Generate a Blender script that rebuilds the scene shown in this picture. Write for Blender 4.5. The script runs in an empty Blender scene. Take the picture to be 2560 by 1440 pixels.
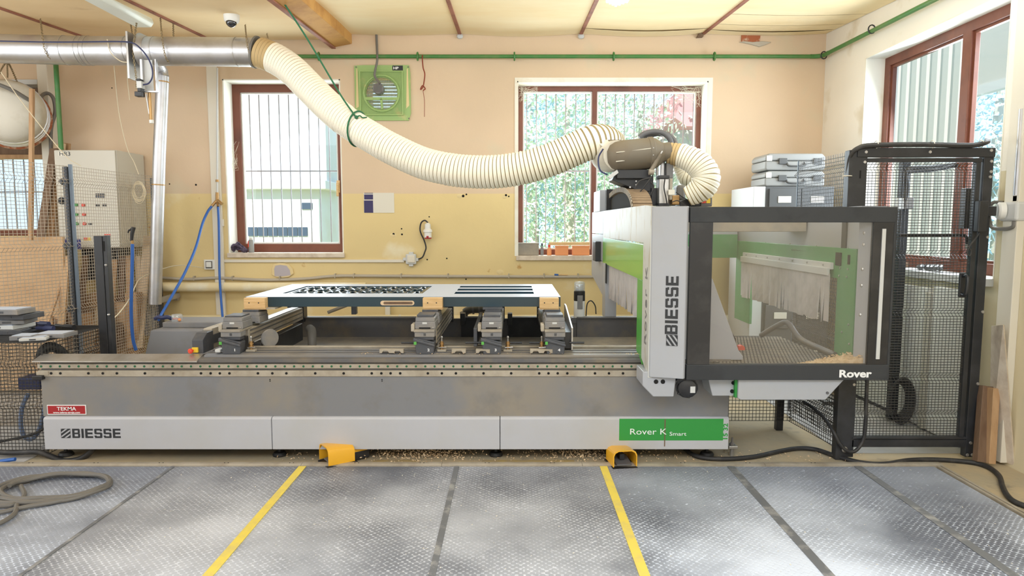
import bpy, bmesh, math, random
from mathutils import Vector, Matrix

rnd = random.Random(7)
S = bpy.context.scene
COL = S.collection

# ------------------------------------------------------------------ camera, sky, sun, lights, exposure
F_PX, PITCH, EYE = 1680.0, math.radians(5.37), Vector((0, 0, 1.55))
cam_d = bpy.data.cameras.new('camera')
cam = bpy.data.objects.new('camera', cam_d)
COL.objects.link(cam)
cam.location = EYE
cam.rotation_euler = (math.radians(90) - PITCH, 0, 0)
cam_d.sensor_fit = 'HORIZONTAL'
cam_d.sensor_width = 36.0
cam_d.lens = 36.0 * F_PX / 2560
cam_d.clip_start = 0.05
S.camera = cam

world = bpy.data.worlds.new('sky')
S.world = world
world.use_nodes = True
wn = world.node_tree
wn.nodes.clear()
w_out = wn.nodes.new('ShaderNodeOutputWorld')
w_bg = wn.nodes.new('ShaderNodeBackground')
w_bg.inputs['Color'].default_value = (0.60, 0.80, 1.0, 1)
w_bg.inputs['Strength'].default_value = 1.6
wn.links.new(w_bg.outputs[0], w_out.inputs[0])

sun_d = bpy.data.lights.new('sun', 'SUN')
sun_d.energy = 6.0
sun_d.angle = 0.01
sun_d.color = (1.0, 0.95, 0.86)
sun = bpy.data.objects.new('sun', sun_d)
COL.objects.link(sun)
sun.rotation_euler = Vector((0.22, 0.72, -0.72)).to_track_quat('-Z', 'Y').to_euler()


def area(name, loc, aim, sx, sy, power, color):
    d = bpy.data.lights.new(name, 'AREA')
    d.shape = 'RECTANGLE'
    d.size, d.size_y = sx, sy
    d.energy = power
    d.color = color
    o = bpy.data.objects.new(name, d)
    COL.objects.link(o)
    o.location = loc
    o.rotation_euler = (Vector(aim) - Vector(loc)).to_track_quat('-Z', 'Y').to_euler()
    return o


area('light_front_fill', (-0.5, -2.9, 1.7), (0, 6, 1.5), 8.0, 2.2, 62, (0.80, 0.90, 1.0))  # added fill behind the camera; the front wall has no windows
area('light_left_fill', (-5.9, 2.6, 1.9), (0, 4, 1.2), 4.5, 1.6, 105, (0.82, 0.91, 1.0))  # unseen fill from the left, added though that wall is closed
area('light_overhead_fill', (1.0, 0.3, 2.85), (1.0, 0.5, 0), 6.0, 2.2, 225, (0.82, 0.91, 1.0))  # extra unseen fill overhead, set to brighten the near mats
area('light_wall_fill', (-1.2, 4.05, 3.02), (-1.2, 7.0, 2.2), 8.4, 0.5, 58, (0.86, 0.93, 1.0))  # hidden strip added to wash the back wall with light
area('light_window_left', (-2.4, 7.6, 2.2), (-2.0, 0, 1.0), 1.1, 1.6, 40, (0.86, 0.93, 1.0))
area('light_window_middle', (1.0, 7.6, 2.2), (0.7, 0, 0.9), 1.9, 1.6, 70, (0.86, 0.93, 1.0))
area('light_window_right', (3.75, 5.3, 2.2), (0, 4.4, 0.8), 1.5, 1.6, 105, (0.88, 0.94, 1.0))

vs = S.view_settings
vs.view_transform = 'Standard'
vs.look = 'None'
vs.gamma = 1.0
vs.use_curve_mapping = False
vs.exposure = 0.0


# ------------------------------------------------------------------ pixels of the photograph to points in the room
def ray(px, py):
    c, s = math.cos(PITCH), math.sin(PITCH)
    u, v = (px - 1280) / F_PX, (720 - py) / F_PX
    return Vector((u, c + v * s, -s + v * c))


def at(px, py, Y):
    d = ray(px, py)
    return EYE + d * (Y / d.y)


def atz(px, py, z):
    d = ray(px, py)
    return EYE + d * ((z - EYE.z) / d.z)


def atx(px, py, X):
    d = ray(px, py)
    return EYE + d * (X / d.x)


def zz(py, Y):
    return at(1280, py, Y).z


# ------------------------------------------------------------------ materials
def lin(c):
    return tuple((x / 12.92 if x <= 0.04045 else ((x + 0.055) / 1.055) ** 2.4) for x in [v / 255 for v in c])


def mat(name, rgb, rough=0.5, metal=0.0, var=None, bump=None, spec=None, coat=0.0, trans=0.0, sss=0.0, stretch=None):
    m = bpy.data.materials.new(name)
    m.use_nodes = True
    nt = m.node_tree
    b = nt.nodes['Principled BSDF']
    b.inputs['Base Color'].default_value = (*lin(rgb), 1)
    b.inputs['Roughness'].default_value = rough
    b.inputs['Metallic'].default_value = metal
    if spec is not None:
        b.inputs['Specular IOR Level'].default_value = spec
    if coat:
        b.inputs['Coat Weight'].default_value = coat
        b.inputs['Coat Roughness'].default_value = 0.08
    if trans:
        b.inputs['Transmission Weight'].default_value = trans
    if var or bump:
        g = nt.nodes.new('ShaderNodeNewGeometry')
        vec = g.outputs['Position']
        if stretch:
            mp = nt.nodes.new('ShaderNodeMapping')
            mp.inputs['Scale'].default_value = stretch
            nt.links.new(vec, mp.inputs['Vector'])
            vec = mp.outputs[0]
    if var:
        # var = list of (rgb2, scale, lo, hi)
        col = None
        for (rgb2, sc, lo, hi) in (var if isinstance(var, list) else [var]):
            n = nt.nodes.new('ShaderNodeTexNoise')
            n.inputs['Scale'].default_value = sc
            n.inputs['Detail'].default_value = 5
            n.inputs['Roughness'].default_value = 0.62
            nt.links.new(vec, n.inputs['Vector'])
            r = nt.nodes.new('ShaderNodeMapRange')
            r.inputs['From Min'].default_value = lo
            r.inputs['From Max'].default_value = hi
            nt.links.new(n.outputs['Fac'], r.inputs['Value'])
            mx = nt.nodes.new('ShaderNodeMix')
            mx.data_type = 'RGBA'
            nt.links.new(r.outputs[0], mx.inputs[0])
            if col is None:
                mx.inputs[6].default_value = (*lin(rgb), 1)
            else:
                nt.links.new(col, mx.inputs[6])
            mx.inputs[7].default_value = (*lin(rgb2), 1)
            col = mx.outputs[2]
        nt.links.new(col, b.inputs['Base Color'])
    if bump:
        n = nt.nodes.new('ShaderNodeTexNoise')
        n.inputs['Scale'].default_value = bump[0]
        n.inputs['Detail'].default_value = 4
        nt.links.new(vec, n.inputs['Vector'])
        bp = nt.nodes.new('ShaderNodeBump')
        bp.inputs['Strength'].default_value = bump[1]
        bp.inputs['Distance'].default_value = 0.01
        nt.links.new(n.outputs['Fac'], bp.inputs['Height'])
        nt.links.new(bp.outputs[0], b.inputs['Normal'])
    return m


def pane_mat(name, tint, gloss=0.06, rough=0.0, body=0.0, body_rgb=(255, 255, 255)):
    m = bpy.data.materials.new(name)
    m.use_nodes = True
    nt = m.node_tree
    nt.nodes.clear()
    o = nt.nodes.new('ShaderNodeOutputMaterial')
    t = nt.nodes.new('ShaderNodeBsdfTransparent')
    t.inputs[0].default_value = (*tint, 1)
    g = nt.nodes.new('ShaderNodeBsdfGlossy')
    g.inputs['Roughness'].default_value = rough
    mx = nt.nodes.new('ShaderNodeMixShader')
    mx.inputs[0].default_value = gloss
    nt.links.new(t.outputs[0], mx.inputs[1])
    nt.links.new(g.outputs[0], mx.inputs[2])
    last = mx
    if body:
        d = nt.nodes.new('ShaderNodeBsdfDiffuse')
        d.inputs[0].default_value = (*lin(body_rgb), 1)
        m2 = nt.nodes.new('ShaderNodeMixShader')
        m2.inputs[0].default_value = body
        nt.links.new(mx.outputs[0], m2.inputs[1])
        nt.links.new(d.outputs[0], m2.inputs[2])
        last = m2
    nt.links.new(last.outputs[0], o.inputs[0])
    return m


def emit_mat(name, rgb, k):
    m = bpy.data.materials.new(name)
    m.use_nodes = True
    nt = m.node_tree
    b = nt.nodes['Principled BSDF']
    b.inputs['Base Color'].default_value = (*lin(rgb), 1)
    b.inputs['Emission Color'].default_value = (*lin(rgb), 1)
    b.inputs['Emission Strength'].default_value = k
    return m


def wall_mat(name, upper, lower, zsplit):
    """whitewashed plaster with a painted dado up to zsplit, stained and scuffed"""
    m = mat(name, upper, 0.9)
    nt = m.node_tree
    b = nt.nodes['Principled BSDF']
    g = nt.nodes.new('ShaderNodeNewGeometry')
    sep = nt.nodes.new('ShaderNodeSeparateXYZ')
    nt.links.new(g.outputs['Position'], sep.inputs[0])

    def noise(sc, det, lo, hi):
        n = nt.nodes.new('ShaderNodeTexNoise')
        n.inputs['Scale'].default_value = sc
        n.inputs['Detail'].default_value = det
        nt.links.new(g.outputs['Position'], n.inputs['Vector'])
        r = nt.nodes.new('ShaderNodeMapRange')
        r.inputs['From Min'].default_value = lo
        r.inputs['From Max'].default_value = hi
        nt.links.new(n.outputs['Fac'], r.inputs['Value'])
        return r.outputs[0], n.outputs['Fac']

    def mix(f, a, c):
        x = nt.nodes.new('ShaderNodeMix')
        x.data_type = 'RGBA'
        nt.links.new(f, x.inputs[0])
        for i, v in ((6, a), (7, c)):
            if isinstance(v, tuple):
                x.inputs[i].default_value = (*lin(v), 1)
            else:
                nt.links.new(v, x.inputs[i])
        return x.outputs[2]
    dk = lambda c, k: tuple(max(0, int(v * k)) for v in c)
    f1, _ = noise(0.9, 3, 0.35, 0.7)
    up = mix(f1, upper, dk(upper, 0.95))
    lo_ = mix(f1, lower, dk(lower, 0.95))
    f2, _ = noise(2.2, 8, 0.62, 0.78)
    lo2 = mix(f2, lo_, (238, 228, 200))
    up2 = mix(f2, up, (216, 200, 172))
    f3, _ = noise(7.0, 4, 0.72, 0.8)
    lo3 = mix(f3, lo2, (196, 152, 92))
    st = nt.nodes.new('ShaderNodeMath')
    st.operation = 'GREATER_THAN'
    nt.links.new(sep.outputs['Z'], st.inputs[0])
    st.inputs[1].default_value = zsplit
    c = mix(st.outputs[0], lo3, up2)
    nt.links.new(c, b.inputs['Base Color'])
    _, fb = noise(14, 6, 0, 1)
    bp = nt.nodes.new('ShaderNodeBump')
    bp.inputs['Strength'].default_value = 0.25
    bp.inputs['Distance'].default_value = 0.01
    nt.links.new(fb, bp.inputs['Height'])
    nt.links.new(bp.outputs[0], b.inputs['Normal'])
    return m


def coin_mat(name, dark, dust, amount, shaded_dust=0.6):
    """rubber with round studs, the grooves between them filled with pale wood dust"""
    m = mat(name, dark, 0.5)
    nt = m.node_tree
    b = nt.nodes['Principled BSDF']
    g = nt.nodes.new('ShaderNodeNewGeometry')
    mp = nt.nodes.new('ShaderNodeMapping')
    mp.inputs['Rotation'].default_value = (0, 0, math.radians(45))
    mp.inputs['Scale'].default_value = (1, 1, 0)
    nt.links.new(g.outputs['Position'], mp.inputs['Vector'])
    v = nt.nodes.new('ShaderNodeTexVoronoi')
    v.voronoi_dimensions = '2D'
    v.inputs['Scale'].default_value = 42
    v.inputs['Randomness'].default_value = 0.2
    nt.links.new(mp.outputs[0], v.inputs['Vector'])
    disc = nt.nodes.new('ShaderNodeMapRange')
    disc.interpolation_type = 'SMOOTHSTEP'
    disc.inputs['From Min'].default_value = 0.44
    disc.inputs['From Max'].default_value = 0.60
    nt.links.new(v.outputs['Distance'], disc.inputs['Value'])

    def noise(sc, lo, hi, det=5):
        n = nt.nodes.new('ShaderNodeTexNoise')
        n.inputs['Scale'].default_value = sc
        n.inputs['Detail'].default_value = det
        nt.links.new(g.outputs['Position'], n.inputs['Vector'])
        r = nt.nodes.new('ShaderNodeMapRange')
        r.inputs['From Min'].default_value = lo
        r.inputs['From Max'].default_value = hi
        nt.links.new(n.outputs['Fac'], r.inputs['Value'])
        return r.outputs[0]

    def mul(a, c):
        x = nt.nodes.new('ShaderNodeMath')
        x.operation = 'MULTIPLY'
        for i, q in ((0, a), (1, c)):
            if isinstance(q, (int, float)):
                x.inputs[i].default_value = q
            else:
                nt.links.new(q, x.inputs[i])
        return x.outputs[0]

    def add(a, c):
        x = nt.nodes.new('ShaderNodeMath')
        x.operation = 'ADD'
        x.use_clamp = True
        nt.links.new(a, x.inputs[0])
        nt.links.new(c, x.inputs[1])
        return x.outputs[0]
    groove = mul(disc.outputs[0], mul(noise(1.7, 0.34, 0.62), 0.5 * amount))
    film = mul(noise(1.1, 0.34, 0.68), 0.64 * amount)
    grit = mul(noise(40, 0.66, 0.72, 3), 0.3 * amount)
    sep = nt.nodes.new('ShaderNodeSeparateXYZ')
    nt.links.new(g.outputs['Position'], sep.inputs[0])
    shade_ramp = nt.nodes.new('ShaderNodeMapRange')   # machine shade and near sheen painted in as thinner and thicker dust
    shade_ramp.inputs['From Min'].default_value = 4.15
    shade_ramp.inputs['From Max'].default_value = 3.0
    shade_ramp.inputs['To Min'].default_value = shaded_dust
    shade_ramp.inputs['To Max'].default_value = 1.15
    nt.links.new(sep.outputs['Y'], shade_ramp.inputs['Value'])
    fac = add(mul(add(groove, film), shade_ramp.outputs[0]), grit)
    x = nt.nodes.new('ShaderNodeMix')
    x.data_type = 'RGBA'
    nt.links.new(fac, x.inputs[0])
    x.inputs[6].default_value = (*lin(dark), 1)
    x.inputs[7].default_value = (*lin(dust), 1)
    nt.links.new(x.outputs[2], b.inputs['Base Color'])
    bp = nt.nodes.new('ShaderNodeBump')
    bp.invert = True
    bp.inputs['Strength'].default_value = 0.5
    bp.inputs['Distance'].default_value = 0.002
    nt.links.new(disc.outputs[0], bp.inputs['Height'])
    nt.links.new(bp.outputs[0], b.inputs['Normal'])
    return m


DUST = (176, 160, 138)
M = {}
M['wall'] = wall_mat('plaster_wall', (226, 200, 170), (234, 210, 154), 1.873)
M['wall_r'] = wall_mat('plaster_wall_right', (246, 238, 226), (226, 212, 178), 1.90)
M['reveal'] = mat('white_reveal', (240, 236, 224), 0.85, var=((224, 214, 190), 3, 0.5, 0.75))
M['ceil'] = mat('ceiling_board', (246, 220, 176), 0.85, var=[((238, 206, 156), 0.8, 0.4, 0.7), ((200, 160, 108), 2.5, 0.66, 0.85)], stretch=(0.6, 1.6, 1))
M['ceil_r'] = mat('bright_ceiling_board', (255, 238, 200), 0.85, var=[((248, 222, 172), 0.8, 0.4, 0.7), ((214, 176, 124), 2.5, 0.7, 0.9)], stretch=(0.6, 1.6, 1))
M['batten'] = mat('brown_batten', (160, 104, 84), 0.7, var=((120, 74, 58), 5, 0.45, 0.7))
M['beam'] = mat('ochre_beam', (206, 156, 88), 0.75, var=((176, 124, 66), 3, 0.45, 0.7))
M['floor'] = mat('concrete_floor', (178, 164, 138), 0.85, var=[((194, 174, 140), 2.2, 0.42, 0.62), ((140, 130, 116), 5, 0.6, 0.75)], bump=(30, 0.2))
M['screed'] = mat('pale_screed', (196, 194, 192), 0.8, var=((178, 174, 168), 3, 0.4, 0.7))
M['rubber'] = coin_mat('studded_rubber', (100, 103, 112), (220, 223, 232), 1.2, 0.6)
M['rubber2'] = coin_mat('sheen_studded_rubber', (102, 106, 118), (222, 230, 246), 1.5, 0.35)  # bluish window sheen painted in as heavier, cooler dust
M['seam'] = mat('seam_rubber', (112, 114, 118), 0.5, var=((172, 170, 168), 9, 0.5, 0.7))
M['yellow'] = mat('yellow_strip', (238, 214, 92), 0.5, var=((216, 196, 120), 9, 0.45, 0.7))
M['alu'] = mat('brushed_aluminium', (196, 194, 192), 0.35, 0.8, var=((172, 166, 156), 6, 0.4, 0.7))
M['alu_dust'] = mat('dusty_aluminium', (186, 176, 160), 0.6, 0.3, var=((160, 148, 130), 8, 0.4, 0.7))
M['galv'] = mat('galvanised_duct', (206, 206, 210), 0.40, 0.9, var=[((188, 186, 184), 3, 0.4, 0.65), ((216, 206, 188), 1.2, 0.55, 0.75)])
M['steel'] = mat('steel', (190, 188, 186), 0.35, 0.8)
M['chain'] = mat('dull_chain', (150, 132, 100), 0.55, 0.5)
M['brass'] = mat('brass', (176, 140, 92), 0.4, 0.7)
M['body'] = mat('grey_machine_paint', (128, 128, 131), 0.5, var=[((146, 137, 124), 1.1, 0.46, 0.64), ((122, 118, 114), 2.6, 0.52, 0.7)])
M['body_dk'] = mat('dark_grey_paint', (96, 95, 97), 0.5, var=((122, 112, 98), 4, 0.45, 0.7))
M['dusty'] = mat('dusty_grey', (142, 136, 128), 0.75, var=((168, 156, 138), 5, 0.4, 0.65))
M['white'] = mat('white_machine_paint', (172, 174, 180), 0.4, var=((170, 169, 168), 1.6, 0.5, 0.8))
M['white_b'] = mat('white_skirt_paint', (188, 188, 193), 0.45, var=((184, 182, 180), 1.3, 0.45, 0.7))
M['white_d'] = mat('smeared_white_paint', (206, 206, 200), 0.4, var=((186, 178, 158), 9, 0.54, 0.62), stretch=(1, 1.4, 0.35))
M['green'] = mat('machine_green', (86, 172, 72), 0.35, coat=0.3)
M['green_l'] = mat('yellow_green_panel', (124, 190, 66), 0.3, coat=0.4)
M['green_d'] = mat('interior_green', (82, 146, 92), 0.45, var=((100, 152, 108), 4, 0.45, 0.7))
M['plate_green'] = mat('print_green', (48, 148, 62), 0.45)
M['frame'] = mat('anthracite_frame', (60, 62, 65), 0.5, spec=0.3, var=((53, 55, 58), 4, 0.5, 0.62))
M['black'] = mat('black_paint', (38, 38, 41), 0.4, var=((54, 53, 54), 4, 0.5, 0.64))
M['fence'] = mat('black_fence_paint', (42, 43, 46), 0.42, var=((62, 62, 66), 3, 0.52, 0.72))
M['fence_wire'] = mat('black_wire', (62, 60, 58), 0.4, 0.3)
M['fence_wire_l'] = mat('pale_grey_wire', (176, 164, 148), 0.5, 0.2)
M['fence_post'] = mat('grey_blue_post', (104, 116, 130), 0.45)
M['chain_dust'] = mat('dusty_chain', (150, 128, 102), 0.8, var=((126, 106, 84), 9, 0.4, 0.65))
M['rubber_blk'] = mat('black_rubber', (44, 43, 44), 0.55, var=((70, 67, 64), 12, 0.5, 0.7))
M['cable_grey'] = mat('grey_cable', (116, 112, 106), 0.55)
M['hose'] = mat('cream_hose', (248, 240, 220), 0.5, spec=0.3)
M['hose_wire'] = mat('hose_spiral', (142, 124, 84), 0.5)
M['hose_dust'] = mat('dusty_hose', (196, 168, 120), 0.7)
M['hood'] = mat('dusty_beige_hood', (116, 107, 92), 0.6, var=[((114, 101, 82), 4, 0.42, 0.62), ((158, 148, 132), 2, 0.5, 0.7)])
M['hood_l'] = mat('pale_hood', (218, 212, 198), 0.5, var=((196, 186, 166), 4, 0.45, 0.7))
M['teal'] = mat('dark_teal_lacquer', (32, 60, 74), 0.25, coat=0.5)
M['film'] = mat('pale_satin_face', (194, 202, 216), 0.42, spec=0.3)  # even pale tone for the door's top face and the plate faces
M['pine'] = mat('pine', (226, 190, 138), 0.6, var=((208, 166, 110), 9, 0.4, 0.7), stretch=(1, 4, 12))
M['raw'] = mat('raw_wood_rim', (224, 196, 160), 0.6)
M['wood'] = mat('board_wood', (186, 150, 112), 0.7, var=((160, 122, 84), 4, 0.4, 0.7), stretch=(6, 6, 0.7))
M['wood_d'] = mat('brown_board', (122, 97, 76), 0.7, var=((104, 78, 58), 4, 0.4, 0.7), stretch=(6, 6, 0.7))
M['wood_l'] = mat('pale_board', (212, 188, 156), 0.7, var=((192, 164, 128), 4, 0.4, 0.7), stretch=(6, 6, 0.7))
M['mdf'] = mat('chipboard', (196, 162, 124), 0.75, var=((180, 144, 106), 3, 0.4, 0.7))
M['win'] = mat('brown_window_frame', (120, 68, 48), 0.45, var=((96, 52, 38), 3, 0.45, 0.7))
M['sill'] = mat('stone_sill', (222, 208, 190), 0.6, var=((196, 178, 158), 10, 0.4, 0.7))
M['pipe_green'] = mat('green_pipe_paint', (66, 124, 62), 0.45, var=((96, 128, 72), 5, 0.45, 0.7))
M['fan_green'] = mat('pale_green_fan', (158, 186, 116), 0.5, var=((198, 190, 130), 5, 0.6, 0.7))
M['grey'] = mat('mid_grey_plastic', (128, 127, 128), 0.5, var=((150, 142, 132), 9, 0.45, 0.7))
M['grey_d'] = mat('slate_plastic', (76, 78, 84), 0.45, var=((96, 94, 94), 8, 0.5, 0.7))
M['grey_l'] = mat('light_grey_paint', (206, 206, 204), 0.5)
M['cab'] = mat('light_cabinet_paint', (206, 200, 186), 0.5)
M['cab_d'] = mat('dark_cabinet_paint', (84, 84, 84), 0.5)
M['case'] = mat('silver_case', (146, 145, 142), 0.45, 0.2)
M['text_w'] = mat('white_print', (240, 240, 240), 0.6)
M['text_k'] = mat('black_print', (44, 46, 50), 0.6)
M['red'] = mat('red_plate', (168, 34, 38), 0.5)
M['red_b'] = mat('signal_red', (222, 70, 44), 0.4)
M['orange'] = mat('orange_plastic', (228, 150, 96), 0.45)
M['lab_y'] = mat('yellow_label', (236, 200, 60), 0.5)
M['lab_b'] = mat('blue_label', (66, 72, 140), 0.6)
M['ink'] = mat('navy_print', (58, 52, 98), 0.6)
M['conduit'] = mat('pale_conduit', (184, 174, 158), 0.6)
M['paper'] = mat('white_paper', (228, 222, 208), 0.8)
M['pedal'] = mat('yellow_pedal', (240, 178, 40), 0.4, coat=0.3)
M['shav'] = mat('wood_shavings', (226, 200, 164), 0.9, var=((204, 172, 132), 30, 0.4, 0.6))
M['blue'] = mat('blue_hose', (46, 98, 178), 0.45)
M['navy'] = mat('navy_plastic', (48, 54, 92), 0.5)
M['pipe_y'] = mat('yellowed_heating_pipe', (232, 214, 170), 0.55, var=((238, 232, 212), 3, 0.5, 0.7))
M['trunk_w'] = mat('white_trunking', (226, 218, 202), 0.6)
M['blue_grey'] = mat('blue_grey_hose', (118, 134, 164), 0.5)
M['faded'] = mat('faded_yellow_paint', (186, 160, 104), 0.8, var=((172, 152, 118), 12, 0.4, 0.6))
M['rope'] = mat('green_rope', (44, 104, 70), 0.8)
M['rust'] = mat('red_brown_cord', (140, 62, 40), 0.8)
M['string'] = mat('pale_string', (214, 200, 172), 0.9)
M['rag'] = mat('purple_rag', (98, 86, 104), 0.95, var=((56, 48, 64), 40, 0.4, 0.6))
M['patch'] = mat('lilac_plaster', (186, 178, 184), 0.9)
M['foam'] = mat('expanding_foam', (230, 208, 158), 0.9)
M['brick'] = mat('exposed_brick', (168, 98, 64), 0.9, var=((206, 186, 160), 12, 0.5, 0.65))
M['hole'] = mat('dark_hole', (22, 21, 21), 0.9)
M['web'] = mat('cobweb', (236, 228, 208), 0.9)
M['glass'] = pane_mat('window_glass', (0.95, 0.975, 0.98), 0.015)
M['pane'] = pane_mat('machine_pane', (0.97, 0.965, 0.96), 0.05, body=0.03, body_rgb=(226, 214, 202))
M['clear'] = pane_mat('clear_plastic', (0.85, 0.88, 0.9), 0.10, 0.1, body=0.25, body_rgb=(235, 238, 240))
M['strip'] = mat('grey_curtain', (196, 190, 188), 0.55, var=((176, 170, 168), 6, 0.45, 0.7))
M['lamp'] = mat('lamp_diffuser', (236, 240, 230), 0.35)
M['tube'] = emit_mat('lamp_tube', (255, 252, 240), 3.0)
M['dome'] = mat('smoked_dome', (28, 30, 36), 0.08, coat=1.0)
M['screen_w'] = mat('white_plastic', (232, 230, 224), 0.4)
M['ext_wall'] = mat('outside_render', (206, 210, 212), 0.9, var=((200, 200, 194), 1, 0.4, 0.7))
M['ext_yellow'] = mat('outside_yellow_base', (232, 206, 140), 0.9)
M['ext_dark'] = mat('outside_dark_pane', (70, 84, 104), 0.4)
M['ext_roof'] = mat('outside_red_roof', (226, 158, 160), 0.8)
M['ext_ground'] = mat('outside_grass', (196, 200, 140), 1.0, var=((226, 214, 172), 0.6, 0.4, 0.7))
M['corr'] = mat('corrugated_sheet', (196, 194, 186), 0.8)
M['trunk'] = mat('bark', (196, 190, 178), 0.9)
M['leaf_a'] = mat('leaves_sunlit', (204, 228, 206), 0.8, var=((226, 238, 206), 1.5, 0.4, 0.65))
M['leaf_b'] = mat('leaves_bluish', (182, 216, 226), 0.8, var=((208, 230, 226), 1.5, 0.4, 0.65))
M['bar'] = mat('window_bar', (178, 158, 160), 0.5)
M['bar_d'] = mat('grey_window_bar', (160, 156, 164), 0.5)


# ------------------------------------------------------------------ mesh helpers
def catmull(pts, n=8, closed=False):
    pts = [Vector(p) for p in pts]
    if len(pts) < 3:
        return pts
    out = []
    N = len(pts)
    rng = range(N) if closed else range(N - 1)
    for i in rng:
        if closed:
            p0, p1, p2, p3 = pts[(i - 1) % N], pts[i], pts[(i + 1) % N], pts[(i + 2) % N]
        else:
            p1, p2 = pts[i], pts[i + 1]
            p0 = pts[i - 1] if i > 0 else p1 * 2 - p2
            p3 = pts[i + 2] if i + 2 < N else p2 * 2 - p1
        for k in range(n):
            t = k / n
            out.append(0.5 * ((2 * p1) + (p2 - p0) * t + (2 * p0 - 5 * p1 + 4 * p2 - p3) * t * t + (3 * p1 - p0 - 3 * p2 + p3) * t ** 3))
    if not closed:
        out.append(pts[-1])
    return out


def resample(pts, step):
    out = [pts[0].copy()]
    acc = 0.0
    for a, b in zip(pts, pts[1:]):
        L = (b - a).length
        if L < 1e-9:
            continue
        d = step - acc
        while d <= L:
            out.append(a + (b - a) * (d / L))
            d += step
        acc = L - (d - step)
    return out


def frames(pts, closed=False):
    N = len(pts)
    tan = []
    for i in range(N):
        if closed:
            t = pts[(i + 1) % N] - pts[(i - 1) % N]
        else:
            t = pts[min(i + 1, N - 1)] - pts[max(i - 1, 0)]
        tan.append(t.normalized() if t.length > 1e-9 else Vector((0, 0, 1)))
    ref = Vector((0, 0, 1)) if abs(tan[0].z) < 0.9 else Vector((1, 0, 0))
    u = tan[0].cross(ref).normalized()
    fr = []
    for i in range(N):
        u = (u - tan[i] * u.dot(tan[i]))
        u = u.normalized() if u.length > 1e-6 else tan[i].orthogonal().normalized()
        fr.append((u, tan[i].cross(u)))
    return fr


def wloc(o):
    p = Vector((0, 0, 0))
    while o is not None:
        p += o.location
        o = o.parent
    return p


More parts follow.
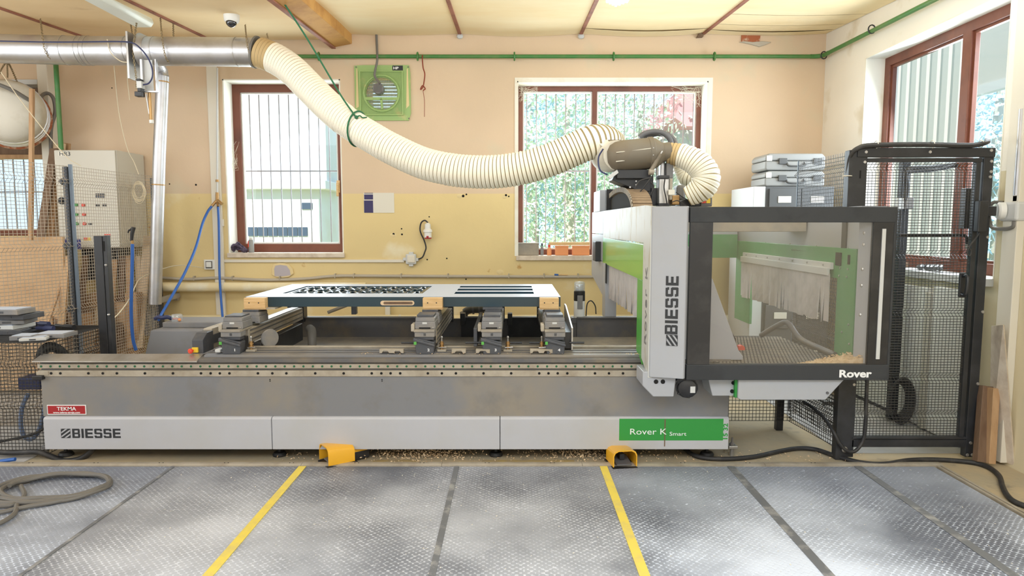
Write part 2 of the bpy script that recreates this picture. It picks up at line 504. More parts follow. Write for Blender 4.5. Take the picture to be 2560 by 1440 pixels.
class MB:
    def __init__(self):
        self.v, self.f, self.mi, self.cur = [], [], [], 0

    def add(self, vs_, fs_):
        k = len(self.v)
        self.v += [Vector(p) for p in vs_]
        self.f += [tuple(i + k for i in f) for f in fs_]
        self.mi += [self.cur] * len(fs_)
        return self

    def box(self, x0, x1, y0, y1, z0, z1, R=None, o=None):
        if x0 > x1: x0, x1 = x1, x0
        if y0 > y1: y0, y1 = y1, y0
        if z0 > z1: z0, z1 = z1, z0
        p = [Vector(q) for q in ((x0, y0, z0), (x1, y0, z0), (x1, y1, z0), (x0, y1, z0), (x0, y0, z1), (x1, y0, z1), (x1, y1, z1), (x0, y1, z1))]
        if R is not None:
            p = [R @ q for q in p]
        if o is not None:
            p = [q + Vector(o) for q in p]
        return self.add(p, [(0, 3, 2, 1), (4, 5, 6, 7), (0, 1, 5, 4), (1, 2, 6, 5), (2, 3, 7, 6), (3, 0, 4, 7)])

    def hexa(self, b, t):
        """four bottom and four top corners, in ring order"""
        return self.add(list(b) + list(t), [(0, 3, 2, 1), (4, 5, 6, 7), (0, 1, 5, 4), (1, 2, 6, 5), (2, 3, 7, 6), (3, 0, 4, 7)])

    def bar(self, a, b, w, h, up=(0, 0, 1)):
        a, b = Vector(a), Vector(b)
        t = (b - a).normalized()
        up = Vector(up)
        s = t.cross(up)
        s = s.normalized() if s.length > 1e-6 else t.orthogonal().normalized()
        n = s.cross(t)
        q = [(-w / 2, -h / 2), (w / 2, -h / 2), (w / 2, h / 2), (-w / 2, h / 2)]
        return self.add([a + s * x + n * y for x, y in q] + [b + s * x + n * y for x, y in q],
                        [(0, 1, 2, 3), (7, 6, 5, 4), (0, 4, 5, 1), (1, 5, 6, 2), (2, 6, 7, 3), (3, 7, 4, 0)])

    def prism(self, poly, axis, a, b):
        def mp(p, w):
            return {'x': (w, p[0], p[1]), 'y': (p[0], w, p[1]), 'z': (p[0], p[1], w)}[axis]
        n = len(poly)
        vs_ = [mp(p, a) for p in poly] + [mp(p, b) for p in poly]
        fs_ = [tuple(range(n)), tuple(range(2 * n - 1, n - 1, -1))]
        fs_ += [(i, i + n, (i + 1) % n + n, (i + 1) % n) for i in range(n)]
        return self.add(vs_, fs_)

    def cyl(self, a, b, r, r2=None, n=16, caps=True):
        return self.tube([a, b], [r, r if r2 is None else r2], n, caps=caps)

    def tube(self, pts, r, n=8, closed=False, caps=True, mats=None):
        pts = [Vector(p) for p in pts]
        N = len(pts)
        rs = r if isinstance(r, (list, tuple)) else [r] * N
        fr = frames(pts, closed)
        k = len(self.v)
        for p, (u, w), rr in zip(pts, fr, rs):
            for j in range(n):
                a = 2 * math.pi * j / n
                self.v.append(p + u * (math.cos(a) * rr) + w * (math.sin(a) * rr))
        last = N if closed else N - 1
        for i in range(last):
            i2 = (i + 1) % N
            for j in range(n):
                j2 = (j + 1) % n
                self.f.append((k + i * n + j, k + i * n + j2, k + i2 * n + j2, k + i2 * n + j))
                self.mi.append(self.cur if mats is None else mats[i])
        if caps and not closed:
            self.f.append(tuple(k + j for j in range(n - 1, -1, -1)))
            self.mi.append(self.cur)
            self.f.append(tuple(k + (N - 1) * n + j for j in range(n)))
            self.mi.append(self.cur)
        return self

    def lathe(self, prof, o, axis=(0, 0, 1), n=20, caps=True):
        o, ax = Vector(o), Vector(axis).normalized()
        u = ax.orthogonal().normalized()
        w = ax.cross(u)
        k = len(self.v)
        for r, h in prof:
            for j in range(n):
                a = 2 * math.pi * j / n
                self.v.append(o + ax * h + u * (math.cos(a) * r) + w * (math.sin(a) * r))
        for i in range(len(prof) - 1):
            for j in range(n):
                j2 = (j + 1) % n
                self.f.append((k + i * n + j, k + i * n + j2, k + (i + 1) * n + j2, k + (i + 1) * n + j))
                self.mi.append(self.cur)
        if caps:
            self.f.append(tuple(k + j for j in range(n - 1, -1, -1)))
            self.f.append(tuple(k + (len(prof) - 1) * n + j for j in range(n)))
            self.mi += [self.cur] * 2
        return self

    def ball(self, c, r, n=12, sq=(1, 1, 1)):
        m = n // 2
        k = len(self.v)
        for i in range(m + 1):
            t = math.pi * i / m
            for j in range(n):
                a = 2 * math.pi * j / n
                self.v.append(Vector(c) + Vector((math.sin(t) * math.cos(a) * r * sq[0], math.sin(t) * math.sin(a) * r * sq[1], math.cos(t) * r * sq[2])))
        for i in range(m):
            for j in range(n):
                j2 = (j + 1) % n
                self.f.append((k + i * n + j, k + (i + 1) * n + j, k + (i + 1) * n + j2, k + i * n + j2))
                self.mi.append(self.cur)
        return self

    def plate(self, us, vs_, hole, fn, w0, w1):
        """plate in (u, v) with rectangular holes; fn(u, v, w) gives the point"""
        us, vs_ = sorted(us), sorted(vs_)
        ok = {}
        for i in range(len(us) - 1):
            for j in range(len(vs_) - 1):
                ok[i, j] = not hole((us[i] + us[i + 1]) / 2, (vs_[j] + vs_[j + 1]) / 2)
        idx = {}
        k0 = len(self.v)

        def V(i, j, w):
            if (i, j, w) not in idx:
                idx[i, j, w] = len(self.v)
                self.v.append(Vector(fn(us[i], vs_[j], w1 if w else w0)))
            return idx[i, j, w]
        for (i, j), kp in ok.items():
            if not kp:
                continue
            fs_ = [(V(i, j, 0), V(i + 1, j, 0), V(i + 1, j + 1, 0), V(i, j + 1, 0)), (V(i, j + 1, 1), V(i + 1, j + 1, 1), V(i + 1, j, 1), V(i, j, 1))]
            if not ok.get((i - 1, j)): fs_.append((V(i, j, 0), V(i, j + 1, 0), V(i, j + 1, 1), V(i, j, 1)))
            if not ok.get((i + 1, j)): fs_.append((V(i + 1, j, 0), V(i + 1, j, 1), V(i + 1, j + 1, 1), V(i + 1, j + 1, 0)))
            if not ok.get((i, j - 1)): fs_.append((V(i, j, 0), V(i, j, 1), V(i + 1, j, 1), V(i + 1, j, 0)))
            if not ok.get((i, j + 1)): fs_.append((V(i, j + 1, 0), V(i + 1, j + 1, 0), V(i + 1, j + 1, 1), V(i, j + 1, 1)))
            self.f += fs_
            self.mi += [self.cur] * len(fs_)
        return self

    def build(self, name, m, parent=None, bevel=0.0, smooth=False, recalc=True, seg=2, origin=None):
        me = bpy.data.meshes.new(name)
        if parent is not None:
            off = wloc(parent)
        elif origin is not None:
            off = Vector(origin)
        else:
            lo = [min(p[i] for p in self.v) for i in range(3)]
            hi = [max(p[i] for p in self.v) for i in range(3)]
            off = Vector(((lo[0] + hi[0]) / 2, (lo[1] + hi[1]) / 2, lo[2]))
        me.from_pydata([tuple(p - off) for p in self.v], [], self.f)
        ms = m if isinstance(m, (list, tuple)) else [m]
        for x in ms:
            me.materials.append(x)
        if len(ms) > 1:
            me.polygons.foreach_set('material_index', self.mi)
        if recalc:
            b = bmesh.new()
            b.from_mesh(me)
            bmesh.ops.recalc_face_normals(b, faces=b.faces)
            b.to_mesh(me)
            b.free()
        if smooth:
            me.polygons.foreach_set('use_smooth', [True] * len(me.polygons))
            me.set_sharp_from_angle(angle=math.radians(38))
        me.update()
        o = bpy.data.objects.new(name, me)
        COL.objects.link(o)
        if parent is not None:
            o.parent = parent
        else:
            o.location = off
        if bevel:
            bm_ = o.modifiers.new('bevel', 'BEVEL')
            bm_.width = bevel
            bm_.segments = seg
            bm_.limit_method = 'ANGLE'
            bm_.angle_limit = math.radians(40)
        return o


def tag(o, label=None, cat=None, group=None, kind=None):
    if label: o['label'] = label
    if cat: o['category'] = cat
    if group: o['group'] = group
    if kind: o['kind'] = kind
    return o


def thing(name, label, cat, loc=(0, 0, 0), group=None):
    o = bpy.data.objects.new(name, None)
    COL.objects.link(o)
    o.location = loc
    o.empty_display_size = 0.05
    return tag(o, label, cat, group)


def struct(o):
    o['kind'] = 'structure'
    return o


def stuff(o):
    o['kind'] = 'stuff'
    return o


def kids(o):
    return [c for c in o.children]


def copy_tree(o, shift, parent=None):
    c = o.copy()
    COL.objects.link(c)
    c.parent = parent
    if parent is None:
        c.location = o.location + Vector(shift)
    for ch in kids(o):
        copy_tree(ch, shift, c)
    return c


def text(s, size, loc, rot, m, parent, name='lettering', bold=0.0, xs=1.0, align='LEFT', spacing=1.0, extrude=0.0006):
    cu = bpy.data.curves.new(name, 'FONT')
    cu.body = s
    cu.size = size
    cu.offset = bold
    cu.extrude = extrude
    cu.align_x = align
    cu.space_character = spacing
    cu.resolution_u = 3
    t = bpy.data.objects.new(name, cu)
    COL.objects.link(t)
    dg = bpy.context.evaluated_depsgraph_get()
    me = bpy.data.meshes.new_from_object(t.evaluated_get(dg))
    bpy.data.objects.remove(t)
    bpy.data.curves.remove(cu)
    R = Matrix(rot) if not isinstance(rot, Matrix) else rot
    off = wloc(parent) if parent else Vector((0, 0, 0))
    for v in me.vertices:
        v.co = R @ Vector((v.co.x * xs, v.co.y, v.co.z)) + Vector(loc) - off
    me.materials.clear()
    me.materials.append(m)
    o = bpy.data.objects.new(name, me)
    COL.objects.link(o)
    o.parent = parent
    return o


FRONT = Matrix(((1, 0, 0), (0, 0, -1), (0, 1, 0)))                       # reads in the x-z plane, facing the camera
FRONT_UP = Matrix(((0, -1, 0), (0, 0, -1), (1, 0, 0)))                   # the same, turned to read upwards
SIDE_UP = Matrix(((0, 0, -1), (0, 1, 0), (1, 0, 0)))                     # upwards on a face that looks to -x

# ------------------------------------------------------------------ room shell
YB, XR, XL, YF = 7.05, 3.2, -6.6, -3.4


def zc(x, y):
    return 3.485 - 0.060 * (YB - y) - (0.055 if x < -1.71 else 0.0)


wx = {}
w1 = (at(556, 205, YB).x, at(850, 205, YB).x, zz(633, YB), zz(198, YB))
w2 = (at(1293, 203, YB).x, at(1771, 203, YB).x, zz(640, YB), zz(203, YB))
w3 = (at(-260, 300, YB).x, at(104, 300, YB).x, zz(590, YB), zz(200, YB))
fx, fz, fr_ = at(957, 233, YB).x, zz(234, YB), 0.17
holes = [w1, w2, w3, (fx - fr_, fx + fr_, fz - fr_, fz + fr_)]

b = MB()
us = {XL - .3, XR + .3} | {h[0] for h in holes} | {h[1] for h in holes}
vs2 = {-0.3, 3.75} | {h[2] for h in holes} | {h[3] for h in holes}
b.plate(us, vs2, lambda u, v: any(h[0] < u < h[1] and h[2] < v < h[3] for h in holes), lambda u, v, w: (u, w, v), YB, YB + .34)
wall_back = struct(b.build('wall_back', M['wall'], origin=(0, YB, 0)))

RW = (4.45, 6.24, 1.19, 3.05)
b = MB()
b.plate({YF - .3, YB + .34, RW[0], RW[1]}, {-0.3, 3.75, RW[2], RW[3]}, lambda u, v: RW[0] < u < RW[1] and RW[2] < v < RW[3],
        lambda u, v, w: (w, u, v), XR, XR + .30)
wall_right = struct(b.build('wall_right', M['wall_r'], origin=(XR, 3, 0)))
struct(MB().box(XL - .3, XL, YF - .3, YB + .34, -.3, 3.75).build('wall_left', M['wall_r']))
struct(MB().box(XL - .3, XR + .3, YF - .3, YF, -.3, 3.75).build('wall_front', M['wall_r']))
struct(MB().box(XL - .3, XR + .3, YF - .3, YB + .34, -.3, 0.0).build('floor', M['floor']))

ceiling = struct(MB().box(XL - .3, XR + .3, YF - .3, YB + .34, 3.62, 3.75).build('ceiling', M['ceil']))
bays = [XL, -5.47, -4.27, -3.07, -1.74, -.53, .70, 1.94, XR]
seams_y = {6: [6.80], 7: [6.24, 6.62, 6.86]}
for i in range(len(bays) - 1):
    ys = [YF, 3.0] + seams_y.get(i, []) + [YB]
    for j in range(len(ys) - 1):
        x0, x1, y0, y1 = bays[i] + .004, bays[i + 1] - .004, ys[j] + .004, ys[j + 1] - .004
        b = MB()
        nx, ny = 8, 6 if y1 - y0 < 2.5 else 10
        top, bot = [], []
        for a in range(nx + 1):
            for c in range(ny + 1):
                x, y = x0 + (x1 - x0) * a / nx, y0 + (y1 - y0) * c / ny
                z = zc((x0 + x1) / 2, y) - 0.028 * math.sin(math.pi * a / nx) * (1.0 if j == len(ys) - 2 else .6) * (0.6 + .5 * math.sin(3 * y + i))
                bot.append(Vector((x, y, z)))
        fs_ = []
        for a in range(nx):
            for c in range(ny):
                k = a * (ny + 1) + c
                fs_.append((k, k + 1, k + ny + 2, k + ny + 1))
        n0 = len(bot)
        b.add(bot + [p + Vector((0, 0, .014)) for p in bot], fs_ + [tuple(q + n0 for q in reversed(f)) for f in fs_])
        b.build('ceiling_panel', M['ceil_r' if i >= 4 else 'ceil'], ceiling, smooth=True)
for i in range(1, len(bays) - 1):
    x = bays[i]
    if i == 4:
        b = MB()
        za, zb = zc(0, 1.0) + .02, zc(0, YB) + .02
        b.hexa([(x - .10, 1.0, za - .16), (x + .11, 1.0, za - .12), (x + .11, YB, zb - .12), (x - .10, YB, zb - .16)],
               [(x - .10, 1.0, za), (x + .11, 1.0, za), (x + .11, YB, zb), (x - .10, YB, zb)])
        b.build('purlin', M['beam'], ceiling, bevel=.006)
        b = MB().bar((x - .075, 1.0, za - .165), (x - .075, YB - .01, zb - .165), .04, .012)
        b.build('batten', M['batten'], ceiling)
    else:
        xl = min(x - .01, x)
        zoff = zc(x - .02, 0) - zc(0, 0) if x < -1.7 else 0
        b = MB().bar((x, 1.0, zc(0, 1.0) + zoff - .008), (x, YB - .02, zc(0, YB) + zoff - .008), .034, .014)
        b.build('batten', M['batten'], ceiling, bevel=.002)
for px in (1150, 1452):
    p = at(px, 92, YB)
    b = MB().ball((p.x, YB - .02, p.z), .035, 8, (1, .6, .8))
    b.build('mortar_lump', M['grey_l'], wall_back, smooth=True)
p = at(1748, 91, YB)
MB().prism([(p.x - .035, p.z - .02), (p.x - .01, p.z + .03), (p.x + .04, p.z + .025), (p.x + .03, p.z - .015)], 'y', YB - .05, YB).build('timber_stub', M['wood_d'], wall_back, bevel=.004)
p0, p1 = at(1853, 90, YB), at(1900, 106, YB)
MB().prism([(p0.x, p0.z + .02), (p0.x, p1.z), (p1.x - .01, p1.z - .01), (p1.x, p0.z + .02)], 'y', YB - .012, YB + .01).build('exposed_brick', M['brick'], wall_back)
q = [(1846, 106), (1862, 109), (1880, 113), (1897, 118), (1915, 112), (1927, 106), (1905, 104), (1880, 106), (1860, 104)]
MB().prism([(at(x, y, YB).x, at(x, y, YB).z) for x, y in q], 'y', YB - .02, YB).build('loose_plaster', M['conduit'], wall_back, bevel=.004)

# floor level finds behind and beside the machine
for px in (0,):
    struct(MB().box(-6.5, -3.2, 3.9, 6.9, 0, .004).build('trim_1', M['screed']))
    struct(MB().box(2.25, 3.19, 4.45, 6.0, 0, .004).build('trim_2', M['screed']))

# pilasters and trunking that belong to the walls
x0, x1 = at(107, 300, YB - .12).x, at(128, 300, YB - .12).x
struct(MB().box(x0 - .02, x1, YB - .14, YB, 0, zc(-4.5, YB) - .01).build('trim_3', M['trunk_w'], bevel=.008))
x0, x1 = at(524, 300, YB).x, at(548, 300, YB).x
struct(MB().box(x0, x1, YB - .035, YB, 0, zc(-4.5, YB) - .06).build('trim_4', M['trunk_w'], bevel=.004))
a = atx(2514, 760, XR - .05)
struct(MB().box(XR - .05, XR, a.y - .05, a.y + .075, 0.02, 3.2).build('trim_5', M['trunk_w'], bevel=.004))


# ------------------------------------------------------------------ windows
def window(name, ob, fy, mull, frame_w, m, sashes, bars, hbar_z, sill_z, bm_):
    X0, X1, Z0, Z1 = ob
    root = thing(name, None, None, ((X0 + X1) / 2, fy, Z0))
    struct(root)
    b = MB()
    us = {X0, X0 + frame_w, X1 - frame_w, X1}
    for q in mull:
        us |= {q - frame_w * .42, q + frame_w * .42}
    us = sorted(us)
    hz0, hz1 = Z0 + frame_w, Z1 - frame_w
    solid = [(X0, X0 + frame_w), (X1 - frame_w, X1)] + [(q - frame_w * .42, q + frame_w * .42) for q in mull]
    b.plate(us, {Z0, hz0, hz1, Z1}, lambda u, v: hz0 < v < hz1 and not any(s0 < u < s1 for s0, s1 in solid), lambda u, v, w: (u, w, v), fy, fy + .07)
    b.build('window_frame', m, root, bevel=.005)
    edges = [X0 + frame_w] + sum([[q - frame_w * .42, q + frame_w * .42] for q in mull], []) + [X1 - frame_w]
    for k in range(0, len(edges), 2):
        a0, a1 = edges[k], edges[k + 1]
        b = MB()
        t = .016
        b.plate({a0, a0 + t, a1 - t, a1}, {hz0, hz0 + t, hz1 - t, hz1}, lambda u, v: a0 + t < u < a1 - t and hz0 + t < v < hz1 - t, lambda u, v, w: (u, w, v), fy + .018, fy + .05)
        b.build('glazing_bead', M['screen_w'] if sashes else m, root, bevel=.002)
        MB().box(a0 + .004, a1 - .004, fy + .032, fy + .037, hz0 + .004, hz1 - .004).build('pane', M['glass'], root)
    for bx in bars:
        MB().cyl((bx, fy + .30, Z0 - .05), (bx, fy + .30, Z1 + .02), .006, n=6).build('window_bar', bm_, root)
    if hbar_z:
        MB().box(X0 - .02, X1 + .02, fy + .293, fy + .307, hbar_z - .007, hbar_z + .007).build('window_bar', bm_, root)
    return root


FY = YB + .20
f1 = (w1[0], at(862, 400, FY).x, w1[2] + .004, w1[3])
fw1 = (w1[0], w1[1], w1[2], w1[3])
bars1 = [at(px, 480, FY + .3).x for px in (606, 631, 655, 679, 704, 728, 752, 777, 801, 826)]
win1 = window('window_1', fw1, FY, [], .092, M['win'], True, bars1, zz(428, FY + .3), None, M['bar_d'])
bars2 = [at(px, 560, FY + .3).x for px in (1316, 1340, 1364, 1388, 1412, 1437, 1461, 1510, 1534, 1557, 1581, 1605, 1629, 1653, 1678, 1702, 1726)]
mull2 = at(1485, 400, FY).x
win2 = window('window_2', w2, FY, [mull2], .062, M['win'], True, bars2, zz(428, FY + .3), None, M['bar'])
win3 = window('window_3', w3, FY, [], .06, M['win'], True, [at(px, 480, FY + .3).x for px in (-40, -14, 12, 38, 64, 90)], zz(480, FY + .3), None, M['bar_d'])

# window handle, sills, reveals
b = MB()
hx, hz = at(846, 462, FY).x, zz(470, FY)
b.box(hx - .018, hx + .018, FY - .012, FY, hz - .05, hz + .08).box(hx - .012, hx + .012, FY - .05, FY - .03, hz - .09, hz + .05).box(hx - .01, hx + .01, FY - .04, FY, hz + .03, hz + .055)
b.build('window_handle', M['pine'], win1, bevel=.004)
for wn_, wv in ((win1, w1), (win2, w2)):
    MB().box(wv[0] - .01, wv[1] + .01, YB - .03, FY + .02, wv[2] - .045, wv[2] + .004).build('window_sill', M['sill'], wn_, bevel=.004)
    t = .012
    b = MB().box(wv[0] - .001, wv[0] + t, YB - .004, FY + .01, wv[2], wv[3]).box(wv[1] - t, wv[1] + .001, YB - .004, FY + .01, wv[2], wv[3]).box(wv[0], wv[1], YB - .004, FY + .01, wv[3] - t, wv[3] + .001)
    b.build('reveal', M['reveal'], wn_)
# plaster band round the middle window
b = MB()
o4 = .025
b.plate({w2[0] - o4, w2[0], w2[1], w2[1] + .045}, {w2[2], w2[3], w2[3] + .035}, lambda u, v: w2[0] < u < w2[1] and v < w2[3], lambda u, v, w: (u, w, v), YB - .006, YB + .002)
b.build('plaster_surround', M['reveal'], win2)
# window 3 is boarded over its upper half, the fan duct passing through
bz0 = zz(388, FY - .03)
MB().box(w3[0], w3[1], FY - .06, FY - .02, bz0, w3[3]).build('cover_board', M['wood_d'], win3, bevel=.003)
MB().box(w3[0], w3[1], FY - .10, FY - .02, bz0 - .045, bz0).build('cross_rail', M['wood'], win3, bevel=.004)
MB().box(w3[0], w3[1], YB - .03, YB + .14, zz(205, YB) - .03, zz(205, YB) + .02).build('lintel_plate', M['grey_l'], win3, bevel=.003)

# window in the right wall
win4 = struct(thing('window_4', None, None, (XR + .17, 5.3, RW[2])))
FX = XR + .17
ym = atx(2408, 250, FX).y
b = MB()
fw = .085
solid = [(RW[0], RW[0] + fw), (RW[1] - fw, RW[1]), (ym - .05, ym + .05)]
b.plate({RW[0], RW[0] + fw, ym - .05, ym + .05, RW[1] - fw, RW[1]}, {RW[2], RW[2] + fw, RW[3] - fw, RW[3]},
        lambda u, v: RW[2] + fw < v < RW[3] - fw and not any(s0 < u < s1 for s0, s1 in solid), lambda u, v, w: (w, u, v), FX, FX + .07)
b.build('window_frame', M['win'], win4, bevel=.006)
for (a0, a1) in ((RW[0] + fw, ym - .05), (ym + .05, RW[1] - fw)):
    t = .02
    MB().plate({a0, a0 + t, a1 - t, a1}, {RW[2] + fw, RW[2] + fw + t, RW[3] - fw - t, RW[3] - fw}, lambda u, v: a0 + t < u < a1 - t and RW[2] + fw + t < v < RW[3] - fw - t,
               lambda u, v, w: (w, u, v), FX + .02, FX + .05).build('glazing_bead', M['win'], win4)
    MB().box(FX + .032, FX + .037, a0 + .005, a1 - .005, RW[2] + fw + .005, RW[3] - fw - .005).build('pane', M['glass'], win4)
b = MB()
t = .008
b.box(XR - .003, FX + .01, RW[1] - t, RW[1] + .001, RW[2], RW[3]).box(XR - .003, FX + .01, RW[0] - .001, RW[0] + t, RW[2], RW[3]).box(XR - .003, FX + .01, RW[0], RW[1], RW[3] - t, RW[3] + .001)
b.build('reveal', M['reveal'], win4)
MB().box(XR - .06, FX + .02, RW[0], RW[1], RW[2] - .05, RW[2] + .003).build('window_sill', M['grey_l'], win4, bevel=.004)
# cobwebs in the corners of the windows: hair-thin threads
def cobweb(ox, oy, oz, sx, sz, n, label, parent=None):
    b = MB()
    for k in range(n):
        a = Vector((ox + sx * rnd.random() ** 1.6, oy + rnd.uniform(-.03, .05), oz + sz * rnd.random() ** 3))
        c = Vector((ox + sx * rnd.random() ** 3, oy + rnd.uniform(-.03, .05), oz + sz * rnd.random() ** 1.6))
        mid = (a + c) / 2 + Vector((0, 0, -.02 * rnd.random()))
        b.tube(catmull([a, mid, c], 3), .0009, 3, caps=False)
    o = b.build('cobweb', M['web'], None, recalc=False)
    return tag(stuff(o), label, 'cobweb')


cobweb(w2[1] - .02, FY - .03, w2[3] - .02, -.34, -.22, 60, 'grey cobweb in the upper right corner of the brown double window')
cobweb(w2[0] + .02, FY - .03, w2[3] - .02, .22, -.16, 40, 'cobweb in the upper left corner of the double window')
cobweb(at(580, 420, FY).x, FY - .06, zz(425, FY), .10, .30, 40, 'dusty cobweb hanging on the left jamb of the single window')

# ------------------------------------------------------------------ outside
g = MB().box(-30, 30, YB + .4, 45, -.5, -.25)
struct(g.build('ground', M['ext_ground']))


def YP(px, py, Y): return at(px, py, Y)


YH = 17.0
hx0, hx1 = at(470, 500, YH).x, at(797, 500, YH).x
hz1 = zz(462, YH)
hs = thing('storage_building', 'pale rendered building with dark window band, seen through the single window', 'building', ((hx0 + hx1) / 2, YH + 2, -.25))
MB().box(hx0, hx1, YH, YH + 5, -.25, hz1 - .12).build('facade', M['ext_wall'], hs)
MB().box(hx0 - .1, hx1 + .25, YH - .25, YH + 5, hz1 - .12, hz1 + .10).build('cornice', M['grey_l'], hs, bevel=.02)
MB().box(hx0 - 3.5, hx1 + .05, YH + .6, YH + 5, hz1 + .1, 8.6).build('upper_storey', M['ext_wall'], hs)
for k in range(6):
    x0 = at(621 + k * 25, 580, YH).x
    x1 = at(621 + k * 25 + 23, 580, YH).x
    MB().box(x0, x1, YH - .03, YH + .02, zz(590, YH), zz(568, YH)).build('window_pane', M['ext_dark'], hs)
MB().box(at(755, 515, YH).x, at(781, 515, YH).x, YH - .03, YH + .02, zz(523, YH), zz(507, YH)).build('window_pane', M['ext_dark'], hs)
YA = 21.0
an = thing('low_annex', 'low white annex with yellow base beside the pale building outside', 'building', (at(830, 500, YA).x, YA + 2, -.25))
MB().box(at(790, 500, YA).x, at(905, 500, YA).x, YA, YA + 4, zz(570, YA), zz(472, YA)).build('facade', M['ext_wall'], an)
MB().box(at(790, 500, YA).x - .02, at(905, 500, YA).x, YA - .03, YA + 4, -.25, zz(570, YA)).build('plinth', M['ext_yellow'], an)
MB().box(at(790, 500, YA).x, at(910, 500, YA).x, YA - .3, YA + 4, zz(472, YA), zz(464, YA)).build('roof_edge', M['ext_roof'], an)

YR = 13.0
rh = thing('white_house', 'white house with pinkish red roof at the right edge of the double window', 'building', (at(1725, 400, YR).x, YR + 2, -.25))
hx0 = at(1698, 400, YR).x
MB().box(hx0, hx0 + 3.0, YR, YR + 4, -.25, zz(322, YR)).build('facade', M['ext_wall'], rh)
MB().prism([(at(1672, 300, YR).x, zz(305, YR)), (at(1694, 300, YR).x, zz(228, YR)), (hx0 + 3.2, zz(200, YR)), (hx0 + 3.2, zz(325, YR)), (at(1700, 300, YR).x, zz(325, YR))], 'y', YR - .5, YR + 4.4).build('roof', M['ext_roof'], rh)


def tree(x, y, h, r, m, label, n):
    t = thing('tree', label, 'tree', (x, y, -.25), 'trees outside the double window')
    b = MB()
    b.tube(catmull([(x, y, -.25), (x + .05, y, h * .3), (x - .04, y + .05, h * .6), (x, y, h * .85)], 4), [.14 - .008 * i for i in range(13)], 8)
    b.build('trunk', M['trunk'], t, smooth=True)
    b = MB()
    for k in range(n):
        d = Vector((rnd.gauss(0, 1), rnd.gauss(0, 1), rnd.gauss(0, 1))).normalized() * (rnd.random() ** .4)
        c = Vector((x + d.x * r, y + d.y * r, h * .56 + d.z * h * .46))
        s = rnd.uniform(.035, .07)
        u = Vector((rnd.gauss(0, 1), rnd.gauss(0, 1), rnd.gauss(0, 1))).normalized() * s
        w = u.orthogonal().normalized() * s * .55
        b.add([c - u, c + w, c + u, c - w], [(0, 1, 2, 3)])
    stuff(b.build('foliage', m, t, recalc=False))


tspec = [(1330, 15, 6.0, 1.7, 'leaf_b', 'tall bluish tree left outside the double window', 5600),
         (1420, 13, 4.6, 1.5, 'leaf_a', 'leafy tree behind the left pane of the double window', 5000),
         (1520, 16, 5.6, 1.8, 'leaf_b', 'bluish tree behind the mullion of the double window', 5600),
         (1600, 13.5, 4.6, 1.5, 'leaf_a', 'bright green tree behind the right pane, over the hood', 5000),
         (1640, 20, 5.4, 1.6, 'leaf_a', 'far tree beside the white house with the red roof', 4500)]
for (px, Y, h, r, mm, lb, n) in tspec:
    tree(at(px, 400, Y).x, Y, h, r, M[mm], lb, n)

# corrugated shed and tree outside the right hand window
b = MB()
cx, pitch_ = 4.9, .20
n = 40
for k in range(n):
    y0 = 7.35 + k * pitch_
    for (d, y) in ((0, 0), (0, .10), (.022, .125), (.022, .175)):
        b.v.append(Vector((cx + d, y0 + y, -.25)))
        b.v.append(Vector((cx + d, y0 + y, 4.6)))
for i in range(n * 4 - 1):
    b.f.append((2 * i, 2 * i + 1, 2 * i + 3, 2 * i + 2))
    b.mi.append(0)
sh = b.build('corrugated_shed', M['corr'], None, recalc=False)
tag(sh, 'pale corrugated metal shed wall outside the large right window', 'shed')
eave = thing('shed_eave', 'pale corrugated canopy hanging above the trees outside the right window', 'canopy', (cx, 6.2, 2.92))
b = MB()
for k in range(18):
    b.box(cx - .02, cx + .02 - .015 * (k % 2), 5.0 + k * .13, 5.0 + k * .13 + .13, 2.98, 4.8)
stuff(b.build('corrugated_sheet', M['corr'], eave))
MB().box(cx - .04, cx + .04, 4.9, 7.35, 2.90, 2.99).build('edge_beam', M['grey_l'], eave)
tree(6.9, 9.6, 4.8, 1.7, M['leaf_b'], 'bluish green tree outside the right window', 5600)

# ------------------------------------------------------------------ floor mats and strips
MZ = .014
mx_ = [-3.75, -2.16, -1.335, -.352, .583, 1.395, 2.205, 2.70]
mlab = ['studded grey rubber mat at the left under the coiled hose', 'dusty studded rubber mat left of the left yellow strip',
        'dusty studded rubber mat right of the left yellow strip', 'dusty studded rubber mat left of the right yellow strip',
        'grey studded rubber mat right of the right yellow strip', 'grey studded rubber mat before the black gate',
        'narrow studded rubber mat at the right beside the cable']
for i in range(len(mx_) - 1):
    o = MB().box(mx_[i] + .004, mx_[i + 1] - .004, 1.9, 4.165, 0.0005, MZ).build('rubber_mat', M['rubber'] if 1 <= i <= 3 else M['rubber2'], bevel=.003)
    tag(o, mlab[i], 'floor mat', 'studded rubber mats on the floor')
for i, lb in ((1, 'dark joint cover between the two leftmost rubber mats'), (3, 'dark joint cover midway between the yellow strips'),
              (5, 'dark joint cover right of the right yellow strip'), (6, 'dark joint cover at the rightmost rubber mats')):
    w = .010 if i == 1 else .016 if i == 3 else .024
    o = MB().box(mx_[i] - w, mx_[i] + w, 1.92, 4.16, MZ + .0005, MZ + .004).build('joint_cover', M['seam'], bevel=.001)
    tag(o, lb, 'joint cover', 'joint covers on the mats')
for i, lb in ((2, 'left yellow floor strip across the rubber mats'), (4, 'right yellow floor strip running to the yellow pedal')):
    o = MB().box(mx_[i] - .024, mx_[i] + .024, 1.92, 4.16, MZ + .0005, MZ + .005).build('yellow_strip', M['yellow'], bevel=.001)
    tag(o, lb, 'floor strip', 'yellow floor strips')
es = thing('edge_profile', 'long dusty aluminium profile along the rear edge of the rubber mats', 'floor profile', (-.4, 4.2, 0))
cuts = [-3.75, -2.9, -1.35, -.45, .45, 1.62, 2.76]
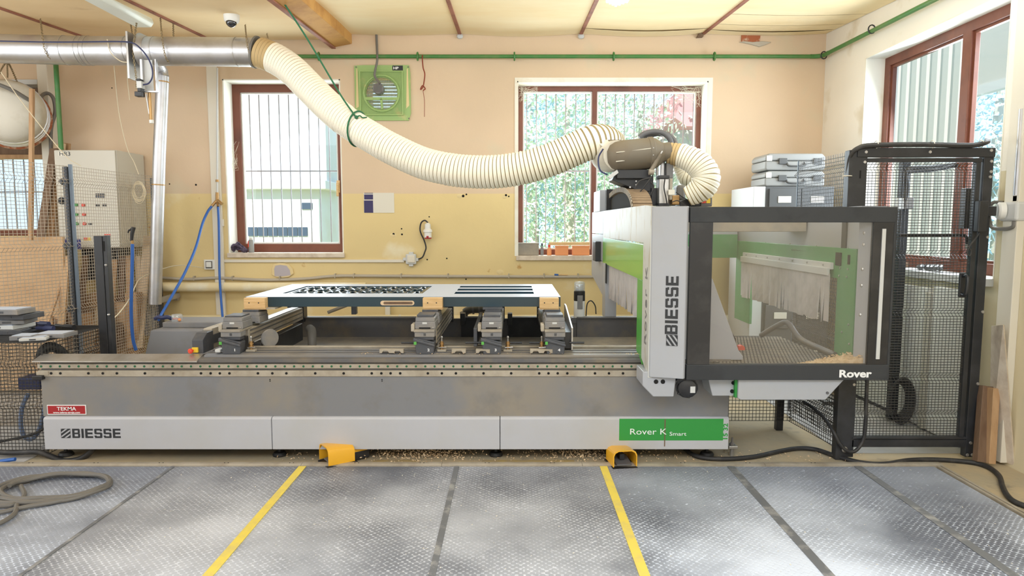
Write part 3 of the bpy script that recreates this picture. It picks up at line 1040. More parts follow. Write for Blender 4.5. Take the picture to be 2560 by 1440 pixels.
for a0, a1 in zip(cuts, cuts[1:]):
    MB().prism([(4.168, 0.001), (4.168, .018), (4.19, .024), (4.225, .022), (4.245, .001)], 'x', a0 + .001, a1 - .001).build('profile_length', M['alu_dust'], es)
b = MB()
for k in range(14):
    x = -3.1 + k * .42
    for d in (-.012, .012):
        b.cyl((x + d, 4.205, .022), (x + d, 4.205, .0245), .004, n=6)
stuff(b.build('screw_hole', M['hole'], es))
es2 = thing('side_profile', 'aluminium profile along the right edge of the mats near the black cable', 'floor profile', (2.74, 3.2, 0))
for xx in (2.712, 2.738):
    MB().box(xx, xx + .018, 1.9, 4.165, 0.001, .02).build('profile_rib', M['alu_dust'], es2, bevel=.003)

# ------------------------------------------------------------------ machine bed
BY = 4.31                                       # front of the bed
bx0, bx1 = -3.075, 1.42
bed = thing('machine_bed', 'long grey machining centre bed with white skirt panels and steel rails', 'machine', ((bx0 + bx1) / 2, 4.9, 0))
MB().box(bx0, bx1, BY, 4.60, .298, .566).box(bx0, bx1, 4.60, 5.74, .298, .42).build('base_body', M['body'], bed, bevel=.004)
MB().box(bx0 + .02, bx1 - .02, BY + .06, 5.70, .10, .30).build('base_frame', M['black'], bed)
sk = [bx0 + .02, at(680, 1080, BY - .03).x, at(1250, 1080, BY - .03).x, at(1822, 1080, BY - .03).x]
for k, (a0, a1) in enumerate(zip(sk, sk[1:])):
    o = MB().prism([(BY - .035, .088), (BY - .035, .290), (BY - .022, .302), (BY + .02, .302), (BY + .02, .088)], 'x', a0 + .002, a1 - .002).build('skirt_panel', M['white_b'], bed, bevel=.003)
# rails
MB().box(bx0 - .01, bx1, BY - .008, BY + .10, .566, .606).build('lower_rail', M['alu_dust'], bed, bevel=.002)
MB().box(bx0, bx1, BY + .012, BY + .1, .604, .620).build('rail_groove', M['body_dk'], bed)
MB().box(bx0 - .015, bx1, BY - .004, BY + .1, .618, .648).build('upper_rail', M['alu_dust'], bed, bevel=.003)
MB().box(bx0, bx1, BY + .012, BY + .1, .646, .662).build('rail_groove', M['body_dk'], bed)
b = MB()
for k in range(66):
    x = at(104, 915, BY).x + k * (at(127.4, 915, BY).x - at(104, 915, BY).x)
    if x < bx1 - .02:
        b.cyl((x, BY - .004, .633), (x, BY - .0065, .633), .0075, n=8)
stuff(b.build('rail_plug', M['rope'], bed))
b = MB()
hp = [130, 153, 223, 259, 294, 364, 434, 504, 528, 551, 575, 646, 682, 717, 789, 860, 930, 954, 977, 1001, 1070, 1105, 1140, 1209, 1278, 1348, 1371, 1394, 1418, 1487, 1522, 1557]
for px in hp:
    x = at(px, 931, BY).x
    b.cyl((x, BY - .008, .588), (x, BY - .0105, .588), .0085, n=8)
stuff(b.build('rail_hole', M['hole'], bed))
b = MB()
for px in (675, 955):
    for z in (.535, .545):
        x = at(px, 945, BY).x
        b.cyl((x, BY, z), (x, BY - .002, z), .004, n=6)
stuff(b.build('screw_hole', M['hole'], bed))
# top of the bed
xl = at(497, 897, BY).x
MB().prism([(BY - .03, .664), (BY - .03, .672), (BY + .07, .702), (BY + .10, .694), (BY + .03, .664)], 'x', bx0 - .03, xl).build('rail_cover', M['alu'], bed, bevel=.001)
MB().prism([(BY - .015, .660), (BY - .015, .682), (BY + .06, .690), (BY + .06, .660)], 'x', xl, bx1).build('front_step', M['body_dk'], bed, bevel=.002)
MB().prism([(BY + .03, .60), (BY + .03, .700), (BY + .08, .704), (4.54, .706), (4.54, .60)], 'x', xl + .02, bx1).build('table_top', M['body'], bed, bevel=.002)
MB().box(xl + .02, bx1, 4.40, 4.404, .705, .709).box(xl + .02, bx1, 4.47, 4.474, .706, .710).build('table_groove', M['body_dk'], bed)
MB().box(at(630, 870, 4.58).x, bx1, 4.55, 4.62, .60, .715).build('rear_rail', M['alu_dust'], bed, bevel=.004)
MB().box(at(630, 870, 4.58).x, bx1, 4.545, 4.57, .712, .722).build('rear_rail', M['alu_dust'], bed, bevel=.002)
MB().box(bx0, xl + .05, 4.40, 4.62, .56, .64).build('left_shelf', M['dusty'], bed)
# chip pit behind the rails
ry = 5.74
MB().prism([(4.62, .44), (4.62, .46), (ry, .585), (ry, .56)], 'x', -2.2, bx1).build('chip_tray', M['dusty'], bed)
for (a0, a1, m_) in ((-1.83, -.83, 'body_dk'), (-.44, -.23, 'black'), (-.03, .42, 'black'), (.56, 1.5, 'body_dk')):
    MB().box(a0, a1, ry, ry + .03, .42, .752).box(a0, a1, ry - .02, ry + .05, .748, .760).build('rear_panel', M[m_], bed, bevel=.002)
MB().box(-1.9, bx1 + .1, ry + .03, ry + .06, .3, .74).build('rear_panel', M['body_dk'], bed)
for (a0, a1) in ((-.50, -.22), (-.06, .44)):
    MB().box(a0, a1, 4.70, 4.72, .46, .70).build('dark_partition', M['black'], bed)
for px in (1155, 1272, 1345):
    x = at(px, 790, 5.72).x
    MB().box(x - .01, x + .03, 5.66, 5.74, .70, .80).build('bracket', M['black'], bed, bevel=.003)
# grey tapered housing at the left rear
hx0, hx1 = at(343, 890, 5.1).x, at(548, 890, 5.1).x
MB().hexa([(hx0, 5.1, .35), (hx1, 5.1, .35), (hx1, 5.6, .35), (hx0, 5.6, .35)],
          [(hx0 + .08, 5.16, zz(826, 5.16)), (hx1, 5.16, zz(826, 5.16)), (hx1, 5.6, zz(826, 5.16)), (hx0 + .08, 5.6, zz(826, 5.16))]).build('rear_housing', M['body'], bed, bevel=.008)
MB().box(hx0 + .10, hx1 + .02, 5.30, 5.62, zz(826, 5.16), zz(812, 5.3) + .02).build('housing_lid', M['body'], bed, bevel=.006)
# end arm with emergency stop
ax0, ax1 = at(484, 885, 4.42), at(520, 885, 4.42)
MB().prism([(4.40, .70), (4.40, .79), (4.47, .83), (4.56, .83), (4.56, .70)], 'x', ax0.x, ax0.x + .075).build('arm_end_cap', M['grey_d'], bed, bevel=.004)
MB().box(ax0.x + .01, ax0.x + .07, 4.55, 5.5, .70, .845).build('end_arm', M['alu_dust'], bed, bevel=.006)
MB().box(ax0.x + .069, ax0.x + .074, 4.55, 5.5, .74, .80).build('arm_slot', M['grey_d'], bed)
es_ = MB().box(ax0.x + .005, ax0.x + .045, 4.385, 4.40, .708, .742).build('stop_base', M['lab_y'], bed, bevel=.002)
MB().lathe([(.008, 0), (.008, .012), (.017, .016), (.017, .026), (.010, .032)], (ax0.x + .012, 4.385, .722), (-.3, -1, 0), 12).build('emergency_button', M['red_b'], es_, smooth=True)
# left end details
MB().box(bx0 - .035, bx0 + .03, BY - .03, BY + .03, .548, .575).build('rail_stop', M['black'], bed, bevel=.004)
MB().box(bx0 - .02, bx0 + .06, BY - .012, BY, .575, .60).build('rail_stop', M['alu_dust'], bed, bevel=.003)
# levelling feet
for px in (170, 702, 1240, 1765):
    p = at(px, 1133, BY + .12)
    f_ = MB().box(p.x - .09, p.x + .09, BY + .0, BY + .25, .078, .100).build('foot_bracket', M['body_dk'], bed, bevel=.003)
    MB().lathe([(.045, .001), (.047, .012), (.038, .026), (.012, .03), (.012, .085)], (p.x, BY + .10, 0), n=14).build('levelling_foot', M['rubber_blk'], f_, smooth=True)
# plates and lettering
pl = MB().box(at(119, 1025, BY).x, at(216, 1025, BY).x, BY - .004, BY, zz(1036, BY), zz(1012, BY)).build('name_plate', M['text_w'], bed)
MB().box(at(121, 1025, BY).x, at(214, 1025, BY).x, BY - .0055, BY - .002, zz(1034, BY), zz(1014, BY)).build('plate_field', M['red'], pl)
cxp = at(167.5, 1020, BY).x
text('TEKMA', .034, (cxp, BY - .0062, zz(1025.5, BY)), FRONT, M['text_w'], pl, xs=1.15, align='CENTER', bold=.0004)
text('www.tekma-stroje.com', .0165, (cxp, BY - .0062, zz(1032.5, BY)), FRONT, M['text_w'], pl, xs=1.12, align='CENTER', bold=.0003)
FYS = BY - .0355


def stripes_logo(parent, o, size, R, m):
    """square emblem of slanting bars"""
    b = MB()
    n = 4
    fr_ = []
    for k in range(n):
        t0 = -0.62 + k * .42
        poly = [(0, t0), (1, t0 + .72), (1, t0 + .72 + .24), (0, t0 + .24)]
        out = []
        # clip to the unit square
        for lo, hi, ax in ((0, 1, 1),):
            pts = poly
            for (lim, sgn) in ((0, 1), (1, -1)):
                res = []
                for i in range(len(pts)):
                    p, q = pts[i], pts[(i + 1) % len(pts)]
                    ip, iq = (p[1] - lim) * sgn >= 0, (q[1] - lim) * sgn >= 0
                    if ip: res.append(p)
                    if ip != iq:
                        t = (lim - p[1]) / (q[1] - p[1])
                        res.append((p[0] + (q[0] - p[0]) * t, lim))
                pts = res
                if not pts: break
            out = pts
        if len(out) > 2:
            b.add([Vector(o) + R @ Vector((x * size, y * size, 0.0004)) for x, y in out], [tuple(range(len(out)))])
    t = .03
    for (x0, x1, y0, y1) in ((0, 1, 0, t), (0, 1, 1 - t, 1), (0, t, 0, 1), (1 - t, 1, 0, 1)):
        b.add([Vector(o) + R @ Vector((x * size, y * size, 0.0004)) for x, y in ((x0, y0), (x1, y0), (x1, y1), (x0, y1))], [(0, 1, 2, 3)])
    return b.build('emblem', m, parent, recalc=False)


STROKES = {  # blocky capitals on a 5 x 7 grid, drawn as bars
    'B': [(0, 1.5, 0, 7), (1.5, 4.6, 0, 1.3), (1.5, 4.6, 2.9, 4.1), (1.5, 4.6, 5.7, 7), (3.7, 5, .5, 3.3), (3.6, 4.9, 3.7, 6.6)],
    'I': [(0, 1.5, 0, 7)],
    'E': [(0, 1.5, 0, 7), (1.5, 5, 0, 1.4), (1.5, 4.7, 2.8, 4.2), (1.5, 5, 5.6, 7)],
    'S': [(.3, 4.7, 0, 1.3), (.3, 4.7, 2.85, 4.15), (.3, 4.7, 5.7, 7), (0, 1.4, 3.4, 6.7), (3.6, 5, .3, 3.7), (0, 1.4, .9, 1.9), (3.6, 5, 5.1, 6.1)],
}


def block_word(word, o, h, R, m, parent, xs=1.0, gap=.9):
    u = h / 7
    x = 0
    b = MB()
    for ch in word:
        for i, (x0, x1, y0, y1) in enumerate(STROKES[ch]):
            b.add([Vector(o) + R @ Vector(((x + a) * u * xs, c * u, .0004 + .00005 * i)) for a, c in ((x0, y0), (x1, y0), (x1, y1), (x0, y1))], [(0, 1, 2, 3)])
        x += (1.5 if ch == 'I' else 5) + gap
    return b.build('lettering', m, parent, recalc=False)


skp = [c for c in bed.children if c.name.startswith('skirt_panel')]
lz = zz(1095, FYS)
stripes_logo(skp[0], (at(153, 1090, FYS).x, FYS, lz), .062, FRONT, M['text_k'])
x0 = at(181, 1090, FYS).x
block_word('BIESSE', (x0, FYS, lz), .062, FRONT, M['text_k'], skp[0], xs=(at(302, 1090, FYS).x - x0) / (.062 / 7 * (26.5 + 4.5)))
gz0, gz1 = zz(1101, FYS), zz(1047, FYS)
gp = MB().box(at(1548, 1075, FYS).x, at(1808, 1075, FYS).x, FYS - .0008, FYS + .002, gz0, gz1).build('green_print', M['plate_green'], skp[2])
text('Rover K', .056, (at(1573, 1090, FYS).x, FYS - .0012, zz(1086, FYS)), FRONT, M['text_w'], skp[2], xs=1.28)
text('Smart', .036, (at(1673, 1090, FYS).x, FYS - .0012, zz(1089, FYS)), FRONT, M['text_w'], skp[2], xs=1.3)
text('15 32', .04, (at(1818.5, 1090, FYS).x, FYS - .0006, gz0 + .0), FRONT_UP, M['plate_green'], skp[2], xs=1.25, bold=.0012)
xr_ = at(1662, 1075, FYS).x
MB().box(xr_ - .003, xr_ + .004, FYS - .0012, FYS + .002, zz(1116, FYS), zz(1048, FYS)).build('scratch', M['wood_d'], skp[2])
# stubby stop blocks lying on the table
for k, (px0, px1, lb) in enumerate(((950, 1010, 'double arched aluminium stop on the bed front, left of support two'), (1130, 1165, 'arched aluminium stop on the bed between supports two and three'),
                                    (1190, 1225, 'arched aluminium stop before the third support'), (1325, 1381, 'double arched aluminium stop before the fourth support'))):
    x0, x1 = at(px0, 885, 4.38).x, at(px1, 885, 4.38).x
    n = 2 if x1 - x0 > .12 else 1
    poly = [(x0, .709), (x0, .735), (x1, .735), (x1, .709)]
    w = (x1 - x0) / n
    for i in reversed(range(n)):
        c0 = x0 + w * i
        poly += [(c0 + w * .80, .709), (c0 + w * .68, .724), (c0 + w * .32, .724), (c0 + w * .20, .709)]
    o = MB().prism(poly, 'y', 4.36, 4.40).build('stop_block', M['alu_dust'], bevel=.002)
    tag(o, lb, 'stop block', 'aluminium stops on the bed')
# wood shavings on the table
b = MB()
for k in range(500):
    x, y = rnd.uniform(.75, bx1 - .05) if k < 380 else rnd.uniform(-1.0, 1.3), rnd.gauss(4.345, .012)
    s = rnd.uniform(.003, .008)
    d = Vector((rnd.gauss(0, 1), rnd.gauss(0, 1), abs(rnd.gauss(0, .5)))).normalized() * s
    w = Vector((-d.y, d.x, rnd.uniform(-.5, .5) * s)).normalized() * s * .5
    c = Vector((x, y, .704 + s))
    b.add([c - d, c + w, c + d, c - w], [(0, 1, 2, 3)])
tag(stuff(b.build('wood_shavings', M['shav'], None, recalc=False)), 'fine wood shavings strewn on the bed rail before the gantry', 'shavings')


# ------------------------------------------------------------------ work supports with vacuum pods
SUP = [(585, 'first'), (1064, 'second'), (1230, 'third'), (1387, 'fourth')]
SLAB = {1: 'leftmost grey work support, round cover at its side, its front pod clear of the door', 2: 'grey work support under the middle pine block of the door',
        3: 'grey work support under the door between two pine blocks', 4: 'rightmost grey work support with a bright slanting side plate'}


def pod(cx, y, z0, parent, top):
    lo = MB().prism([(cx - .066, z0), (cx - .069, z0 + .008), (cx - .067, z0 + .050), (cx + .067, z0 + .050), (cx + .069, z0 + .008), (cx + .066, z0)], 'y', y, y + .17).build('vacuum_pod', M['grey'], parent, bevel=.004)
    MB().box(cx - .04, cx + .035, y - .003, y + .02, z0 + .004, z0 + .012).build('pod_slot', M['hole'], lo)
    MB().box(cx - .018, cx + .012, y - .002, y + .01, z0 + .034, z0 + .046).build('pod_mark', M['grey_l'], lo)
    MB().cyl((cx + .052, y - .003, z0 + .012), (cx + .052, y, z0 + .012), .004, n=8).build('pod_screw', M['steel'], lo)
    MB().prism([(cx - .064, z0 + .050), (cx - .064, z0 + .072), (cx - .056, z0 + .078), (cx + .056, z0 + .078), (cx + .064, z0 + .072), (cx + .064, z0 + .050)], 'y', y + .005, y + .165).build('pod_cap', M['grey'], lo, bevel=.003)
    MB().box(cx - .056, cx + .056, y + .014, y + .156, z0 + .078, top).build('rubber_pad', M['grey_d'], lo, bevel=.003)


for n, (px, nm) in enumerate(SUP, 1):
    cx = at(px, 850, 4.42).x
    sp = thing('work_support', SLAB[n], 'work support', (cx, 5.0, .70), 'numbered work supports on the machine bed')
    # bar
    MB().plate({cx - .062, cx + .062}, {.745, .845}, lambda u, v: False, lambda u, v, w: (u, w, v), 4.52, 5.74).build('support_bar', M['alu_dust'] if n in (1, 2) else M['grey'], sp, bevel=.004)
    b = MB()
    for sx in (-1, 1):
        for z in (.765, .80, .828):
            b.box(cx + sx * .0615, cx + sx * .0645, 4.54, 5.72, z, z + .010)
    b.build('bar_slot', M['body_dk'], sp)
    MB().box(cx - .03, cx + .03, 4.54, 5.72, .845, .850).build('top_scale', M['alu'], sp)
    # carriage
    MB().box(cx - .058, cx + .058, 4.44, 4.62, .712, .80).build('carriage', M['black'], sp, bevel=.004)
    hd = MB().prism([(cx - .055, .700), (cx - .067, .792), (cx - .062, .812), (cx + .066, .780), (cx + .058, .700)], 'y', 4.365, 4.45).build('handle_body', M['grey_d'], sp, bevel=.005)
    MB().prism([(cx - .074, .792), (cx - .070, .814), (cx - .052, .806), (cx + .068, .768), (cx + .068, .754)], 'y', 4.345, 4.37).build('handle_lip', M['grey_d'], hd, bevel=.004)
    MB().box(cx - .068, cx - .050, 4.3435, 4.348, .768, .788).build('green_tab', M['green'], hd, bevel=.001)
    text(str(n), .024, (cx + .018, 4.3645, .722), FRONT, M['text_w'], hd, xs=1.25, bold=.0008)
    bd = MB().box(cx - .066, cx + .066, 4.37, 4.46, .815, .848).build('front_band', M['grey'], sp, bevel=.003)
    b = MB()
    for i in range(2):
        for j in range(4):
            b.box(cx - .006 + i * .008, cx + i * .008, 4.3685, 4.371, .823 + j * .0045, .826 + j * .0045)
    stuff(b.build('emblem', M['text_k'], bd))
    MB().box(cx - .07, cx + .066, 4.36, 4.56, .848, .862).build('cap_plate', M['dusty'], sp, bevel=.003)
    MB().box(cx - .062, cx + .058, 4.38, 4.45, .795, .82).build('release_body', M['grey_d'], sp)
    pod(cx, 4.405, .862, sp, .957 if n != 1 else .950)
    pod(cx + (.0 if n != 1 else .015), 4.665, .862, sp, .957)
    # side lever and valve
    s = 1 if n != 4 else -1
    vx = cx + s * (.105 if n < 4 else .085)
    vl = MB().cyl((vx, 4.44, .712), (vx, 4.44, .775), .011, n=10).cyl((vx, 4.44, .735), (vx, 4.44, .745), .018, n=10).cyl((vx, 4.44, .755), (vx, 4.44, .765), .016, n=10).build('air_valve', M['brass'], sp, smooth=True)
    MB().cyl((vx, 4.44, .775), (vx, 4.44, .80), .005, n=8).ball((vx, 4.44, .803), .009, 8).build('valve_knob', M['steel'], vl, smooth=True)
    MB().cyl((vx - .02, 4.43, .733), (vx + .035, 4.42, .738), .005, n=8).build('valve_lever', M['steel'], vl)
    MB().box(vx - .03, vx + .03, 4.42, 4.46, .706, .722).build('valve_block', M['alu_dust'], vl, bevel=.003)
    MB().box(cx - .094, cx - .07, 4.40, 4.50, .845, .895).build('side_latch', M['alu_dust'], sp, bevel=.006)
    if n == 2:
        MB().cyl((cx - .165, 4.44, .765), (cx - .06, 4.44, .765), .007, n=8).build('side_rod', M['black'], sp)
    if n == 3:
        MB().cyl((cx - .18, 4.46, .762), (cx - .06, 4.46, .762), .007, n=8).build('side_rod', M['black'], sp)
        MB().cyl((cx + .12, 4.46, .762), (cx + .20, 4.46, .762), .007, n=8).build('side_rod', M['black'], sp)
        MB().box(cx - .125, cx - .10, 4.46, 5.3, .735, .86).build('side_plate', M['grey_d'], sp, bevel=.003)
    if n == 4:
        MB().cyl((cx - .17, 4.46, .762), (cx - .06, 4.46, .762), .007, n=8).build('side_rod', M['black'], sp)
        MB().cyl((cx + .1, 4.46, .762), (cx + .20, 4.46, .762), .007, n=8).build('side_rod', M['black'], sp)
        MB().prism([(4.46, .71), (4.46, .862), (5.0, .95), (5.1, .95), (5.1, .71)], 'x', cx + .113, cx + .125).build('side_plate', M['alu'], sp, bevel=.002)
        MB().box(cx + .06, cx + .112, 4.48, 5.0, .72, .83).build('rack_housing', M['black'], sp)
    if n == 1:
        MB().lathe([(.0, -.006), (.062, -.006), (.066, 0), (.062, .010), (0, .010)], (cx + .165, 4.62, .765), (.75, -.66, 0), 22, caps=False).build('round_cover', M['grey'], sp, smooth=True)
        MB().box(cx + .062, cx + .12, 4.58, 5.5, .60, .74).build('gear_rack', M['black'], sp, bevel=.004)
        MB().tube(catmull([(cx + .30, 5.1, .76), (cx + .33, 5.05, .75), (cx + .345, 5.0, .70), (cx + .35, 4.98, .60)], 6), .032, 12).build('suction_hose', M['cable_grey'], sp, smooth=True)
        MB().cyl((cx + .33, 5.5, .83), (cx + .52, 5.6, .90), .014, n=10).build('air_cylinder', M['alu_dust'], sp, smooth=True)
        MB().box(cx + .50, cx + .54, 5.60, 5.66, .80, .97).build('rear_stop', M['grey_d'], sp, bevel=.003)
        MB().box(cx - .105, cx - .07, 4.36, 4.43, .712, .735).build('cable_block', M['grey_l'], sp, bevel=.006)
    MB().box(cx - .07, cx + .07, 5.70, 5.80, .72, .86).build('rear_carriage', M['black'], sp, bevel=.004)

# ------------------------------------------------------------------ the door lying on the supports
dy0, dy1, dz0, dz1 = 4.75, 5.775, .970, 1.041
dx0, dx1 = -1.895, .345
door = thing('door_leaf', 'dark teal door leaf with pale top face lying across the work supports', 'door leaf', ((dx0 + dx1) / 2, dy0, dz0))
ox0, ox1, oy0, oy1 = at(706, 734, 5.0).x, at(1057, 734, 5.0).x, 4.985, 5.60
sx0, sx1 = -.43, .163
rows = [(4.955, 5.115), (5.215, 5.365), (5.465, 5.60)]
inside = lambda u, v: (ox0 < u < ox1 and oy0 < v < oy1) or (sx0 < u < sx1 and any(r0 < v < r1 for r0, r1 in rows))
us = {dx0, dx1, ox0, ox1, sx0, sx1}
vs3 = {dy0, dy1, oy0, oy1} | {q for r in rows for q in r}
MB().plate(us, vs3, inside, lambda u, v, w: (u, v, w), dz0, dz1 - .002).build('door_core', M['teal'], door)
MB().plate(us, vs3, inside, lambda u, v, w: (u, v, w), dz1 - .0018, dz1).build('top_face', M['film'], door)
# bevelled frame round the ornament
gr = MB()
for (a, c) in (((ox0 + .02, oy0 + .02), (ox1 - .02, oy0 + .02)), ((ox0 + .02, oy1 - .02), (ox1 - .02, oy1 - .02)), ((ox0 + .02, oy0 + .02), (ox0 + .02, oy1 - .02)), ((ox1 - .02, oy0 + .02), (ox1 - .02, oy1 - .02))):
    gr.bar((a[0], a[1], dz1 - .02), (c[0], c[1], dz1 - .02), .02, .03)
grille = gr.build('ornamental_grille', M['teal'], door, bevel=.003)
kx = 8
W = (ox1 - ox0 - .06) / kx
for i in range(kx):
    for j in range(3):
        c = Vector((ox0 + .03 + W * (i + .5), oy0 + .03 + (oy1 - oy0 - .06) * (j + .5) / 3, dz1 - .014))
        ry_ = (oy1 - oy0 - .06) / 6
        ring = [c + Vector((math.cos(t * math.pi / 8) * W * .48, math.sin(t * math.pi / 8) * ry_ * .92, .006 * math.sin(t * .8))) for t in range(16)]
        b = MB().tube(ring, .009, 6, closed=True)
        if (i + j) % 2 == 0:
            b.tube(catmull([c + Vector((-W * .4, -ry_ * .3, 0)), c + Vector((-W * .1, ry_ * .35, .008)), c + Vector((W * .15, -ry_ * .2, .008)), c + Vector((W * .42, ry_ * .3, 0))], 4), .007, 6)
        else:
            b.ball(c, .020, 8, (1.3, 1, .7)).tube(catmull([c + Vector((0, -ry_ * .8, 0)), c + Vector((.02, 0, .01)), c + Vector((0, ry_ * .8, 0))], 4), .007, 6)
        b.build('scroll', M['teal'], grille, smooth=True)
for k in range(2):
    MB().box(ox0, ox1, oy0 + .03 + (oy1 - oy0 - .06) * (k + 1) / 3 - .006, oy0 + .03 + (oy1 - oy0 - .06) * (k + 1) / 3 + .006, dz1 - .03, dz1 - .012).build('grille_bar', M['teal'], grille)
# long grip slot in the edge
gx0, gx1, gz = at(951, 757, dy0).x, at(1036, 757, dy0).x, zz(757.5, dy0)


def stadium(x0, x1, z, r, n=8):
    return [(x1 - r + math.sin(math.pi * i / n) * r, z + math.cos(math.pi * i / n) * r) for i in range(n + 1)] + [(x0 + r - math.sin(math.pi * i / n) * r, z - math.cos(math.pi * i / n) * r) for i in range(n + 1)]


rim = MB().prism(stadium(gx0, gx1, gz, .0165), 'y', dy0 - .002, dy0 + .004).build('grip_rim', M['raw'], door)
MB().prism(stadium(gx0 + .022, gx1 - .012, gz, .0095), 'y', dy0 - .003, dy0 + .003).build('grip_recess', M['wood_d'], rim)
# pine blocks at the door's front edge
for (px0, px1, lb, sx) in ((610, 663, 'pine block screwed before the left end of the door leaf', 1), (1057, 1106, 'pine block before the middle of the door leaf, over support two', 2),
                           (1349, 1397, 'pine block before the right end of the door leaf', 4)):
    x0, x1 = at(px0, 760, 4.69).x, at(px1, 760, 4.69).x
    blk = thing('pine_block', lb, 'wood block', ((x0 + x1) / 2, 4.69, .965), 'pine blocks at the door edge')
    MB().box(x0, x1, 4.685, 4.745, zz(771, 4.69), zz(745, 4.69)).build('block', M['pine'], blk, bevel=.002)
    MB().box(x0 + .002, x1 + .002, 4.69, 4.82, .957, zz(771, 4.69) - .0005).build('spacer_board', M['pine'], blk, bevel=.001)
    for f in (.25, .70):
        MB().cyl((x0 + (x1 - x0) * f, 4.683, zz(757, 4.69)), (x0 + (x1 - x0) * f, 4.69, zz(757, 4.69)), .0045, n=8).build('screw', M['text_k'], blk)
MB_ = MB().box(at(660, 775, 4.72).x, at(690, 768, 4.72).x, 4.70, 4.98, .957, .968)
tag(MB_.build('thin_batten', M['alu_dust']), 'thin grey strip under the left end of the door leaf', 'strip')
o = MB().box(at(1207, 770, 4.70).x, at(1256, 770, 4.70).x, 4.68, 4.84, .957, .969).build('packing_plate', M['grey_d'], bevel=.002)
tag(o, 'dark packing plate under the door leaf on the third support', 'plate')

# elbow pipe behind, lubricator
el = thing('drain_elbow', 'grey elbow pipe rising behind the bed between supports two and three', 'pipe elbow', (-.38, 5.9, .6))
e0 = [at(1160, 800, 5.9) * 1.0 - Vector((0, 0, .72)), at(1160, 800, 5.9), at(1162, 782, 5.9), at(1178, 774, 5.9), at(1215, 773, 5.9)]
MB().tube(catmull(e0, 6), .035, 14).build('elbow', M['cable_grey'], el, smooth=True)
for px in (1180, 1196):
    MB().cyl(at(px, 774, 5.9), at(px + 5, 773.5, 5.9), .042, n=14).build('ring', M['grey'], el, smooth=True)
lp = at(1448, 793, 5.80)
lu = thing('lubricator_bottle', 'upright lubricator bottle with clear dome behind the bed', 'bottle', (lp.x, 5.80, lp.z))
rr = .048
z0, z1 = lp.z, zz(703, 5.8)
hgt = z1 - z0
MB().lathe([(rr, 0), (rr, hgt * .45), (rr * .98, hgt * .46)], (lp.x, 5.8, z0), n=20).build('oil_bowl', M['screen_w'], lu, smooth=True)
MB().lathe([(rr, hgt * .46), (rr * 1.02, hgt * .47), (rr * 1.02, hgt * .72), (rr * .9, hgt * .74)], (lp.x, 5.8, z0), n=20).build('pump_body', M['black'], lu, smooth=True)
MB().lathe([(rr * .96, hgt * .74), (rr * .96, hgt * .95), (rr * .8, hgt * .985), (.004, hgt)], (lp.x, 5.8, z0), n=20).build('clear_dome', M['clear'], lu, smooth=True)
for k in range(3):
    MB().cyl((lp.x, 5.8, z0 + hgt * (.76 + .06 * k)), (lp.x, 5.8, z0 + hgt * (.79 + .06 * k)), rr * .7, n=14).build('inner_disc', M['grey_l'], lu)
MB().box(lp.x - .022, lp.x + .024, 5.8 - rr - .004, 5.8 - rr + .006, z0 + hgt * .25, z0 + hgt * .62).build('label', M['grey'], lu)
MB().box(lp.x - .07, lp.x + .07, 5.76, 5.86, z0 - .05, z0).build('foot_plate', M['body_dk'], lu)
b = MB().tube(catmull([at(1465, 790, 5.8), at(1468, 760, 5.8), at(1478, 752, 5.8), at(1488, 765, 5.8), at(1490, 785, 5.8)], 6), .005, 8)
tag(b.build('lubricator_tube', M['rubber_blk'], smooth=True), 'thin black tube looping beside the lubricator bottle', 'tube')

# ------------------------------------------------------------------ gantry
GF = 4.0
gx0_, gx1_ = 1.047, 2.28
gz0_, gz1_ = .614, 1.656
sxf, syf, sxb, syb = .838, 4.05, .79, 6.66       # left side, front and rear


def side(y, d=0.0):
    return sxf + (sxb - sxf) * (y - syf) / (syb - syf) + d


gan = thing('machining_gantry', 'white and green gantry cabinet with large dark framed window', 'machine gantry', (1.55, 5.2, .55))


def side_plate(name, y0, y1, z0, z1, m, d0=0.0, d1=.02, bev=.002, poly=None):
    p = poly or [(y0, z0), (y1, z0), (y1, z1), (y0, z1)]
    b = MB()
    n = len(p)
    v = [(side(y, d0), y, z) for y, z in p] + [(side(y, d1), y, z) for y, z in p]
    b.add(v, [tuple(range(n)), tuple(range(2 * n - 1, n - 1, -1))] + [(i, i + n, (i + 1) % n + n, (i + 1) % n) for i in range(n)])
    return b.build(name, m, gan, bevel=bev)


zt = 1.672
side_plate('side_panel', 4.262, 5.95, 1.437, zt, M['white_d'])
side_plate('side_panel', 5.955, syb, 1.468, zt, M['white'])
side_plate('green_panel', 4.262, 5.95, 1.205, 1.432, M['green_l'], poly=[(4.262, 1.195), (5.95, 1.215), (5.95, 1.440), (4.262, 1.425)])
side_plate('side_panel', 5.955, syb, 1.23, 1.463, M['white'])
side_plate('side_panel', 5.955, syb, 1.0, 1.225, M['white'], poly=[(5.955, .93), (syb, 1.06), (syb, 1.225), (5.955, 1.225)])
side_plate('green_panel', 4.262, 4.44, .66, 1.19, M['green'], poly=[(4.262, .655), (4.44, .715), (4.44, 1.202), (4.262, 1.192)])
cor = side_plate('corner_panel', 4.055, 4.257, .56, zt, M['white_d'], d0=-.004, poly=[(4.055, .615), (4.257, .70), (4.257, zt), (4.055, zt - .01)])
text('Rover K', .085, (side(4.19, -.0048), 4.12, .80), SIDE_UP, M['grey'], cor, xs=1.5, spacing=1.15)
MB().box(side(5.9, .0), side(5.9, .10), 5.78, 5.95, .745, 1.22).build('rear_leg', M['white'], gan, bevel=.004)
MB().box(side(6.1, -.05), side(6.1, .01), 6.06, 6.24, 1.22, 1.40).build('sensor_box', M['frame'], gan, bevel=.008)
MB().box(side(5.8, -.002), side(5.8, .004), 5.72, 5.78, 1.05, 1.22).build('black_slot', M['hole'], gan)


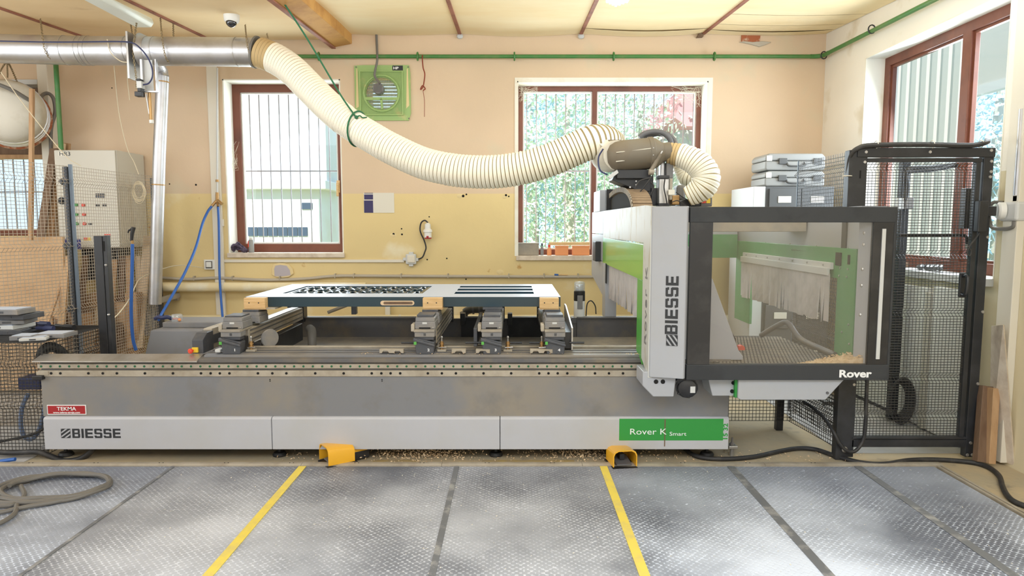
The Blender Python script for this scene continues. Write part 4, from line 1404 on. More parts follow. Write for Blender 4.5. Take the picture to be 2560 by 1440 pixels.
# hanging curtain strips on the left opening, one strip after another
def strips(xf, y0, y1, z0, z1, n, m, parent, amp):
    w = (y1 - y0) / n
    for k in range(n):
        ya, yb = y0 + w * k, y0 + w * (k + 1) - .002
        b = MB()
        tw = rnd.uniform(-amp, amp)
        dz = rnd.uniform(-.008, .008)
        rows_ = 4
        for r in range(rows_ + 1):
            t = r / rows_
            z = z1 + (z0 + dz - z1) * t
            for (y, s) in ((ya, 1), (yb, -1)):
                x = xf(y) + s * tw * t * t
                b.v += [Vector((x, y, z)), Vector((x + .003, y, z))]
        for r in range(rows_):
            k0 = r * 4
            for q in ((0, 2, 6, 4), (1, 5, 7, 3), (0, 4, 5, 1), (2, 3, 7, 6)):
                b.f.append(tuple(k0 + i for i in q))
                b.mi.append(0)
        b.build('curtain_strip', m, parent)


cl = MB().box(side(5, .02), side(5, .045), 4.44, 5.74, 1.19, 1.25).build('curtain_rail', M['grey_l'], gan)
strips(lambda y: side(y, .018), 4.44, 5.72, .93, 1.21, 30, M['strip'], cl, .012)
# white column with lettering
MB().prism([(side(4.055), 4.055), (.845, 4.045), (1.035, GF - .01), (1.047, GF + .005), (1.047, 4.16), (side(4.16, .02), 4.16)], 'z', gz0_ + .008, zt - .012).build('front_column', M['white'], gan, bevel=.004)
colf = [c for c in gan.children if c.name.startswith('front_column')][0]
ang = math.atan2((GF - .01) - 4.045, 1.035 - .845)
RT = Matrix.Rotation(ang, 3, 'Z')
h0 = at(1690, 835, 4.02)
bw = (at(1290, 690, 4.02).z - at(1290, 835, 4.02).z)
colY = lambda x: 4.045 + (x - .845) * (GF - .01 - 4.045) / .19 - .0015
block_word('BIESSE', (h0.x + .004, colY(h0.x + .004), h0.z), .075, RT @ FRONT_UP, M['text_k'], colf, xs=bw / (.075 / 7 * (26.5 + 4.5)))
stripes_logo(colf, (h0.x + .006, colY(h0.x + .006), at(1690, 864, 4.02).z), .068, RT @ FRONT_UP, M['text_k'])
# framed window
hx0, hx1 = 1.072, gx1_
bar_t, bar_b = zz(556, GF), zz(912, GF)
MB().box(gx0_ + .008, gx1_, GF, GF + .05, bar_t, gz1_).build('top_bar', M['frame'], gan, bevel=.004)
bb = MB().box(gx0_ + .008, gx1_, GF - .002, GF + .05, gz0_, bar_b).build('bottom_bar', M['frame'], gan, bevel=.004)
px0, px1 = at(1779, 720, GF).x, at(2178, 720, GF).x
MB().box(gx0_ + .012, px0, GF + .004, GF + .03, bar_b, bar_t).build('black_border', M['black'], gan)
rb = MB().box(px1, gx1_ - .004, GF + .004, GF + .03, bar_b, bar_t).build('black_border', M['black'], gan)
hxc = at(2203, 735, GF).x
MB().box(hxc - .012, hxc + .010, GF - .002, GF + .006, zz(898, GF), zz(572, GF)).build('grip_strip', M['grey_l'], rb, bevel=.001)
MB().box(px0 + .0005, px1 - .0005, GF + .012, GF + .018, bar_b + .0005, bar_t - .0005).build('viewing_pane', M['pane'], gan)
MB().box(gx1_ - .012, gx1_ + .002, GF + .002, GF + .09, gz0_, gz1_).build('frame_edge', M['frame'], gan)
text('Rover', .062, (at(2096, 940, GF).x, GF - .0035, zz(942.5, GF)), FRONT, M['text_w'], bb, xs=1.28, bold=.0022)
# carriage blocks and covers under the frame
cz0, cz1 = zz(992, 4.06), zz(941, 4.06)
xa, xb, xc = at(1605, 950, 4.08).x, at(1625, 990, 4.06).x, at(1690, 950, 4.06).x
MB().prism([(xa, cz1 + .03), (xa, cz0 + .07), (xb + .02, cz0), (xc - .012, cz0), (xc, cz1), (xc, cz1 + .03)], 'y', 4.06, 4.27).build('carriage_cover', M['white'], gan, bevel=.005)
for px in (1640, 1657):
    p = at(px, 954, 4.06)
    MB().cyl((p.x, 4.056, p.z), (p.x, 4.062, p.z), .0135, n=16).build('black_plug', M['hole'], gan)
MB().prism([(at(1765, 950, 4.08).x, cz1 + .03), (at(1775, 975, 4.08).x, cz1 - .07), (at(1781, 992, 4.08).x, cz0), (at(1838, 992, 4.08).x, cz0), (at(1846, 950, 4.08).x, cz1 + .03)], 'y', 4.08, 4.27).build('carriage_cover', M['white'], gan, bevel=.005)
for (px, py) in ((1833, 957), (1830, 978)):
    p = at(px, py, 4.08)
    MB().cyl((p.x, 4.075, p.z), (p.x, 4.082, p.z), .012, n=16).build('black_plug', M['hole'], gan)
tx0, tx1, tx2 = at(1846, 960, 4.03).x, at(2064, 1000, 4.03).x, at(2110, 953, 4.03).x
tz0, tz1 = zz(1000, 4.03), zz(950, 4.03)
MB().prism([(tx0, tz1 + .02), (tx0, tz0 + .01), (tx0 + .02, tz0), (tx1, tz0), (tx2, tz1), (tx2, tz1 + .02)], 'y', 4.03, 4.45).build('chip_tray_cover', M['white'], gan, bevel=.005)
p = at(2068, 982, 4.03)
MB().cyl((p.x, 4.022, p.z), (p.x, 4.03, p.z), .008, n=10).build('cover_screw', M['body_dk'], gan)
MB().box(tx0 - .012, tx0 + .004, 4.05, 4.2, tz0 + .01, tz1).build('green_edge', M['plate_green'], gan)
p = at(1722, 968, 4.09)
mo = MB().lathe([(.03, .0), (.055, .01), (.062, .03), (.062, .07), (.058, .09)], (p.x - .02, 4.04, p.z), (.15, 1, .1), 20).lathe([(.060, .02), (.068, .022), (.068, .04), (.060, .042)], (p.x - .02, 4.05, p.z), (.15, 1, .1), 14, caps=False).build('fan_motor', M['black'], gan, smooth=True)
MB().box(p.x - .005, p.x + .025, 4.034, 4.04, p.z - .022, p.z + .018).build('motor_label', M['grey_l'], mo)
for k in range(5):
    a = k * 1.25
    MB().ball((p.x - .02 + math.cos(a) * .058, 4.07, p.z + math.sin(a) * .058), .010, 6).build('motor_lug', M['black'], mo)
MB().tube(catmull([(p.x - .07, 4.08, p.z + .04), (p.x - .05, 4.07, p.z + .06), (p.x, 4.08, p.z + .06)], 5), .022, 10).build('motor_bracket', M['black'], gan, smooth=True)

# inside the gantry: the right side wall with its green frame and curtain
ixr = 2.12
wl = MB().box(ixr + .03, ixr + .05, 4.16, 6.5, 1.395, 1.665).build('inner_panel', M['white'], gan)
for y in (4.3, 4.75, 5.2, 5.7):
    MB().ball((ixr + .028, y, 1.402), .008, 6).build('rivet', M['steel'], wl)
gi = MB().plate({4.17, 4.40, 6.0, 6.4}, {.66, 1.20, 1.40}, lambda u, v: 4.40 < u < 6.0 and v < 1.20, lambda u, v, w: (w, u, v), ixr + .015, ixr + .04).build('green_frame', M['green_d'], gan, bevel=.003)
MB().box(ixr + .006, ixr + .017, 4.35, 4.42, 1.285, 1.37).build('dark_window', M['hole'], gi, bevel=.002)
MB().box(ixr + .010, ixr + .017, 4.24, 4.265, 1.30, 1.36).build('dark_slot', M['hole'], gi)
for (y, z) in ((4.26, 1.27), (4.36, 1.27), (4.27, 1.22), (4.37, 1.22), (4.2, .80), (4.3, .86), (4.22, .92), (4.2, .74)):
    MB().ball((ixr + .012, y, z), .008, 6, (.6, 1, 1)).build('bolt', M['steel'], gi)
cr = MB().box(ixr - .01, ixr + .014, 4.45, 6.15, 1.255, 1.30).box(ixr - .03, ixr - .01, 4.45, 6.15, 1.215, 1.265).build('curtain_rail', M['grey_l'], gan, bevel=.003)
for k in range(7):
    MB().ball((ixr - .013, 4.55 + k * .25, 1.282), .009, 6, (.6, 1, 1)).build('bolt', M['steel'], cr)
strips(lambda y: ixr - .02, 4.43, 6.15, .90, 1.225, 26, M['strip'], cr, .016)
# right front post in grey plastic with bolts
gp_ = MB().prism([(2.165, 4.03), (2.235, 4.03), (2.235, 4.15), (2.135, 4.15), (2.125, 4.13)], 'z', .66, 1.66).build('front_post', M['white'], gan)
for z in (1.50, 1.43, 1.28, 1.18, 1.0, .74):
    MB().ball((2.14, 4.095, z), .012, 8, (.8, .8, 1)).build('bolt', M['steel'], gp_)
# interior tray of perforated black plate
tr = MB().box(1.30, 2.12, 4.10, 5.3, .655, .668).build('perforated_tray', M['hole'], gan)
b = MB()
for i in range(34):
    for j in range(30):
        x, y = 1.33 + i * .0235 + (.012 if j % 2 else 0), 4.14 + j * .038
        b.box(x - .0075, x + .0075, y - .008, y + .008, .668, .6695)
stuff(b.build('perforation', M['dusty'], tr))
# white spindle wedge, dark side and red knob
z7 = zz(700, 4.35)
MB().prism([(1.10, .675), (1.50, .675), (1.50, .70), (1.47, .74), (1.29, 1.20), (1.10, 1.45)], 'y', 4.30, 4.72).build('spindle_cover', M['white'], gan, bevel=.006)
MB().prism([(1.40, .67), (1.60, .67), (1.60, .74), (1.52, .86), (1.34, .95)], 'y', 4.74, 4.80).build('dark_guard', M['black'], gan, bevel=.004)
p = at(1852, 871, 4.70)
MB().cyl((p.x, 4.68, p.z), (p.x, 4.73, p.z), .025, n=14).build('stop_button', M['red_b'], gan, bevel=.004)
MB().tube(catmull([(1.95, 5.2, .69), (2.0, 5.0, .80), (2.03, 4.9, .83), (2.06, 4.75, .74), (2.10, 4.5, .71), (2.12, 4.35, .70)], 6), .02, 10).build('inner_cable', M['body_dk'], gan, smooth=True)
b = MB()
for k in range(900):
    a = rnd.random()
    x = 1.80 + .36 * rnd.random() ** .7
    y = 4.06 + .16 * rnd.random()
    z = .668 + .085 * rnd.random() * (x - 1.78) / .36
    s = rnd.uniform(.005, .012)
    d = Vector((rnd.gauss(0, 1), rnd.gauss(0, 1), rnd.gauss(0, .6))).normalized() * s
    w = d.orthogonal().normalized() * s * .6
    c = Vector((x, y, z))
    b.add([c - d, c + w, c + d, c - w], [(0, 1, 2, 3)])
b.prism([(1.80, .668), (2.16, .668), (2.16, .74), (2.0, .71)], 'y', 4.06, 4.20)
tag(stuff(b.build('wood_shavings', M['shav'], None, recalc=False)), 'heap of pale wood shavings behind the gantry window, lower right', 'shavings')
# rear cross beam and closing plates
MB().box(.86, 2.14, 6.40, 6.60, 1.40, 1.66).build('cross_beam', M['white'], gan)
MB().box(1.5, 2.13, 6.36, 6.39, 1.24, 1.46).build('rear_green_panel', M['green_d'], gan)
MB().box(1.08, 2.14, 4.9, 5.25, 1.50, 1.66).build('cross_beam', M['dusty'], gan, bevel=.005)
MB().box(1.05, gx1_, 4.05, 4.16, 1.63, 1.656).build('top_edge', M['frame'], gan)
MB().box(.785, .87, 6.05, 6.5, 1.672, 1.86).build('rear_cover', M['white'], gan, bevel=.004)

# ------------------------------------------------------------------ energy chain and machinery on the gantry
EX0, EX1 = .855, .995
ec = thing('energy_chain', 'dusty brown cable drag chain arching over the gantry top', 'cable chain', (EX0, 5.2, 1.67))
path = catmull([Vector((0, y, z)) for y, z in ((5.90, 1.80), (5.60, 1.825), (5.30, 1.825), (5.06, 1.80), (4.90, 1.755), (4.81, 1.70), (4.78, 1.64))], 8)
path = resample(path, .034)
for i in range(len(path) - 1):
    a, c = path[i], path[i + 1]
    up = (c - a).cross(Vector((1, 0, 0)))
    xm = Vector(((EX0 + EX1) / 2, 0, 0))
    lk = MB().bar(xm + a + (c - a) * .05, xm + a + (c - a) * .93, EX1 - EX0, .022, up=up).build('chain_link', M['chain_dust'], ec, bevel=.003)
    MB().bar(Vector((EX0 - .006, 0, 0)) + a + (c - a) * .12, Vector((EX0 - .006, 0, 0)) + a + (c - a) * .80, .008, .040, up=up).build('side_link', M['dusty'], lk, bevel=.002)
MB().prism([(p.y, p.z - .03) for p in path if p.z > 1.68] + [(4.84, 1.66), (5.90, 1.66)], 'x', EX0 + .004, EX0 + .012).build('chain_trough', M['hole'], ec)
MB().box(EX0 - .03, EX0 + .06, 5.92, 5.98, 1.66, 1.86).build('chain_end', M['black'], ec, bevel=.003)

HY = 5.1
head = thing('spindle_unit', 'black bracket, pneumatic cylinders and tubes on the gantry top under the beige hood', 'machine unit', (at(1600, 510, HY).x, HY, 1.66))


def pxbox(name, x0, y0, x1, y1, Y, dep, m, bev=.003, parent=None):
    a, c = at(x0, y1, Y), at(x1, y0, Y)
    return MB().box(a.x, c.x, Y, Y + dep, a.z, c.z).build(name, m, parent if parent is not None else head, bevel=bev)


def pxpoly(name, pts, Y, dep, m, bev=.003, parent=None):
    return MB().prism([(at(x, y, Y).x, at(x, y, Y).z) for x, y in pts], 'y', Y, Y + dep).build(name, m, parent if parent is not None else head, bevel=bev)


pxbox('bracket_front', 1543, 424, 1628, 446, HY - .05, .28, M['black'])
pxpoly('bracket_gusset', [(1530, 450), (1545, 424), (1626, 424), (1626, 478), (1600, 478)], HY, .22, M['black'])
pxbox('bracket_post', 1600, 440, 1634, 512, HY + .02, .2, M['black'])
pxbox('mount_column', 1628, 470, 1648, 514, HY, .15, M['black'])
pxpoly('hinge_plate', [(1519, 442), (1543, 424), (1547, 432), (1527, 447)], HY - .06, .05, M['grey_l'])
for (px, py, r) in ((1575, 468, .007), (1590, 453, .006), (1590, 462, .006)):
    p = at(px, py, HY)
    MB().cyl((p.x, HY - .006, p.z), (p.x, HY, p.z), r, n=8).build('bolt', M['steel'], head)
for (x0, x1, y0, y1, m_, Y) in ((1647, 1673, 446, 510, 'alu', HY - .08), (1673, 1682, 446, 500, 'alu_dust', HY - .06), (1651, 1663, 400, 440, 'steel', HY + .05), (1666, 1684, 405, 446, 'grey', HY)):
    a, c = at(x0, y1, Y), at(x1, y0, Y)
    MB().box(a.x, c.x, Y, Y + .07, a.z, c.z).build('air_cylinder', M[m_], head, bevel=.006)
a, c = at(1646, 446, HY - .09), at(1674, 438, HY - .09)
MB().box(a.x, c.x, HY - .09, HY, a.z, c.z).build('cylinder_cap', M['black'], head, bevel=.003)
a, c = at(1646, 516, HY - .09), at(1674, 508, HY - .09)
MB().box(a.x, c.x, HY - .09, HY, a.z, c.z).build('cylinder_foot', M['black'], head, bevel=.003)
MB().cyl(at(1626, 430, HY - .1), at(1652, 385, HY - .1), .016, n=12).build('tilting_cylinder', M['hood'], head, smooth=True)
MB().cyl(at(1645, 396, HY - .1), at(1656, 378, HY - .1), .008, n=10).build('piston_rod', M['steel'], head, smooth=True)
MB().cyl(at(1622, 430, HY - .1), at(1634, 430, HY - .1), .022, n=12).build('cylinder_clevis', M['dusty'], head, smooth=True)
pxbox('tag_paper', 1671, 474, 1687, 487, HY - .11, .002, M['paper'], 0)
MB().cyl(at(1641, 380, HY + .02), at(1645, 512, HY + .02), .009, n=10).build('guide_rod', M['steel'], head, smooth=True)
pxbox('dark_motor', 1655, 385, 1684, 402, HY + .03, .12, M['body_dk'], .008)
pxbox('side_motor', 1692, 462, 1716, 500, HY + .1, .14, M['grey'], .02)
pxbox('brass_fitting', 1680, 488, 1700, 512, HY - .05, .06, M['brass'], .006)
pxbox('valve_row', 1640, 492, 1690, 514, HY + .02, .1, M['dusty'], .006)
pxpoly('spindle_collar', [(1700, 516), (1700, 504), (1712, 498), (1745, 498), (1752, 504), (1752, 516)], HY - .05, .25, M['black'], .006)
wb = pxbox('warning_block', 1752, 494, 1781, 516, HY - .05, .12, M['body_dk'], .005)
pxbox('warning_label', 1754, 496, 1765, 508, HY - .053, .002, M['red_b'], 0, wb)
pxbox('warning_label', 1766, 496, 1776, 508, HY - .053, .002, M['lab_y'], 0, wb)
for pts, r in (([(1632, 438), (1610, 468), (1600, 480), (1588, 500)], .005), ([(1662, 448), (1660, 470), (1665, 495), (1668, 512)], .005), ([(1588, 470), (1600, 452), (1625, 445)], .005),
               ([(1626, 455), (1634, 465), (1630, 480), (1622, 495)], .006), ([(1690, 480), (1705, 492), (1720, 500)], .004), ([(1680, 505), (1695, 502), (1715, 514)], .004)):
    MB().tube(catmull([at(x, y, HY - .12) for x, y in pts], 6), r, 6).build('air_tube', M['rubber_blk'], head, smooth=True)
# black hose arching behind the hood
for d, dy in ((0, 0), (12, .05)):
    MB().tube(catmull([at(x + d, y + d * .4, HY + .35 + dy) for x, y in ((1598, 344), (1612, 334), (1635, 329), (1658, 333), (1673, 346), (1679, 362))], 6), .022, 10).build('arched_hose', M['body_dk'], head, smooth=True)

# ------------------------------------------------------------------ beige extraction hood
hood = thing('extraction_hood', 'dusty beige plastic extraction hood above the gantry, fed by the cream hose', 'extraction hood', (at(1580, 420, HY).x, HY, 1.96))
cl_, cr_ = at(1535, 392, HY), at(1622, 384, HY)
ax = (cr_ - cl_).normalized()
L = (cr_ - cl_).length
sc = (at(1580, 345, HY) - at(1580, 424, HY)).length / 2
MB().lathe([(.004, -.06), (sc * .50, -.055), (sc * .78, -.03), (sc * .93, .01), (sc, .07), (sc, L + .02), (sc * .99, L + .025)], cl_, ax, 32).build('hood_shell', M['hood'], hood, smooth=True)
MB().lathe([(sc * 1.0, L - .005), (sc * 1.05, L), (sc * 1.05, L + .03), (sc * 1.0, L + .035)], cl_, ax, 32).build('clamp_ring', M['hood'], hood, smooth=True)
MB().lathe([(sc * 1.0, L + .033), (sc * .90, L + .06), (sc * .72, L + .09), (sc * .60, L + .105), (sc * .60, L + .16)], cl_, ax, 28).build('outlet_cone', M['hood'], hood, smooth=True)
MB().tube([cl_ + Vector((0.02, -.02, .01)), cl_ + Vector((-.02, .12, .01)), at(1512, 392, HY + .3)], [sc * .95, sc * 1.0, sc * .95], 28).build('rear_shell', M['hood_l'], hood, smooth=True)
MB().tube([at(1500, 385, HY + .12), at(1516, 372, HY + .14)], [sc * .98, sc * .95], 24).build('inlet_flange', M['hood_l'], hood, smooth=True)
MB().tube(catmull([at(1508, 372, HY - .06), at(1496, 395, HY - .05), at(1500, 425, HY - .05), at(1519, 437, HY - .05)], 6), .006, 8).build('seal', M['navy'], hood, smooth=True)
MB().box(at(1505, 356, HY).x, at(1556, 347, HY).x, HY + .05, HY + .2, at(1505, 358, HY).z, at(1505, 347, HY).z).build('dusty_ledge', M['hood'], hood, bevel=.004)
for dz_ in (.02, -.045):
    MB().tube([cl_ + Vector((.0, -sc * .995 + abs(dz_) * .3, dz_)), cr_ + Vector((-.0, -sc * 1.003 + abs(dz_) * .3, dz_ + .006))], .004, 6).build('moulded_rib', M['hood_l'], hood)
for f in (.5, -.4):
    MB().ball(cr_ + Vector((.01, -sc * 1.05 * math.cos(f * .6), sc * f * .5)), .006, 6).build('screw', M['steel'], hood)
for px in (1578, 1595, 1610):
    p = at(px, 424, HY)
    MB().cyl((p.x, HY + .03, p.z - .02), (p.x, HY + .03, p.z + .02), .012, n=8).build('stand_off', M['alu_dust'], hood)


# ------------------------------------------------------------------ flexible hoses
def ribbed(name, path, r, pitch_, label, cat, dusty_from=None, dusty_n=0, n=28, ra=None):
    root = thing(name, label, cat, path[0])
    pts = resample(path, pitch_ / 4)
    rs, ms = [], []
    N = len(pts)
    for i in range(N):
        ph = i % 4
        base = ra(i / N) if ra else r
        rs.append(base * (1.0 if ph in (1, 2) else .965 if ph == 3 else .95))
        dust = dusty_n and i < dusty_n * 4
        ms.append(1 if ph == 0 else (2 if dust else 0))
    MB_ = MB()
    MB_.tube(pts, rs, n, caps=False, mats=ms)
    o = MB_.build('ribbed_wall', [M['hose'], M['hose_wire'], M['hose_dust']], root, smooth=False, recalc=False)
    o.data.polygons.foreach_set('use_smooth', [True] * len(o.data.polygons))
    return root, pts


hp_ = [(648, 131, 6.0), (690, 148, 5.98), (731, 176, 5.94), (772, 217, 5.88), (815, 260, 5.80), (855, 295, 5.72), (895, 323, 5.65), (935, 347, 5.58), (975, 370, 5.52), (1050, 405, 5.44), (1110, 421, 5.38),
       (1172, 429, 5.34), (1245, 429, 5.30), (1315, 418, 5.27), (1380, 398, 5.25), (1435, 374, 5.24), (1478, 356, 5.24), (1508, 354, 5.30), (1528, 366, 5.40)]
hpath = catmull([at(x, y, Y) for x, y, Y in hp_], 10)
hose1, hpts = ribbed('extraction_hose', hpath, .128, .0305, 'long cream ribbed extraction hose sagging from the ceiling duct to the gantry', 'hose', dusty_n=4,
                     ra=lambda t: .132 if t < .3 else .128 if t < .6 else .130)
pa = [(1672, 383, 5.12), (1690, 386, 5.10), (1712, 392, 5.07), (1738, 405, 5.03), (1758, 424, 5.0), (1766, 446, 4.98), (1757, 468, 4.98), (1738, 482, 5.0), (1718, 492, 5.02)]
ribbed('extraction_hose', catmull([at(x, y, Y) for x, y, Y in pa], 10), .092, .0255, 'short cream ribbed hose curving from the hood down to the spindle', 'hose', dusty_n=3,
       ra=lambda t: .080 + .022 * min(1, t * 2.2) if t < .75 else .102 - .03 * (t - .75) * 4)
pb = [(1700, 400, 5.5), (1708, 420, 5.5), (1716, 440, 5.48), (1726, 446, 5.45), (1740, 448, 5.42)]
ribbed('extraction_hose', catmull([at(x, y, Y) for x, y, Y in pb], 8), .075, .024, 'cream ribbed hose end half hidden behind the short curved hose', 'hose')
# collar where the hose meets the duct
MB().tube([at(637, 130, 6.0), at(642, 131, 6.0)], [.136, .136], 28).build('hose_clamp', M['cable_grey'], hose1, smooth=True)

# ------------------------------------------------------------------ rigid duct
DY = 6.0
duct = thing('extraction_duct', 'round galvanised extraction duct hung on chains under the ceiling', 'duct', (at(300, 127, DY).x, DY, at(300, 127, DY).z))
dpx = [(-140, 118), (60, 124), (165, 126), (212, 127), (340, 127.5), (356, 128), (470, 129), (595, 130), (640, 131)]
for (a, c) in ((0, 2), (2, 3), (3, 4), (5, 7), (7, 8)):
    MB().tube([at(*dpx[a], DY), at(*dpx[c], DY)], .121, 32).build('duct_length', M['galv'], duct, smooth=True)
for px, py in ((166, 126), (203, 127), (215, 127), (226, 127), (322, 127.5), (334, 127.5), (390, 128.5), (594, 130)):
    MB().tube([at(px - 1.3, py, DY), at(px + 1.3, py, DY)], .1245, 32).build('joint_band', M['steel'], duct, smooth=True)
MB().tube([at(356, 128, DY), at(372, 128, DY)], [.150, .124], 32).build('duct_cone', M['galv'], duct, smooth=True)
gt = thing('blast_gate', 'galvanised blast gate with pneumatic actuator hanging under the duct', 'damper', (at(348, 180, DY).x, DY, at(348, 240, DY).z))
ga, gc = at(345, 205, DY), at(352, 90, DY)
MB().box(ga.x - .005, ga.x + .012, DY - .15, DY + .15, ga.z, gc.z).build('gate_plate', M['steel'], gt, bevel=.001)
ga, gc = at(358, 232, DY - .1), at(394, 150, DY - .1)
MB().plate({ga.x, ga.x + .018, gc.x - .012, gc.x}, {ga.z, ga.z + .012, gc.z}, lambda u, v: ga.x + .018 < u < gc.x - .012 and v > ga.z + .012, lambda u, v, w: (u, w, v), DY - .13, DY - .10).build('gate_frame', M['galv'], gt)
MB().box(ga.x + .02, gc.x - .05, DY - .10, DY - .09, ga.z + .02, gc.z).build('slide_sheet', M['grey_l'], gt)
a, c = at(374, 232, DY - .1), at(378, 300, DY - .1)
MB().cyl(a, c, .013, n=12).build('actuator_rod', M['brass'], gt, smooth=True)
MB().cyl(c, at(379, 308, DY - .1), .017, n=12).build('actuator_end', M['screen_w'], gt, smooth=True)
MB().cyl(at(365, 235, DY - .1), at(373, 285, DY - .1), .006, n=8).build('tie_rod', M['steel'], gt)
for (x0, y0, x1, y1, m_) in ((345, 198, 355, 204, 'black'), (346, 204, 358, 222, 'grey_l'), (348, 221, 357, 230, 'black'), (341, 230, 358, 242, 'black')):
    a, c = at(x0, y1, DY - .16), at(x1, y0, DY - .16)
    MB().box(a.x, c.x, DY - .19, DY - .13, a.z, c.z).build('air_valve', M[m_], gt, bevel=.004)
MB().tube(catmull([at(x, y, DY - .17) for x, y in ((358, 212), (372, 208), (381, 192), (380, 170), (370, 145), (352, 122), (330, 107), (290, 104), (200, 105), (100, 105), (-40, 102))], 6), .006, 6).build('air_line', M['navy'], gt, smooth=True)

pp = thing('branch_duct', 'thin galvanised branch pipe dropping down the wall beside the wire fence', 'duct', at(398, 700, 6.45))
MB().tube([at(388, 152, 6.2), at(397, 165, 6.4), at(404, 178, 6.45), at(406.5, 192, 6.45)], [.055, .055, .056, .056], 20).build('elbow', M['galv'], pp, smooth=True)
MB().tube([at(406.5, 190, 6.45), at(398, 400, 6.45), at(388, 760, 6.45)], .056, 24).build('pipe', M['galv'], pp, smooth=True)
for py, px in ((205, 406), (462, 395.5)):
    MB().tube([at(px, py - 1.5, 6.45), at(px, py + 1.5, 6.45)], .061, 20).build('pipe_clamp', M['brass'], pp, smooth=True)

# ------------------------------------------------------------------ things on the rear wall
W_ = YB - .001


def wallbox(x0, y0, x1, y1, d, name, m, parent=None, bev=.002, Y=None):
    Y = W_ if Y is None else Y
    a, c = at(x0, y1, Y - d), at(x1, y0, Y - d)
    return MB().box(a.x, c.x, Y - d, Y, a.z, c.z).build(name, m, parent, bevel=bev)


# green pipe with clips, along the rear wall and on along the right wall
PY = YB - .07
gpipe = thing('green_pipe', 'green painted pipe with clips running round the top of the walls', 'pipe', (at(1400, 141, PY).x, PY, at(1400, 141, PY).z))
zp = at(1400, 141, PY).z
pr = .019
xr2 = XR - .07
MB().tube([(at(520, 141, PY).x, PY, zp), (at(2030, 141, PY).x, PY, zp)], pr, 14).build('pipe_run', M['pipe_green'], gpipe, smooth=True)
ce = [(at(2026, 141, PY).x, PY, zp), (xr2 - .07, PY, zp), (xr2 - .02, PY - .02, zp), (xr2, PY - .07, zp), (xr2, PY - .14, zp)]
MB().tube(catmull(ce, 5), pr * 1.12, 14).build('pipe_elbow', M['pipe_green'], gpipe, smooth=True)
MB().tube([(xr2, PY - .13, zp), (xr2, 3.4, zp - .07)], pr, 14).build('pipe_run', M['pipe_green'], gpipe, smooth=True)
for px in (797, 1044, 1286, 1534, 1786):
    x = at(px, 141, PY).x
    MB().tube([(x + .0, PY + math.cos(t) * .03, zp + math.sin(t) * .038) for t in [i * math.pi / 6 for i in range(12)]], .009, 6, closed=True).build('pipe_clip', M['pipe_green'], gpipe, smooth=True)
for px, py in ((2060, 132), (2180, 60)):
    p = atx(px, py, xr2)
    MB().tube([(xr2 + math.cos(t) * .03, p.y, zp + math.sin(t) * .036) for t in [i * math.pi / 6 for i in range(12)]], .006, 6, closed=True).build('pipe_clip', M['fence'], gpipe, smooth=True)

# wall fan
fan = thing('wall_fan', 'pale green square extractor fan with round grille high on the rear wall', 'fan', (fx, YB, zz(303, YB)))
X0, X1, Z0, Z1 = at(888, 233, YB).x, at(1027, 233, YB).x, zz(302, YB), zz(164, YB)
cxf, czf = (X0 + X1) / 2 - .01, (Z0 + Z1) / 2 - .005
rf = .160
b = MB()
n = 32
v, f = [], []
for k in range(n):
    a = 2 * math.pi * k / n
    ca, sa = math.cos(a), math.sin(a)
    t = min((X1 - cxf) / ca if ca > 1e-6 else ((X0 - cxf) / ca if ca < -1e-6 else 9e9), (Z1 - czf) / sa if sa > 1e-6 else ((Z0 - czf) / sa if sa < -1e-6 else 9e9))
    v += [Vector((cxf + ca * rf, YB - .022, czf + sa * rf)), Vector((cxf + ca * t, YB - .022, czf + sa * t)), Vector((cxf + ca * t, YB - .001, czf + sa * t)), Vector((cxf + ca * rf, YB - .001, czf + sa * rf))]
for k in range(n):
    a0, a1 = 4 * k, 4 * ((k + 1) % n)
    for q in range(4):
        f.append((a0 + q, a0 + (q + 1) % 4, a1 + (q + 1) % 4, a1 + q))
b.add(v, f)
b.build('mounting_plate', M['fan_green'], fan)
gw = (X1 - X0) * .37
b = MB()
b.plate({cxf - gw - .012, cxf - gw, cxf + gw, cxf + gw + .012}, {czf - gw - .012, czf - gw, czf + gw, czf + gw + .012}, lambda u, v: abs(u - cxf) < gw and abs(v - czf) < gw, lambda u, v, w: (u, w, v), YB - .045, YB - .035)
b.build('guard_frame', M['fan_green'], fan, bevel=.002)
b = MB()
k = -gw
while k < gw:
    b.bar((cxf + k, YB - .04, czf - gw), (cxf + k, YB - .04, czf + gw), .0016, .0016).bar((cxf - gw, YB - .041, czf + k), (cxf + gw, YB - .041, czf + k), .0016, .0016)
    k += .0165
stuff(b.build('guard_mesh', M['fan_green'], fan, recalc=False))
MB().tube([(cxf + math.cos(t) * (rf + .02), YB - .03, czf + math.sin(t) * (rf + .02)) for t in [i * math.pi / 16 for i in range(32)]], .012, 8, closed=True).build('fan_ring', M['fan_green'], fan, smooth=True)
for k in range(9):
    z = czf - .14 + k * .034
    MB().box(-.165, .165, -.002, .002, -.019, .019, R=Matrix.Rotation(math.radians(-42), 3, 'X'), o=(cxf, YB + .05, z)).build('louvre_slat', M['grey_l'], fan)
mz = at(950, 225, YB).z
MB().lathe([(.05, 0), (.055, .01), (.055, .09), (.05, .10)], (at(949, 225, YB).x, YB - .09, mz), (0, 1, 0), 18).build('fan_motor', M['grey'], fan, smooth=True)
b = MB()
for i in range(-3, 4):
    b.box(-.042, .042, -.004, 0, -.002, .002, o=(at(949, 225, YB).x, YB - .088, mz + i * .012)).box(-.002, .002, -.004, 0, -.042, .042, o=(at(949, 225, YB).x + i * .012, YB - .088, mz))
stuff(b.build('motor_grille', M['body_dk'], fan))
zb_ = zz(248, YB)
